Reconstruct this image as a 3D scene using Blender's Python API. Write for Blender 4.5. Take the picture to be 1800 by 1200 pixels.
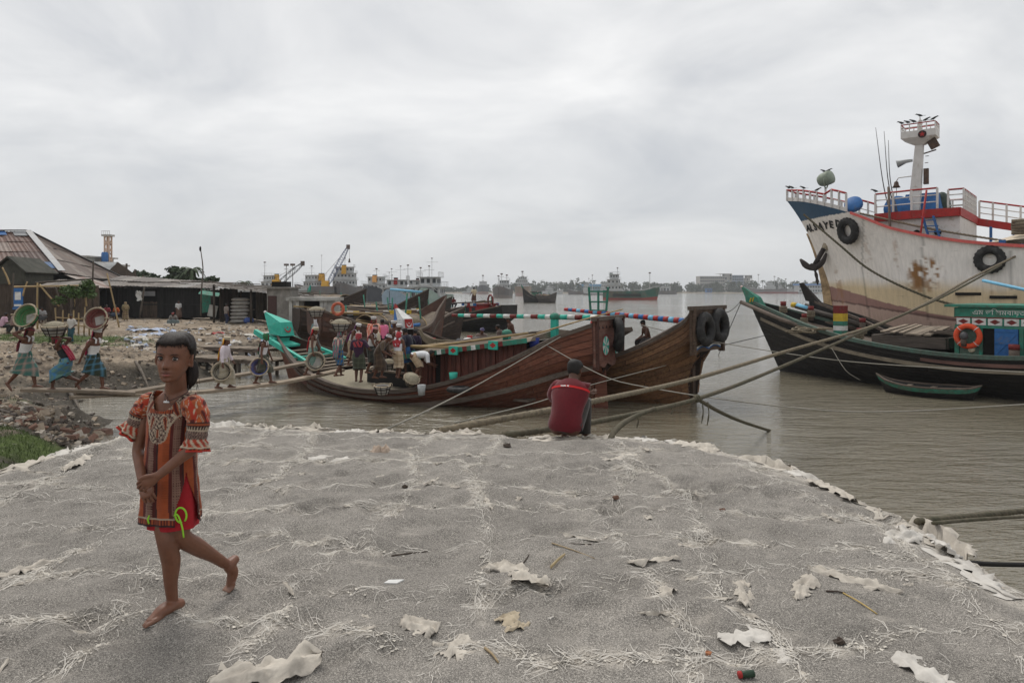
import bpy,math,random
import numpy as np
from mathutils import Vector,Matrix,noise as mnoise
for _o in list(bpy.data.objects):
 bpy.data.objects.remove(_o)
SC=bpy.context.scene
COL=SC.collection
R=math.radians
FPX=1200.0
HC=3.75
#                                                                  camera
cam_d=bpy.data.cameras.new('camera')
cam_d.sensor_width=36.0
cam_d.lens=24.0
cam_d.shift_y=-90.0/1800.0
cam_d.clip_start=0.05
cam_d.clip_end=9000
cam=bpy.data.objects.new('camera',cam_d)
COL.objects.link(cam)
cam.location=(0,0,HC)
cam.rotation_euler=(R(90),0,0)
SC.camera=cam
#                                                                  sky, sun, exposure
world=bpy.data.worlds.new('World')
SC.world=world
world.use_nodes=True
wn,wl=world.node_tree.nodes,world.node_tree.links
wn.clear()
w_out=wn.new('ShaderNodeOutputWorld')
w_bg=wn.new('ShaderNodeBackground')
w_bg.inputs['Strength'].default_value=0.1
w_sky=wn.new('ShaderNodeTexSky')
w_sky.sky_type='NISHITA'
w_sky.sun_disc=False
SUN_EL,SUN_AZ=R(58),R(-25)
w_sky.sun_elevation=SUN_EL
w_sky.sun_rotation=SUN_AZ
w_sky.air_density=1.0
w_sky.dust_density=2.5
w_tc=wn.new('ShaderNodeTexCoord')
w_sep=wn.new('ShaderNodeSeparateXYZ')
wl.new(w_tc.outputs['Generated'],w_sep.inputs[0])
w_add=wn.new('ShaderNodeMath');w_add.operation='ADD';w_add.inputs[1].default_value=0.30
w_abs=wn.new('ShaderNodeMath');w_abs.operation='ABSOLUTE'
wl.new(w_sep.outputs['Z'],w_abs.inputs[0]);wl.new(w_abs.outputs[0],w_add.inputs[0])
w_dx=wn.new('ShaderNodeMath');w_dx.operation='DIVIDE'
w_dy=wn.new('ShaderNodeMath');w_dy.operation='DIVIDE'
wl.new(w_sep.outputs['X'],w_dx.inputs[0]);wl.new(w_add.outputs[0],w_dx.inputs[1])
wl.new(w_sep.outputs['Y'],w_dy.inputs[0]);wl.new(w_add.outputs[0],w_dy.inputs[1])
w_cmb=wn.new('ShaderNodeCombineXYZ')
wl.new(w_dx.outputs[0],w_cmb.inputs[0]);wl.new(w_dy.outputs[0],w_cmb.inputs[1])
w_map=wn.new('ShaderNodeMapping')
w_map.inputs['Rotation'].default_value=(0,0,R(-18))
w_map.inputs['Scale'].default_value=(0.95,1.15,1)
w_map.inputs['Location'].default_value=(3.1,1.7,0)
wl.new(w_cmb.outputs[0],w_map.inputs[0])
w_n1=wn.new('ShaderNodeTexNoise')
w_n1.inputs['Scale'].default_value=1.5
w_n1.inputs['Detail'].default_value=7
w_n1.inputs['Roughness'].default_value=0.56
w_n1.inputs['Distortion'].default_value=0.5
wl.new(w_map.outputs[0],w_n1.inputs[0])
w_ramp=wn.new('ShaderNodeValToRGB')
e=w_ramp.color_ramp.elements
e[0].position=0.30;e[0].color=(4.6,4.75,5.0,1)
e[1].position=0.70;e[1].color=(7.9,7.85,7.75,1)
m1=e.new(0.48);m1.color=(6.1,6.15,6.2,1)
wl.new(w_n1.outputs['Fac'],w_ramp.inputs[0])
w_hz=wn.new('ShaderNodeMapRange')
w_hz.inputs['From Min'].default_value=0.0;w_hz.inputs['From Max'].default_value=0.30
w_hz.inputs['To Min'].default_value=0.8;w_hz.inputs['To Max'].default_value=0.0
wl.new(w_abs.outputs[0],w_hz.inputs['Value'])
w_mixh=wn.new('ShaderNodeMix');w_mixh.data_type='RGBA'
wl.new(w_hz.outputs[0],w_mixh.inputs[0])
wl.new(w_ramp.outputs[0],w_mixh.inputs[6])
w_mixh.inputs[7].default_value=(5.05,5.2,5.4,1)
w_mix=wn.new('ShaderNodeMix');w_mix.data_type='RGBA'
w_mix.inputs[0].default_value=0.93
wl.new(w_sky.outputs[0],w_mix.inputs[6]);wl.new(w_mixh.outputs[2],w_mix.inputs[7])
wl.new(w_mix.outputs[2],w_bg.inputs['Color'])
wl.new(w_bg.outputs[0],w_out.inputs['Surface'])
sun_d=bpy.data.lights.new('sun','SUN')
sun_d.energy=1.5
sun_d.angle=R(24)
sun_d.color=(1.0,0.965,0.91)
sun=bpy.data.objects.new('sun',sun_d)
COL.objects.link(sun)
sun.location=(0,0,60)
_sd=Vector((math.sin(SUN_AZ)*math.cos(SUN_EL),math.cos(SUN_AZ)*math.cos(SUN_EL),math.sin(SUN_EL)))
sun.rotation_euler=_sd.to_track_quat('Z','Y').to_euler()
vs=SC.view_settings
SC.display_settings.display_device='sRGB'
vs.view_transform='Standard'
vs.look='None'
vs.exposure=0.34
vs.gamma=1.0
vs.use_curve_mapping=False
SC.render.engine='CYCLES'
SC.cycles.max_bounces=6
SC.cycles.volume_bounces=1
SC.cycles.use_denoising=True
#                                                                  helpers
RNG=random.Random(7)
def W(px,py,Y):
 return Vector(((px-900)/FPX*Y,Y,HC-(py-510)/FPX*Y))
def Wz(px,py,z):
 return W(px,py,(HC-z)*FPX/(py-510))
def V(*a):
 return Vector(a if len(a)==3 else a[0])
def fbm(x,y,z=0.0,o=4):
 return mnoise.fractal(Vector((x,y,z)),1.0,2.0,o)
def lerp(a,b,t):
 return a+(b-a)*t
def sst(a,b,x):
 t=min(1.0,max(0.0,(x-a)/(b-a)))
 return t*t*(3-2*t)
def interp(xs,ys,x):
 return float(np.interp(x,xs,ys))
def smooth_interp(xs,ys,x):
 n=len(xs)
 if x<=xs[0]:
  return ys[0]
 if x>=xs[-1]:
  return ys[-1]
 i=max(0,min(n-2,int(np.searchsorted(xs,x))-1))
 h=xs[i+1]-xs[i]
 t=(x-xs[i])/h
 def sl(k):
  if k==0:
   return(ys[1]-ys[0])/(xs[1]-xs[0])
  if k==n-1:
   return(ys[-1]-ys[-2])/(xs[-1]-xs[-2])
  return(ys[k+1]-ys[k-1])/(xs[k+1]-xs[k-1])
 m0,m1=sl(i)*h,sl(i+1)*h
 t2,t3=t*t,t*t*t
 return(2*t3-3*t2+1)*ys[i]+(t3-2*t2+t)*m0+(-2*t3+3*t2)*ys[i+1]+(t3-t2)*m1
def spline(pts,n):
 pts=[Vector(p)for p in pts]
 if len(pts)==2:
  return[pts[0].lerp(pts[1],i/(n-1))for i in range(n)]
 d=[0]
 for a,b in zip(pts,pts[1:]):
  d.append(d[-1]+max(1e-6,(b-a).length))
 out=[]
 for i in range(n):
  s=d[-1]*i/(n-1)
  out.append(Vector([smooth_interp(d,[p[k]for p in pts],s)for k in range(3)]))
 return out
def frames(pts,up=Vector((0,0,1))):
 fr=[]
 nrm=None
 for i,p in enumerate(pts):
  t=(pts[min(i+1,len(pts)-1)]-pts[max(i-1,0)])
  t=t.normalized()if t.length>1e-9 else Vector((0,0,1))
  if nrm is None:
   a=up if abs(t.dot(up))<0.95 else Vector((1,0,0))
   nrm=(a-t*a.dot(t)).normalized()
  else:
   q=nrm-t*nrm.dot(t)
   nrm=q.normalized()if q.length>1e-6 else nrm
  fr.append((p,t,nrm,t.cross(nrm)))
 return fr
class MB:
 def __init__(s):
  s.v,s.f,s.mi,s.uv=[],[],[],{}
 def add(s,vs,fs,m=0):
  o=len(s.v)
  s.v.extend([tuple(v)for v in vs])
  for f in fs:
   s.f.append([o+i for i in f]);s.mi.append(m)
  return o
 def poly(s,vs,fs,m=0):
  s.add(vs,fs,m)
  return s
 def box(s,c,d,rz=0.0,m=0,M=None,taper=1.0):
  x,y,z=d[0]/2,d[1]/2,d[2]/2
  p=[]
  for sz in(-1,1):
   k=taper if sz>0 else 1.0
   for sx,sy in((-1,-1),(1,-1),(1,1),(-1,1)):
    p.append(Vector((sx*x*k,sy*y*k,sz*z)))
  if M is None:
   M=Matrix.Rotation(rz,3,'Z')
  p=[M@q+Vector(c)for q in p]
  s.add(p,[(3,2,1,0),(4,5,6,7),(0,1,5,4),(1,2,6,5),(2,3,7,6),(3,0,4,7)],m)
  return s
 def beam(s,a,b,w,h=None,up=(0,0,1),m=0):
  a,b=Vector(a),Vector(b)
  h=w if h is None else h
  t=(b-a).normalized()
  u=Vector(up)
  if abs(t.dot(u))>0.98:
   u=Vector((1,0,0))
  n=(u-t*u.dot(t)).normalized()
  sd=t.cross(n)
  p=[]
  for q in(a,b):
   for i,j in((-1,-1),(1,-1),(1,1),(-1,1)):
    p.append(q+sd*(i*w/2)+n*(j*h/2))
  s.add(p,[(0,1,2,3),(7,6,5,4),(4,5,1,0),(5,6,2,1),(6,7,3,2),(7,4,0,3)],m)
  return s
 def loft(s,rings,caps=(True,True),closed=True,m=0):
  n=len(rings[0])
  vs=[v for r in rings for v in r]
  fs=[]
  for i in range(len(rings)-1):
   for j in range(n if closed else n-1):
    k=(j+1)%n
    fs.append((i*n+j,i*n+k,(i+1)*n+k,(i+1)*n+j))
  if closed and caps[0]:
   fs.append(tuple(range(n-1,-1,-1)))
  if closed and caps[1]:
   b=(len(rings)-1)*n
   fs.append(tuple(b+j for j in range(n)))
  s.add(vs,fs,m)
  return s
 def tube(s,pts,r,n=6,m=0,caps=True,lobes=0,twist=0.0,amp=0.0,flat=1.0):
  pts=[Vector(p)for p in pts]
  rs=r if isinstance(r,(list,tuple))else[r]*len(pts)
  rings=[]
  L=0.0
  for i,(p,t,a,b)in enumerate(frames(pts)):
   if i:
    L+=(p-pts[i-1]).length
   ring=[]
   for k in range(n):
    th=2*math.pi*k/n
    rr=rs[i]
    if lobes:
     rr*=1+amp*abs(math.cos(lobes*(th-twist*L)/2))-amp*0.5
    ring.append(p+a*(math.cos(th)*rr)+b*(math.sin(th)*rr*flat))
   rings.append(ring)
  return s.loft(rings,(caps,caps),True,m)
 def lathe(s,prof,n=16,c=(0,0,0),M=None,m=0,caps=(True,True)):
  rings=[]
  for r,z in prof:
   rings.append([(M or Matrix.Identity(3))@Vector((r*math.cos(2*math.pi*k/n),r*math.sin(2*math.pi*k/n),z))+Vector(c)for k in range(n)])
  return s.loft(rings,caps,True,m)
 def torus(s,c,R_,r,M=None,n=24,k=8,m=0,tread=0.0,flat=1.0):
  M=M or Matrix.Identity(3)
  vs,fs=[],[]
  for i in range(n):
   a=2*math.pi*i/n
   tr=tread*(1 if i%2 else-1)
   for j in range(k):
    b=2*math.pi*j/k
    q=Vector(((R_+(r+(tr if math.cos(b)>.3 else 0))*math.cos(b))*math.cos(a),(R_+(r+(tr if math.cos(b)>.3 else 0))*math.cos(b))*math.sin(a),r*flat*math.sin(b)))
    vs.append(M@q+Vector(c))
  for i in range(n):
   for j in range(k):
    i2,j2=(i+1)%n,(j+1)%k
    fs.append((i*k+j,i2*k+j,i2*k+j2,i*k+j2))
  s.add(vs,fs,m)
  return s
 def grid(s,rows,m=0,thick=0.0):
  n=len(rows[0])
  vs=[v for r in rows for v in r]
  fs=[(i*n+j,i*n+j+1,(i+1)*n+j+1,(i+1)*n+j)for i in range(len(rows)-1)for j in range(n-1)]
  s.add(vs,fs,m)
  return s
 def ball(s,c,r,n=10,k=7,m=0,M=None):
  rx,ry,rz=(r,r,r)if not isinstance(r,(tuple,list))else r
  M=M or Matrix.Identity(3)
  rings=[]
  for i in range(k+1):
   a=-math.pi/2+math.pi*(i+0.02)/(k+0.04)
   rings.append([M@Vector((rx*math.cos(a)*math.cos(2*math.pi*j/n),ry*math.cos(a)*math.sin(2*math.pi*j/n),rz*math.sin(a)))+Vector(c)for j in range(n)])
  return s.loft(rings,(True,True),True,m)
 def mesh(s,name):
  me=bpy.data.meshes.new(name)
  me.from_pydata(s.v,[],s.f)
  if any(s.mi):
   me.polygons.foreach_set('material_index',s.mi)
  me.update()
  return me
 def obj(s,name,mats,parent=None,smooth=False,world=False,label=None):
  me=s.mesh(name)
  return link(name,me,mats,parent,smooth,world,label)
def link(name,me,mats,parent=None,smooth=False,world=False,label=None):
 for m in(mats if isinstance(mats,(list,tuple))else[mats]):
  me.materials.append(m)
 if smooth:
  me.polygons.foreach_set('use_smooth',[True]*len(me.polygons))
 o=bpy.data.objects.new(name,me)
 COL.objects.link(o)
 if parent is not None:
  o.parent=parent
  if world:
   o.matrix_parent_inverse=wmat(parent).inverted()
 if label:
  o['label']=label
 return o
def wmat(o):
 m=Matrix.LocRotScale(o.location,o.rotation_euler,o.scale)
 if o.parent:
  m=wmat(o.parent)@o.matrix_parent_inverse@m
 return m
def tag(o,label,cat,group=None,kind=None):
 if label:o['label']=label
 if cat:o['category']=cat
 if group:o['group']=group
 if kind:o['kind']=kind
 return o
def thing(name,label,cat,loc=(0,0,0),rz=0.0,group=None):
 o=bpy.data.objects.new(name,None)
 COL.objects.link(o)
 o.empty_display_size=0.2
 o.location=loc
 o.rotation_euler=(0,0,rz)
 return tag(o,label,cat,group)
def structure(o):
 o['kind']='structure'
 return o
def dup(root,loc,rz=0.0,label=None,group=None,scale=None):
 def cp(o,parent):
  c=o.copy();COL.objects.link(c)
  if parent is not None:
   c.parent=parent;c.matrix_parent_inverse=o.matrix_parent_inverse.copy()
  for ch in o.children:
   cp(ch,c)
  return c
 r=cp(root,None)
 r.location=loc
 r.rotation_euler=(0,0,rz)
 if scale:r.scale=scale
 if label:r['label']=label
 if group:r['group']=group
 return r
#                                                                  materials
MATS={}
def newmat(name):
 m=bpy.data.materials.new(name)
 m.use_nodes=True
 nt=m.node_tree
 b=nt.nodes['Principled BSDF']
 return m,nt,b
def nd(nt,typ,**kw):
 n=nt.nodes.new(typ)
 for k,v in kw.items():
  if k in('operation','data_type','blend_type','wave_type','bands_direction','feature','noise_dimensions','voronoi_dimensions','attribute_name','distance','wave_profile','interpolation_type'):
   setattr(n,k,v)
  else:
   n.inputs[k.replace('_',' ')].default_value=v
 return n
def mix(nt,fac,a,b,blend='MIX'):
 n=nt.nodes.new('ShaderNodeMix');n.data_type='RGBA';n.blend_type=blend
 for sock,val in((0,fac),(6,a),(7,b)):
  if hasattr(val,'is_output')or isinstance(val,bpy.types.NodeSocket):
   nt.links.new(val,n.inputs[sock])
  elif sock==0:
   n.inputs[0].default_value=val
  else:
   n.inputs[sock].default_value=(*val,1)if len(val)==3 else val
 return n.outputs[2]
def ramp(nt,src,stops,interp_='LINEAR'):
 n=nt.nodes.new('ShaderNodeValToRGB')
 n.color_ramp.interpolation=interp_
 el=n.color_ramp.elements
 while len(el)<len(stops):
  el.new(0.5)
 for x,(p,c)in zip(el,stops):
  x.position=p
  c=(c,c,c)if isinstance(c,(int,float))else c
  x.color=(*c,1)
 nt.links.new(src,n.inputs[0])
 return n.outputs[0]
def coords(nt,kind='Object',scale=(1,1,1),rot=(0,0,0),rnd=True):
 tc=nt.nodes.new('ShaderNodeTexCoord')
 mp=nt.nodes.new('ShaderNodeMapping')
 mp.inputs['Scale'].default_value=scale
 mp.inputs['Rotation'].default_value=rot
 if rnd:
  oi=nt.nodes.new('ShaderNodeObjectInfo')
  ml=nt.nodes.new('ShaderNodeMath');ml.operation='MULTIPLY';ml.inputs[1].default_value=57.0
  nt.links.new(oi.outputs['Random'],ml.inputs[0])
  ad=nt.nodes.new('ShaderNodeVectorMath');ad.operation='ADD'
  nt.links.new(tc.outputs[kind],ad.inputs[0]);nt.links.new(ml.outputs[0],ad.inputs[1])
  nt.links.new(ad.outputs[0],mp.inputs[0])
 else:
  nt.links.new(tc.outputs[kind],mp.inputs[0])
 return mp.outputs[0]
def noise(nt,vec,scale,detail=4,rough=0.55,dist=0.0):
 n=nt.nodes.new('ShaderNodeTexNoise')
 n.inputs['Scale'].default_value=scale
 n.inputs['Detail'].default_value=detail
 n.inputs['Roughness'].default_value=rough
 n.inputs['Distortion'].default_value=dist
 if vec is not None:nt.links.new(vec,n.inputs['Vector'])
 return n.outputs['Fac']
def bump(nt,b,h,strength=0.3,dist=0.02):
 n=nt.nodes.new('ShaderNodeBump')
 n.inputs['Strength'].default_value=strength
 n.inputs['Distance'].default_value=dist
 nt.links.new(h,n.inputs['Height'])
 nt.links.new(n.outputs[0],b.inputs['Normal'])
def c3(c,k):
 return tuple(max(0.0,x*k)for x in c)
def M(name,col,rough=0.8,var=0.25,scale=6.0,bmp=0.25,dirt=None,dirt_amt=0.35,metal=0.0,spec=0.35,bdist=0.01,objvar=0.0):
 if name in MATS:return MATS[name]
 m,nt,b=newmat(name)
 vec=coords(nt)
 n1=noise(nt,vec,scale,6,0.6)
 c=ramp(nt,n1,[(0.3,c3(col,1-var)),(0.7,c3(col,1+var))])
 if objvar:
  oi=nt.nodes.new('ShaderNodeObjectInfo')
  rr=ramp(nt,oi.outputs['Random'],[(0,1-objvar),(1,1+objvar)])
  c=mix(nt,1.0,c,rr,'MULTIPLY')
 if dirt:
  n2=noise(nt,vec,scale*0.45,8,0.7,0.6)
  f=ramp(nt,n2,[(0.62-dirt_amt*0.45,0.0),(0.72,1.0)])
  fm=nt.nodes.new('ShaderNodeMath');fm.operation='MULTIPLY';fm.inputs[1].default_value=0.85
  nt.links.new(f,fm.inputs[0])
  c=mix(nt,fm.outputs[0],c,dirt)
 nt.links.new(c,b.inputs['Base Color'])
 b.inputs['Roughness'].default_value=rough
 b.inputs['Metallic'].default_value=metal
 b.inputs['Specular IOR Level'].default_value=spec
 if bmp:
  n3=noise(nt,vec,scale*5,5,0.65)
  bump(nt,b,n3,bmp,bdist)
 MATS[name]=m
 return m
def WOOD(name,col,dark=0.45,grain=(1.2,14,14),rough=0.75,objvar=0.25,bmp=0.35,wear=None,wear_amt=0.3,spec=0.3,kind='Object'):
 if name in MATS:return MATS[name]
 m,nt,b=newmat(name)
 vec=coords(nt,kind,grain)
 n1=noise(nt,vec,1.6,8,0.65,0.4)
 vec2=coords(nt,kind,(1,1,1))
 n2=noise(nt,vec2,1.3,5,0.6)
 c=ramp(nt,n1,[(0.28,c3(col,dark)),(0.55,col),(0.78,c3(col,1.35))])
 c=mix(nt,0.55,c,ramp(nt,n2,[(0.3,0.55),(0.7,1.3)]),'MULTIPLY')
 if objvar:
  oi=nt.nodes.new('ShaderNodeObjectInfo')
  c=mix(nt,1.0,c,ramp(nt,oi.outputs['Random'],[(0,1-objvar),(1,1+objvar)]),'MULTIPLY')
 if wear:
  n3=noise(nt,coords(nt,kind,(grain[0]*0.6,grain[1]*0.3,grain[2]*0.3)),1.5,8,0.7)
  c=mix(nt,ramp(nt,n3,[(0.66-wear_amt*0.4,0.0),(0.74,0.9)]),c,wear)
 nt.links.new(c,b.inputs['Base Color'])
 b.inputs['Roughness'].default_value=rough
 b.inputs['Specular IOR Level'].default_value=spec
 bump(nt,b,n1,bmp,0.012)
 MATS[name]=m
 return m
def VC(name,rough=0.8,bmp=0.0,bscale=300.0,spec=0.3,sheen=0.0,sss=0.0):
 if name in MATS:return MATS[name]
 m,nt,b=newmat(name)
 a=nt.nodes.new('ShaderNodeVertexColor');a.layer_name='Col'
 vec=coords(nt)
 c=mix(nt,0.5,a.outputs[0],ramp(nt,noise(nt,vec,40,4),[(0.3,0.8),(0.7,1.2)]),'MULTIPLY')
 nt.links.new(c,b.inputs['Base Color'])
 b.inputs['Roughness'].default_value=rough
 b.inputs['Specular IOR Level'].default_value=spec
 if sheen:b.inputs['Sheen Weight'].default_value=sheen
 if sss:
  b.inputs['Subsurface Weight'].default_value=sss
  b.inputs['Subsurface Radius'].default_value=(0.012,0.005,0.003)
 if bmp:bump(nt,b,noise(nt,vec,bscale,3),bmp,0.002)
 MATS[name]=m
 return m
def set_col(me,cols):
 at=me.color_attributes.new('Col','FLOAT_COLOR','POINT')
 c=np.ones((len(me.vertices),4),dtype=np.float32)
 c[:,:3]=cols
 at.data.foreach_set('color',c.ravel())
def vco(me):
 a=np.zeros(len(me.vertices)*3)
 me.vertices.foreach_get('co',a)
 return a.reshape(-1,3)
def srgb(r,g,b):
 def f(x):
  x/=255.0
  return x/12.92 if x<=0.04045 else((x+0.055)/1.055)**2.4
 return(f(r),f(g),f(b))
def remeshed(mb,voxel,smooth_it=6,smooth_f=0.5,decimate=0):
 me=mb.mesh('tmp')
 o=bpy.data.objects.new('tmp',me)
 COL.objects.link(o)
 md=o.modifiers.new('r','REMESH');md.mode='VOXEL';md.voxel_size=voxel;md.adaptivity=0
 if smooth_it:
  ms=o.modifiers.new('s','SMOOTH');ms.factor=smooth_f;ms.iterations=smooth_it
 dg=bpy.context.evaluated_depsgraph_get()
 out=bpy.data.meshes.new_from_object(o.evaluated_get(dg))
 bpy.data.objects.remove(o)
 bpy.data.meshes.remove(me)
 return out
#  ground, river, sand heap
def _h2(ix,iy,seed):
 n=(ix.astype(np.int64)*374761393+iy.astype(np.int64)*668265263+seed*1274126177)&0x7fffffff
 n=((n^(n>>13))*1274126177)&0x7fffffff
 return((n^(n>>16))&0xffff)/65535.0
def vnoise(x,y,seed=0):
 x=np.asarray(x,float);y=np.asarray(y,float)
 ix,iy=np.floor(x),np.floor(y)
 fx,fy=x-ix,y-iy
 u,v=fx*fx*fx*(fx*(fx*6-15)+10),fy*fy*fy*(fy*(fy*6-15)+10)
 a,b=_h2(ix,iy,seed),_h2(ix+1,iy,seed)
 c,d=_h2(ix,iy+1,seed),_h2(ix+1,iy+1,seed)
 return(a+(b-a)*u+(c-a)*v+(a-b-c+d)*u*v)*2-1
def vfbm(x,y,o=4,seed=0,g=0.5):
 s,a,t=0.0,1.0,0.0
 for i in range(o):
  s=s+a*vnoise(np.asarray(x)*2**i+17.3*i,np.asarray(y)*2**i-9.1*i,seed+i)
  t+=a;a*=g
 return s/t
def poly_sd(x,y,poly):
 x=np.asarray(x,float);y=np.asarray(y,float)
 d=np.full(x.shape,1e9);ins=np.zeros(x.shape,bool)
 n=len(poly)
 for i in range(n):
  ax,ay=poly[i];bx,by=poly[(i+1)%n]
  ex,ey=bx-ax,by-ay
  t=np.clip(((x-ax)*ex+(y-ay)*ey)/(ex*ex+ey*ey+1e-12),0,1)
  d=np.minimum(d,np.hypot(x-ax-t*ex,y-ay-t*ey))
  c=(ay>y)!=(by>y)
  with np.errstate(divide='ignore',invalid='ignore'):
   xi=ax+(y-ay)*ex/(ey if ey!=0 else 1e-12)
  ins^=c&(x<xi)
 return np.where(ins,d,-d)
def nsst(a,b,x):
 t=np.clip((x-a)/(b-a),0,1)
 return t*t*(3-2*t)
LAND=[(3.6,-60),(3.7,3),(3.0,6.5),(1.5,8.6),(-3,9.6),(-6.5,10.2),(-8.6,12.5),(-9.9,15.5),(-10.5,17.6),(-11.2,19.3),(-12.8,20.7),(-14.2,22.2),(-14.8,24.2),(-13.8,26.2),(-12.9,28.4),(-13.2,31),(-14.4,34),(-14.8,40),(-14.6,48),(-16,56),(-22,66),(-30,85),(-48,130),(-90,230),(-200,420),(-500,520),(-600,-60)]
def bank_h(x,y):
 x=np.asarray(x,float);y=np.asarray(y,float)
 d=poly_sd(x,y,LAND)
 d=d+0.5*vfbm(x*0.5,y*0.5,3,5)*np.clip(np.hypot(x,y)/14,0.2,2)
 z=np.where(d<0,np.maximum(-2.0,d*0.45),0)
 z=z+0.62*nsst(0,1.4,d)+0.45*nsst(1.0,4.0,d)+0.30*nsst(5,16,d)+0.25*nsst(16,45,d)
 z=z+0.55*np.exp(-((x+18.2)**2/14+(y-27)**2/5.0))+0.25*np.exp(-((x+23)**2/20+(y-31)**2/8.0))
 z=z-0.28*np.exp(-((x+16.5)**2/7+(y-21.0)**2/4.0))
 z=z-0.45*nsst(9,1,np.hypot(x+9.5,y-11)/1.0)*nsst(0,2,d)*0.3
 k=nsst(0,3,d)
 z=z+k*(0.16*vfbm(x*0.45,y*0.45,4,11)+0.07*vfbm(x*1.7,y*1.7,4,21)+0.045*vfbm(x*5.5,y*5.5,3,31))
 return z
def bh(x,y):
 return float(bank_h(np.array([x]),np.array([y]))[0])
#      bank mesh: one sheet from the sand heap to far up the shore
ang=np.concatenate([np.linspace(R(-88),R(-42),90),np.linspace(R(-41.8),R(-10),330),np.linspace(R(-9.8),R(30),60)])
dist=np.concatenate([np.geomspace(4,13,40),np.geomspace(13.1,70,330),np.geomspace(71,900,60)])
A_,D_=np.meshgrid(ang,dist)
X_,Y_=D_*np.sin(A_),D_*np.cos(A_)
Z_=bank_h(X_,Y_)
nR,nC=X_.shape
idx=np.arange(nR*nC).reshape(nR,nC)
f_=np.stack([idx[:-1,:-1],idx[:-1,1:],idx[1:,1:],idx[1:,:-1]],-1).reshape(-1,4)
zmax=np.maximum.reduce([Z_.ravel()[f_[:,i]]for i in range(4)])
f_=f_[zmax>-1.2]
me=bpy.data.meshes.new('river_bank')
me.from_pydata(np.stack([X_,Y_,Z_],-1).reshape(-1,3).tolist(),[],f_.tolist())
xf,yf,zf=X_.ravel(),Y_.ravel(),Z_.ravel()
dl=poly_sd(xf,yf,LAND)
dirt=np.array([[0.235,0.185,0.135]]);mud=np.array([[0.075,0.064,0.050]]);tan=np.array([[0.33,0.265,0.195]])
grs=np.array([[0.070,0.100,0.024]]);pale=np.array([[0.44,0.41,0.37]]);brickc=np.array([[0.25,0.12,0.08]])
t=nsst(-0.2,0.5,vfbm(xf*0.8,yf*0.8,5,41))[:,None]
c=dirt*(1-t)+tan*t
sl=np.zeros_like(Z_)
sl[1:-1,1:-1]=np.hypot((Z_[2:,1:-1]-Z_[:-2,1:-1])/(D_[2:,1:-1]-D_[:-2,1:-1]),(Z_[1:-1,2:]-Z_[1:-1,:-2])/(D_[1:-1,1:-1]*(A_[1:-1,2:]-A_[1:-1,:-2])))
sl=sl.ravel()
t=np.clip(nsst(0.95,0.30,zf+0.25*vfbm(xf*1.3,yf*1.3,4,51))+0.6*nsst(0.25,0.6,sl)*nsst(45,30,yf),0,1)[:,None]
c=c*(1-t)+mud*t
t=(nsst(0.18,0.42,vfbm(xf*0.55,yf*0.55,5,61,.6))*nsst(0.5,1.2,zf)*nsst(0.0,0.25,vfbm(xf*3.1,yf*3.1,3,62)+0.1))[:,None]*0.75
c=c*(1-t)+pale*t
t=(nsst(0.25,0.5,vfbm(xf*0.9,yf*0.9,4,71))*nsst(0.4,0.9,zf)*nsst(26,18,yf))[:,None]*0.6
c=c*(1-t)+brickc*t
def grass_mask(x,y):
 g=np.exp(-(((x+8.4)/2.6)**2+((y-11.4)/2.2)**2)**2)
 g=np.maximum(g,np.exp(-(((x+11.4)/3.0)**2+((y-13.9)/2.1)**2)**2))
 g=np.maximum(g,np.exp(-(((x+15.8)/2.0)**2+((y-19.6)/1.3)**2)**2)*0.6)
 g=np.maximum(g,np.exp(-(((x+23.6)/5.2)**2+((y-35.5)/3.2)**2)**2))
 g=np.maximum(g,np.exp(-(((x+29)/5)**2+((y-34.5)/1.5)**2)**2))
 g=np.maximum(g,np.exp(-(((x+20.0)/3.5)**2+((y-31.5)/1.6)**2)**2)*0.7)
 return g
gm=grass_mask(xf,yf)
t=(np.clip(gm*1.5,0,1)*nsst(-0.35,0.15,vfbm(xf*1.4,yf*1.4,4,81)+gm*0.5-0.2))[:,None]
c=c*(1-t)+grs*t
c=c*(0.85+0.3*_h2(np.arange(len(xf)),np.arange(len(xf)),3))[:,None]
set_col(me,c)
m_bank,nt,b=newmat('bank_soil')
a=nt.nodes.new('ShaderNodeVertexColor');a.layer_name='Col'
vec=coords(nt,rnd=False)
n1=noise(nt,vec,3.5,9,0.7)
n2=noise(nt,vec,14,6,0.7)
cc=mix(nt,1.0,a.outputs[0],ramp(nt,n1,[(0.3,0.62),(0.7,1.38)]),'MULTIPLY')
vo=nt.nodes.new('ShaderNodeTexVoronoi');vo.inputs['Scale'].default_value=7.0
nt.links.new(vec,vo.inputs['Vector'])
cc=mix(nt,ramp(nt,n2,[(0.60,0.0),(0.68,0.55)]),cc,(0.36,0.33,0.29))
nt.links.new(cc,b.inputs['Base Color'])
b.inputs['Roughness'].default_value=0.92
b.inputs['Specular IOR Level'].default_value=0.25
bump(nt,b,noise(nt,vec,9,8,0.75),0.9,0.08)
structure(link('river_bank',me,m_bank,smooth=True))
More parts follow.
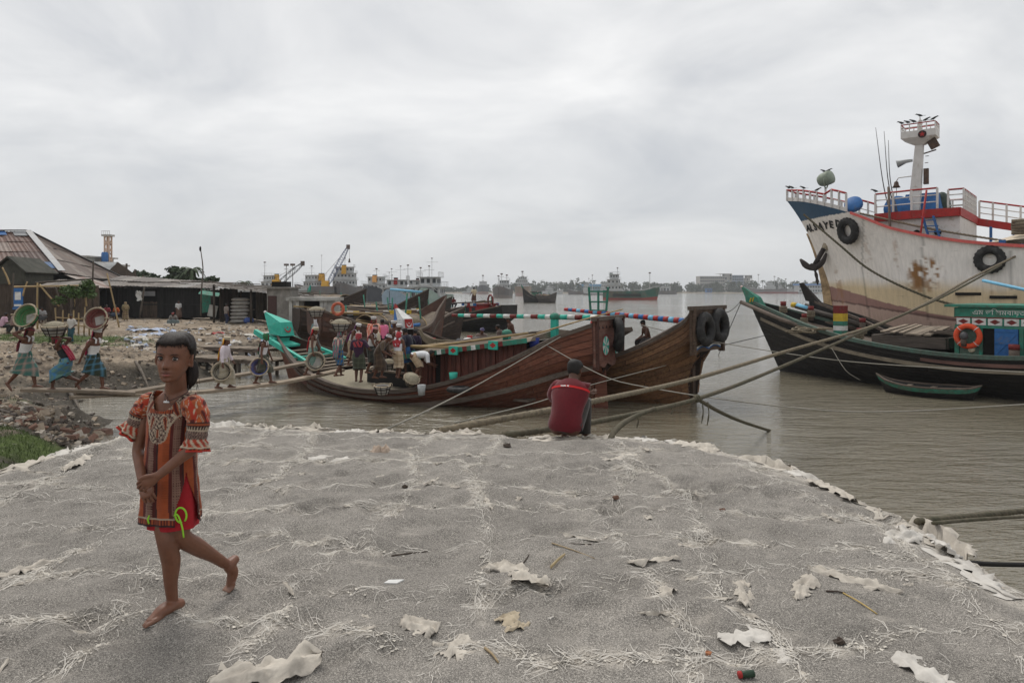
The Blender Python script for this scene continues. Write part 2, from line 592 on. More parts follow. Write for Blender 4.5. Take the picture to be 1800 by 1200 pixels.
#      river
m_w,nt,b=newmat('muddy_water')
vec=coords(nt,rnd=False,scale=(1,1,1))
vecr=coords(nt,rnd=False,scale=(0.75,2.3,1),rot=(0,0,R(-14)))
n1=noise(nt,vecr,1.15,3,0.55,0.6)
n2=noise(nt,vecr,5.5,3,0.6,0.2)
n3=noise(nt,vec,0.045,4,0.6)
n4=noise(nt,vecr,0.35,2,0.5)
ad=nd(nt,'ShaderNodeMath',operation='MULTIPLY_ADD');ad.inputs[1].default_value=0.34
nt.links.new(n2,ad.inputs[0]);nt.links.new(n1,ad.inputs[2])
ad2=nd(nt,'ShaderNodeMath',operation='MULTIPLY_ADD');ad2.inputs[1].default_value=1.0
nt.links.new(n4,ad2.inputs[0]);nt.links.new(ad.outputs[0],ad2.inputs[2])
bp=nt.nodes.new('ShaderNodeBump')
bp.inputs['Distance'].default_value=0.13
st=ramp(nt,n3,[(0.35,0.35),(0.65,1.0)])
sm=nd(nt,'ShaderNodeMath',operation='MULTIPLY');sm.inputs[1].default_value=1.0
nt.links.new(st,sm.inputs[0]);nt.links.new(sm.outputs[0],bp.inputs['Strength'])
nt.links.new(ad2.outputs[0],bp.inputs['Height'])
nt.links.new(bp.outputs[0],b.inputs['Normal'])
nt.links.new(ramp(nt,noise(nt,vec,0.12,4),[(0.3,(0.150,0.130,0.092)),(0.7,(0.192,0.170,0.124))]),b.inputs['Base Color'])
b.inputs['Roughness'].default_value=0.05
b.inputs['IOR'].default_value=1.58
mb=MB()
xs=np.concatenate([np.linspace(-3500,-60,12),np.linspace(-50,50,21),np.linspace(60,3500,12)])
ys=np.concatenate([[-300,-100,-30],np.linspace(-10,60,15),np.geomspace(70,4200,14)])
mb.grid([[(x,y,0.0)for x in xs]for y in ys])
structure(mb.obj('water',m_w,smooth=True))
#      sand heap
EDGE=[(2.66,-7),(2.72,0),(2.74,3.6),(2.70,4.1),(2.72,4.7),(2.60,5.65),(2.26,6.4),(1.80,7.08),(1.25,7.45),(0.55,7.42),(-0.35,7.72),(-1.3,7.78),(-2.7,8.1),(-3.7,8.02),(-4.38,7.85),(-4.52,7.4),(-4.62,6.7),(-4.68,6.0),(-5.0,4.2),(-5.6,0),(-6.0,-7)]
SAND_Z=2.19
FOOT=[]
_r=random.Random(5)
for _i in range(420):
 _x,_y=_r.uniform(-5.2,2.7),_r.uniform(0.8,8)
 FOOT.append((_x,_y,_r.uniform(.06,.13),_r.uniform(.10,.2),_r.uniform(0,3.14),_r.uniform(.008,.028)))
def sand_h(x,y):
 x=np.asarray(x,float);y=np.asarray(y,float)
 d=poly_sd(x,y,EDGE)+0.10*vfbm(x*1.6,y*1.6,3,91)
 z=SAND_Z+0.055*vfbm(x*0.45,y*0.45,2,101)+0.034*vfbm(x*1.5,y*1.5,3,111)+0.018*vfbm(x*4.6,y*6.5,3,121)+0.0065*vfbm(x*13,y*19,2,122)
 z=z-0.06*nsst(0.5,0.0,d)+0.02*nsst(7.2,7.9,y)
 for fx,fy,ra,rb,an,dp in FOOT:
  m=(np.abs(x-fx)<0.45)&(np.abs(y-fy)<0.45)
  if m.any():
   ca,sa=math.cos(an),math.sin(an)
   u=((x[m]-fx)*ca+(y[m]-fy)*sa)/ra;v=(-(x[m]-fx)*sa+(y[m]-fy)*ca)/rb
   q=u*u+v*v
   z[m]+=-dp*np.exp(-q*q)+dp*0.45*np.exp(-(np.sqrt(q)-1.5)**2*6)
 o=np.minimum(d,0)
 z=z+o*1.15-0.0*o
 return z
def sh(x,y):
 return float(sand_h(np.array([x],float),np.array([y],float))[0])
ys=np.concatenate([np.linspace(-7,0.9,24),np.linspace(0.95,10.6,470)])
xs=np.concatenate([np.linspace(-8.5,-5.35,20),np.linspace(-5.3,3.4,400),np.linspace(3.5,6,14)])
X_,Y_=np.meshgrid(xs,ys)
Z_=sand_h(X_.copy(),Y_.copy())
nR,nC=X_.shape
idx=np.arange(nR*nC).reshape(nR,nC)
f_=np.stack([idx[:-1,:-1],idx[:-1,1:],idx[1:,1:],idx[1:,:-1]],-1).reshape(-1,4)
zmax=np.maximum.reduce([Z_.ravel()[f_[:,i]]for i in range(4)])
f_=f_[zmax>-0.6]
me=bpy.data.meshes.new('sand_heap')
me.from_pydata(np.stack([X_,Y_,Z_],-1).reshape(-1,3).tolist(),[],f_.tolist())
SEAMS=[]
_r=random.Random(12)
for k in range(11):
 x0=-5.2+k*0.82+_r.uniform(-.2,.2);sk=_r.uniform(-.10,.12)
 SEAMS.append([(x0+sk*(y-3)+0.13*math.sin(y*1.9+k*2.1)+_r.uniform(-.05,.05),y)for y in np.arange(0.9,8.1,0.16)])
for k in range(12):
 y0=1.2+k*0.6+_r.uniform(-.15,.15);sk=_r.uniform(-.10,.05)
 SEAMS.append([(x,y0+sk*x+0.13*math.sin(x*1.7+k*1.3)+_r.uniform(-.05,.05))for x in np.arange(-5.3,2.9,0.16)])
pts=np.array([p for s_ in SEAMS for p in s_])
xf,yf=X_.ravel(),Y_.ravel()
near=np.full(len(xf),9.0)
for i0 in range(0,len(pts)):
 px_,py_=pts[i0]
 jx0,jx1=np.searchsorted(xs,px_-.2),np.searchsorted(xs,px_+.2)
 jy0,jy1=np.searchsorted(ys,py_-.2),np.searchsorted(ys,py_+.2)
 if jx1>jx0 and jy1>jy0:
  sub=idx[jy0:jy1,jx0:jx1].ravel()
  near[sub]=np.minimum(near[sub],np.hypot(xf[sub]-px_,yf[sub]-py_))
de=poly_sd(xf,yf,EDGE)
lint=nsst(0.09,0.0,near+0.07*vfbm(xf*9,yf*9,3,131))*nsst(-0.25,0.25,vfbm(xf*2.3,yf*2.3,3,141))
lint=np.maximum(lint,0.9*nsst(0.30,0.02,np.abs(de)+0.16*vfbm(xf*5,yf*5,3,151)))
lint=np.maximum(lint,0.40*nsst(0.45,0.65,vfbm(xf*4.5,yf*7,4,161)))
at=me.color_attributes.new('Col','FLOAT_COLOR','POINT')
ca=np.ones((len(xf),4),np.float32);ca[:,0]=lint;ca[:,1]=lint;ca[:,2]=lint
at.data.foreach_set('color',ca.ravel())
m_s,nt,b=newmat('grey_sand')
vec=coords(nt,rnd=False)
a=nt.nodes.new('ShaderNodeVertexColor');a.layer_name='Col'
g1=noise(nt,vec,190,3,0.75)
g2=noise(nt,vec,620,2,0.7)
g3=noise(nt,vec,95,2,0.8)
big=noise(nt,vec,1.6,6,0.65)
c=ramp(nt,g1,[(0.36,(0.095,0.087,0.079)),(0.5,(0.235,0.218,0.199)),(0.63,(0.56,0.53,0.49))])
c=mix(nt,0.45,c,ramp(nt,g2,[(0.36,(0.05,0.047,0.044)),(0.5,(0.275,0.257,0.236)),(0.64,(0.62,0.60,0.57))]))
c=mix(nt,1.0,c,ramp(nt,big,[(0.3,0.76),(0.7,1.2)]),'MULTIPLY')
c=mix(nt,1.0,c,ramp(nt,g3,[(0.34,(.60,.59,.57)),(0.5,(.84,.825,.80)),(0.66,(1.13,1.11,1.07))]),'MULTIPLY')
fl=noise(nt,coords(nt,rnd=False,scale=(1,1,1)),55,6,0.8,1.5)
lf=nd(nt,'ShaderNodeMath',operation='MULTIPLY')
nt.links.new(a.outputs[0],lf.inputs[0]);nt.links.new(ramp(nt,fl,[(0.40,0.0),(0.56,1.0)]),lf.inputs[1])
c=mix(nt,lf.outputs[0],c,(0.52,0.475,0.415))
nt.links.new(c,b.inputs['Base Color'])
b.inputs['Roughness'].default_value=0.95
b.inputs['Specular IOR Level'].default_value=0.2
hh=nd(nt,'ShaderNodeMath',operation='MULTIPLY_ADD');hh.inputs[1].default_value=0.25
nt.links.new(g2,hh.inputs[0]);nt.links.new(g1,hh.inputs[2])
bump(nt,b,hh.outputs[0],0.75,0.006)
structure(link('sand_heap',me,m_s,smooth=True))
#  people: body, clothes, pose
HEAD_T=[(-.108,.016,.076,.040),(-.101,.029,.083,.016),(-.086,.041,.086,-.012),(-.066,.052,.087,-.042),(-.045,.061,.089,-.066),(-.02,.066,.088,-.080),(.0,.069,.088,-.088),(.03,.0715,.090,-.094),(.06,.069,.084,-.094),(.085,.057,.064,-.078),(.10,.039,.038,-.054),(.108,.014,.008,-.022)]
def head_point(u,a,off=0.0,feat=True):
 us=[r[0]for r in HEAD_T]
 w=smooth_interp(us,[r[1]for r in HEAD_T],u)+off
 fr=smooth_interp(us,[r[2]for r in HEAD_T],u)+off
 bk=smooth_interp(us,[r[3]for r in HEAD_T],u)-off
 cy,dy=(fr+bk)/2,(fr-bk)/2
 ca,sa=math.cos(a),math.sin(a)
 k=0.86 if sa<0 else lerp(.97,.90,sst(-.02,.06,u))
 x=w*math.copysign(abs(ca)**k,ca)
 y=cy+dy*math.copysign(abs(sa)**k,sa)
 if feat and sa>0:
  def g(cx,cu,sx,su):
   return math.exp(-((abs(x)-cx)/sx)**2-((u-cu)/su)**2)
  t=sst(.012,-.032,u)*sst(-.051,-.037,u)
  y+=(0.0055+0.0205*t)*math.exp(-(x/(.0068+.0065*t))**2)*sst(.02,.0,u)*sst(-.050,-.040,u)
  y+=0.009*g(.0125,-.0385,.0065,.0065)
  y-=0.010*g(.031,.0,.016,.011)
  y+=0.003*g(.030,.020,.02,.006)
  y+=0.016*math.exp(-(x/.021)**2)*math.exp(-((u+.0605)/.0048)**2)+0.018*math.exp(-(x/.018)**2)*math.exp(-((u+.0735)/.0054)**2)
  y-=0.009*math.exp(-(x/.023)**2)*math.exp(-((u+.0665)/.0024)**2)
  y-=0.004*math.exp(-(x/.02)**2)*math.exp(-((u+.086)/.005)**2)
  y+=0.007*math.exp(-(x/.015)**2)*math.exp(-((u+.099)/.009)**2)
  y+=0.003*g(.04,-.03,.016,.016)
 return Vector((x,y,u+(off*1.15*(u/.108)**3 if off>0 and u>0 else 0)))
def head_rings(nr=22,n=28,off=0.0,feat=True):
 out=[]
 for i in range(nr):
  s=-math.cos(math.pi*(i+.3)/(nr-.4))
  u=.108*s
  out.append([head_point(u,2*math.pi*j/n,off,feat)for j in range(n)])
 return out
def limb(mb,pts,rad,n=10,flat=1.0,ns=None,up=Vector((0,0,1))):
 P=spline(pts,ns or max(6,5*(len(pts)-1)))
 d=[0]
 for a,b in zip(pts,pts[1:]):
  d.append(d[-1]+(Vector(b)-Vector(a)).length)
 rr=[smooth_interp([q/d[-1]for q in d],list(rad),i/(len(P)-1))for i in range(len(P))]
 fr=frames(P,up)
 rings=[]
 def ring(c,a,b,r):
  return[c+a*(math.cos(2*math.pi*k/n)*r)+b*(math.sin(2*math.pi*k/n)*r*flat)for k in range(n)]
 p,t,a,b=fr[0]
 for q in(1.0,.75,.4):
  rings.append(ring(p-t*rr[0]*q*.9,a,b,rr[0]*math.sqrt(max(.04,1-q*q))))
 for i,(p,t,a,b)in enumerate(fr):
  rings.append(ring(p,a,b,rr[i]))
 p,t,a,b=fr[-1]
 for q in(.4,.75,1.0):
  rings.append(ring(p+t*rr[-1]*q*.9,a,b,rr[-1]*math.sqrt(max(.04,1-q*q))))
 mb.loft(rings)
def ik(a,b,l1,l2,pole):
 a,b=Vector(a),Vector(b)
 d=b-a
 L=d.length
 mx=(l1+l2)*.995
 if L>mx:
  b=a+d*(mx/L);d=b-a;L=mx
 t=d/L
 x=(l1*l1-l2*l2+L*L)/(2*L)
 h=math.sqrt(max(0,l1*l1-x*x))
 p=Vector(pole)
 p=p-t*p.dot(t)
 p=p.normalized()if p.length>1e-6 else Vector((0,0,1))
 return a+t*x+p*h,b
SKIN=[srgb(96,62,46),srgb(84,54,40),srgb(108,72,54)]
PEOPLE_GROUPS={}
def person(label,loc,face,h=1.62,pel=(0,.52),lean=4,bend=4,feet=((.10,0),(-.10,0)),hands=((.02,0,.43),(.02,0,.43)),head=(0,0),vox=.016,skin=0,top=None,bottom=None,hat=None,scarf=None,hair=True,group=None,crown=True,sit=False,elbow=None,yaw_t=0):
 root=thing('person',label,'person',loc,R(face),group)
 mb=MB()
 S=lambda*v:Vector(v)*h
 pz=Vector((pel[0],0,pel[1]))
 la,lb=R(lean),R(lean+bend)
 d1=Vector((math.sin(la),0,math.cos(la)));d2=Vector((math.sin(lb),0,math.cos(lb)))
 waist=pz+d1*.08
 chest=waist+d2*.13
 neck=chest+d2*.10
 f2=Vector((math.cos(lb),0,-math.sin(lb)));f1=Vector((math.cos(la),0,-math.sin(la)))
 side=Vector((0,1,0))
 ty=R(yaw_t)
 side2=Vector((-math.sin(ty),math.cos(ty),0));f2t=f2*math.cos(ty)+side*math.sin(ty)
 def tor_rings(k=1.0,z0=-0.04,z1=.345,n=18,extra=0.0):
  prof=[(-.05,.050,.045),(-.03,.078,.058),(0,.090,.062),(.07,.078,.053),(.14,.089,.060),(.20,.100,.064),(.25,.103,.058),(.283,.085,.046),(.305,.045,.038),(.33,.032,.034),(.36,.031,.033)]
  rs=[]
  for z,w,dd in prof:
   if z<z0 or z>z1:continue
   c=pz+d1*z if z<=.08 else waist+d2*(z-.08)
   ff,sd=(f1,side)if z<=.08 else(f2t,side2)
   rs.append([(c+sd*(math.cos(2*math.pi*j/n)*(w*k+extra))+ff*(math.sin(2*math.pi*j/n)*(dd*k+extra)))*h for j in range(n)])
  return rs
 mb.loft(tor_rings(1.0,-.06,.37))
 shl=[waist+d2*.185+side2*s*.103 for s in(1,-1)]
 hip=[pz+side*s*.05-d1*.01 for s in(1,-1)]
 J={}
 for i,s in enumerate((1,-1)):
  fx,fz=feet[i][0],feet[i][1]
  fy=feet[i][2]if len(feet[i])>2 else .055
  ank=Vector((fx,s*fy,.045+fz))
  kn,ank=ik(hip[i],ank,.245,.245,(1,s*((.45 if sit is True else sit)if sit else .05),.1))
  limb(mb,[hip[i]*h,(hip[i].lerp(kn,.5))*h,kn*h,kn.lerp(ank,.35)*h,ank*h],[.060*h,.050*h,.035*h,.035*h,.021*h])
  pitch=feet[i][3]if len(feet[i])>3 else(-50 if fz>.03 else 0)
  ph=R(pitch)
  fd=Vector((math.cos(ph),s*.15,math.sin(ph)))
  limb(mb,[(ank+fd*-.03+Vector((0,0,-.02)))*h,(ank+fd*.04+Vector((0,0,-.022)))*h,(ank+fd*.105+Vector((0,0,-.034)))*h],[.022*h,.021*h,.012*h],flat=1.25)
  hx,hy,hz=hands[i]
  wr=Vector((hx,s*(.103+hy),hz))
  el,wr=ik(shl[i],wr,.165,.15,elbow or(-.7,s*.5,-.4))
  limb(mb,[shl[i]*h,shl[i].lerp(el,.5)*h,el*h,el.lerp(wr,.35)*h,wr*h],[.035*h,.028*h,.023*h,.023*h,.015*h])
  hd=(wr-el).normalized()
  limb(mb,[wr*h,(wr+hd*.03)*h,(wr+hd*.055)*h],[.015*h,.021*h,.018*h],flat=.6)
  J[i]=(el,wr,hd,kn,ank)
 hp=R(head[0]+(lean+bend)*.5);hy_=R(head[1]+yaw_t)
 hc=neck+d2*.055+Vector((.018,0,.025))
 Mh=Matrix.Rotation(hy_,3,'Z')@Matrix.Rotation(hp,3,'Y')@Matrix(((0,1,0),(-1,0,0),(0,0,1)))
 ks=.62*h
 tf=lambda p:Mh@(p*ks)+hc*h
 mb.loft([[tf(p)for p in r]for r in head_rings(14,16)])
 limb(mb,[(neck-d2*.03)*h,hc*h+Vector((0,0,-.02*h))],[.034*h,.032*h])
 for s in(1,-1):
  mb.ball(tf(Vector((s*.072,-.005,-.012))),(.012*ks*.9,.02*ks,.028*ks),6,5)
 me=remeshed(mb,vox,2,.5)
 fm=MB()
 fm.v=[tuple(v.co)for v in me.vertices];fm.f=[list(p.vertices)for p in me.polygons];fm.mi=[0]*len(fm.f)
 for i,s in enumerate((1,-1)):
  el,wr,hd,kn,ank=J[i]
  sd=hd.cross(Vector((0,0,1)))
  sd=sd.normalized()if sd.length>.1 else Vector((0,1,0))
  nn=sd.cross(hd)
  for q in range(4):
   o=wr+hd*.05+sd*((q-1.5)*.0105)
   ln=(.032,.038,.035,.027)[q]
   fm.tube([o*h,(o+hd*ln*.6+nn*.004)*h,(o+hd*ln+nn*.016)*h],[.0058*h,.0054*h,.0042*h],5)
  o=wr+hd*.018+sd*.014
  fm.tube([o*h,(o+hd*.018+sd*.018)*h,(o+hd*.036+sd*.022)*h],[.0066*h,.006*h,.0045*h],5)
 me2=fm.mesh('person_body')
 bpy.data.meshes.remove(me)
 cols=np.tile(np.array(SKIN[skin]),(len(me2.vertices),1))
 set_col(me2,cols)
 link('body',me2,VC('skin_surface',.55,0,spec=.4),root,True)
#      hair
 def hairshell(off,umin_front,umin_back):
  rs=[]
  for r in range(12):
   u0=lerp(-.06,.108,(r+.5)/12)
   ring=[]
   for j in range(18):
    a=2*math.pi*j/18
    fr_=max(0,math.sin(a))
    lim=lerp(umin_back,umin_front,sst(-.2,.55,math.sin(a)))
    ring.append(tf(head_point(max(-.1,min(.107,u0)),a,off if u0>lim else-.012,False)))
   rs.append(ring)
  return rs
 if hair:
  hm=MB();hm.loft(hairshell(.008,.055,-.055))
  hm.obj('hair',M('black_hair',(.012,.010,.009),.6,.3,60,.4),root,True)
 elif hat and hat[0]in('turban','pad'):
  hm=MB();hm.loft(hairshell(.006,.05,-.05))
  hm.obj('hair',M('black_hair',(.012,.010,.009),.6,.3,60,.4),root,True)
 rr=random.Random(hash(label)%9999 if False else len(label)*31+int(abs(loc[0])*97))
#      upper garment
 if top:
  kind,colr=top[0],top[1]
  pat=top[2]if len(top)>2 else None
  if kind=='vest':
   rs=tor_rings(1.0,.0,.24,20,.011)
   n=20
   tm=MB();tm.loft(rs,(False,False))
   lastc=waist+d2*.16
   for s in(1,-1):
    for f in(1,-1):
     a0=lastc+side2*(s*.055)+f2t*(f*.058)
     a1=waist+d2*.225+side2*(s*.052)+f2t*(f*.040)
     a2=waist+d2*.238+side2*(s*.050)
     tm.grid([[(a0+side2*o)*h,(a1+side2*o+f2t*f*.012)*h,(a2+side2*o+d2*.012)*h]for o in(-.022,0,.022)])
  else:
   tm=MB()
   rs=tor_rings(1.04,-.03 if kind=='shirt' else-.06,.305,20,.022 if sit else .012)
   tm.loft(rs,(False,False))
   sl=.62 if kind=='shirt' else 1.0
   for i in(0,1):
    el,wr,hd,kn,ank=J[i]
    if kind=='longshirt':
     pts=[(shl[i]-side2*(.045*(1,-1)[i])+d2*.006)*h,(shl[i]+d2*.006)*h,el*h,(el.lerp(wr,.85))*h];rad=[.040*h,.043*h,.026*h]
    else:
     pts=[(shl[i]-side2*(.045*(1,-1)[i])+d2*.006)*h,(shl[i]+d2*.006)*h,shl[i].lerp(el,.5)*h,shl[i].lerp(el,.95)*h];rad=[.042*h,.045*h,.038*h]
    P=spline(pts,9)
    tm.tube(P,[lerp(rad[0],rad[1],k/3)if k<3 else lerp(rad[1],rad[2],(k-3)/5)for k in range(9)],10,caps=False)
  tm.v=[tuple(Vector(v)+Vector((fbm(v[0]*9,v[1]*9,v[2]*14+3),fbm(v[0]*9+7,v[1]*9,v[2]*14),0))*.008*h)for v in tm.v]
  tme=tm.mesh('top')
  co=vco(tme)
  base=np.tile(np.array(colr),(len(co),1))
  if pat=='stripe':
   k=(np.floor((co[:,1]+co[:,0]*.5)*38/h)%2)[:,None]
   base=base*(1-k)+np.array([srgb(235,190,170)])*k
  elif pat=='check':
   k=((np.floor(co[:,1]*40/h)%3==0)|(np.floor(co[:,2]*40/h)%3==0))[:,None]
   base=base*(1-k*.5)
  base=base*(1+.15*vfbm(co[:,0]*12,co[:,2]*12+co[:,1]*8,2,3))[:,None]
  set_col(tme,base)
  link('vest' if kind=='vest' else 'shirt',tme,VC('cloth_surface',.9,.2,400,.15,.2),root,True)
#      lower garment: wrapped skirt round both legs, or trousers
 if bottom:
  kind,c0,c1=bottom[0],bottom[1],bottom[2]if len(bottom)>2 else bottom[1]
  reach=bottom[3]if len(bottom)>3 else 1.35
  bm_=MB()
  if kind=='lungi':
   n,nr=28,16
   rings=[]
   cA=pz+d1*.055
   for r in range(nr):
    t=r/(nr-1)*(reach+.35)-.35
    ring=[]
    cs=[]
    for i in(0,1):
     kn,ank=J[i][3],J[i][4]
     if t<0:
      cs.append((hip[i].lerp(cA+side*(.035*(1,-1)[i]),-t/.35)))
     elif t<1:
      cs.append(hip[i].lerp(kn,t))
     else:
      cs.append(kn.lerp(ank,t-1)if not sit else kn+Vector((0.0,0,-.245*(t-1))))
    ax=cs[0]-cs[1]
    mid=(cs[0]+cs[1])/2
    if t<0:dn=-d1
    else:
     q=((J[0][3]-hip[0])+(J[1][3]-hip[1]))if t<1 else((J[0][4]-J[0][3])+(J[1][4]-J[1][3]))
     dn=q.normalized()if not(sit and t>=1)else Vector((0,0,-1))
    u=ax.normalized()
    u=(u-dn*u.dot(dn)).normalized()
    v=dn.cross(u)
    rad=lerp(.068,.075,min(1,(t+.35)/.5))+.008*max(0,t)
    half=ax.length/2
    fr_off=f1*0
    for j in range(n):
     a=2*math.pi*j/n
     e_=(half+rad)*math.cos(a)
     g_=rad*(1.0 if t<0.2 else .95)*math.sin(a)
     fold=1+.09*max(0,t+.2)*math.sin(a*5+1.3*math.sin(a*2+len(label)))*.7+.04*fbm(a*2.1,t*2.5,len(label))
     ring.append((mid+u*e_*fold+v*g_*fold)*h)
    rings.append(ring)
   bm_.loft(rings,(False,False))
   bme=bm_.mesh('lungi')
   cols=[]
   for r in range(nr):
    for j in range(n):
     chk=((j%4)in(0,))+((r%4)in(0,))
     k=(0,.8,1.3)[min(2,chk)]if c0!=c1 else 0
     cols.append([lerp(c0[q],c1[q],k)*(1+.18*fbm(j*.6,r*.5,2))for q in range(3)])
   set_col(bme,np.array(cols))
   link('lungi',bme,VC('cloth_surface',.9,.2,400,.15,.2),root,True)
   if not sit:
    km=MB();c=(pz+d1*.06+f1*.075+side*.02)*h
    km.ball(c,(.02*h,.03*h,.022*h),8,6)
    km.tube(spline([c,c+Vector((.02,.01,-.05))*h,c+Vector((.015,.015,-.12))*h],5),[.014*h,.016*h,.01*h,.008*h,.005*h],6)
    kme=km.mesh('knot');set_col(kme,np.tile(np.array(c0),(len(kme.vertices),1)))
    link('waist_knot',kme,VC('cloth_surface'),root,True)
  else:
   bm_.loft(tor_rings(1.03,-.06,.05,18,.010),(True,False))
   for i in(0,1):
    kn,ank=J[i][3],J[i][4]
    end=kn.lerp(ank,.1)if kind=='shorts' else kn.lerp(ank,.9)
    P=spline([hip[i]*h,hip[i].lerp(kn,.5)*h,kn*h,end*h]if kind!='shorts' else[hip[i]*h,hip[i].lerp(kn,.5)*h,end*h],10)
    bm_.tube(P,[lerp(.070,.040,k/9)*h for k in range(10)],10,caps=False)
   bme=bm_.mesh('trousers');set_col(bme,np.tile(np.array(c0),(len(bme.vertices),1)))
   link('trousers' if kind!='shorts' else 'shorts',bme,VC('cloth_surface'),root,True)
#      headwear
 if hat:
  kind,colr=hat[0],hat[1]
  cm=MB()
  if kind=='turban':
   for k,(u,R_,r)in enumerate(((.045,.078,.017),(.060,.072,.019),(.078,.058,.018),(.092,.036,.018))):
    P=[]
    for j in range(19):
     a=2*math.pi*j/18
     P.append(tf(Vector((R_*.95*math.cos(a),-.004+R_*1.2*math.sin(a),u+.010*math.sin(a+k*2)+.004*math.sin(a*3+k)))))
    cm.tube(P,[r*ks*(1+.2*math.sin(j*1.7+k))for j in range(19)],7)
  elif kind=='pad':
   c=tf(Vector((0,-.005,.105)))
   prof=[(.02,-.035),(.085,-.034),(.105,-.018),(.108,.005),(.095,.026),(.02,.030)]
   cm.lathe([(r*ks,z*ks)for r,z in prof],16,c,Mh@Matrix.Rotation(R(8),3,'X'))
   P=[tf(Vector((.080*math.cos(a),-.004+.096*math.sin(a),.058)))for a in np.linspace(0,2*math.pi,19)]
   cm.tube(P,.017*ks,6)
  elif kind=='cap':
   cm.loft([[tf(head_point(u,2*math.pi*j/16,.010,False))for j in range(16)]for u in(.045,.06,.075,.09,.102,.107)],(False,True))
   cm.grid([[tf(Vector((x,.088-abs(x)*.35+y*.06*(1-(x/.07)**2),.047-y*.006)))for x in np.linspace(-.062,.062,7)]for y in(0,.5,1)])
  elif kind=='hood':
   rs=[]
   for r in range(14):
    u0=lerp(-.10,.107,(r+.5)/14)
    rs.append([tf(head_point(u0,a,.016+.006*math.sin(a*3+r),False))for a in np.linspace(R(128),R(412),20)])
   cm.grid(rs)
   P0=tf(Vector((0,-.10,-.07)))
  cm.v=[tuple(Vector(v)+Vector((fbm(v[0]*25,v[1]*25,v[2]*25),fbm(v[0]*25+9,v[1]*25,v[2]*25),0))*.006*h)for v in cm.v]
  cme=cm.mesh('headwear')
  base=np.tile(np.array(colr),(len(cme.vertices),1))*(1+.12*vnoise(np.arange(len(cme.vertices))*.37,np.zeros(len(cme.vertices))))[:,None]
  set_col(cme,base)
  link({'turban':'turban','pad':'head_pad','cap':'cap','hood':'head_cloth'}[kind],cme,VC('cloth_surface'),root,True)
 if scarf:
  colr=scarf[0]
  ln=scarf[1]if len(scarf)>1 else .28
  where=scarf[2]if len(scarf)>2 else 'head'
  c2_=scarf[3]if len(scarf)>3 else None
  sm_=MB()
  rows=[]
  a0=tf(Vector((0,-.02,.05)))if where=='head' else(neck+f2*.02)*h
  for r in range(12):
   t=r/11
   row=[]
   for j in range(11):
    q=(j/10-.5)*2
    if t<.3:
     k=t/.3
     p=tf(Vector((q*.086*(1+.25*k),-.055-.060*math.sqrt(max(0,1-q*q*.85))+.03*(abs(q)**2),lerp(.06,-.10,k))))if where=='head' else(neck+d2*(-.0-.05*k)+side2*q*(.05+.07*k)-f2t*(.045+.03*k))*h
    else:
     k=(t-.3)/.7
     p=(neck-d2*(.045+ln*k)+side2*q*(.085+.01*math.sin(k*5))-f2t*(.070+.012*math.sin(q*7+k*4)+.01*k))*h
    row.append(p)
   rows.append(row)
  sm_.grid(rows)
  sme=sm_.mesh('scarf')
  cs=[]
  for r in range(12):
   for j in range(11):
    cc_=colr if not c2_ or((j//2+r//3)%2)else c2_
    cs.append([x*(1+.2*fbm(j*.8,r*.7,5))for x in cc_])
  set_col(sme,np.array(cs))
  so=link('scarf',sme,VC('cloth_surface'),root,True)
  md=so.modifiers.new('s','SOLIDIFY');md.thickness=.006*h
 if crown is False:
  pass
 root['_top']=0
 def tor(z,an,ex):
  c=pz+d1*z if z<=.08 else waist+d2*(z-.08)
  w=interp([0,.07,.14,.20,.25,.283],[.09,.078,.089,.1,.103,.085],z);dd=interp([0,.07,.14,.20,.25,.283],[.062,.053,.06,.064,.058,.046],z)
  ff,sd=(f1,side)if z<=.08 else(f2t,side2)
  return(c+sd*(math.cos(an)*(w*1.04+ex))+ff*(math.sin(an)*(dd*1.04+ex)))*h
 info={'tor':tor,'hc':hc*h,'tf':tf,'J':J,'h':h,'M':Matrix.Translation(Vector(loc))@Matrix.Rotation(R(face),4,'Z')}
 del root['_top']
 return root,info
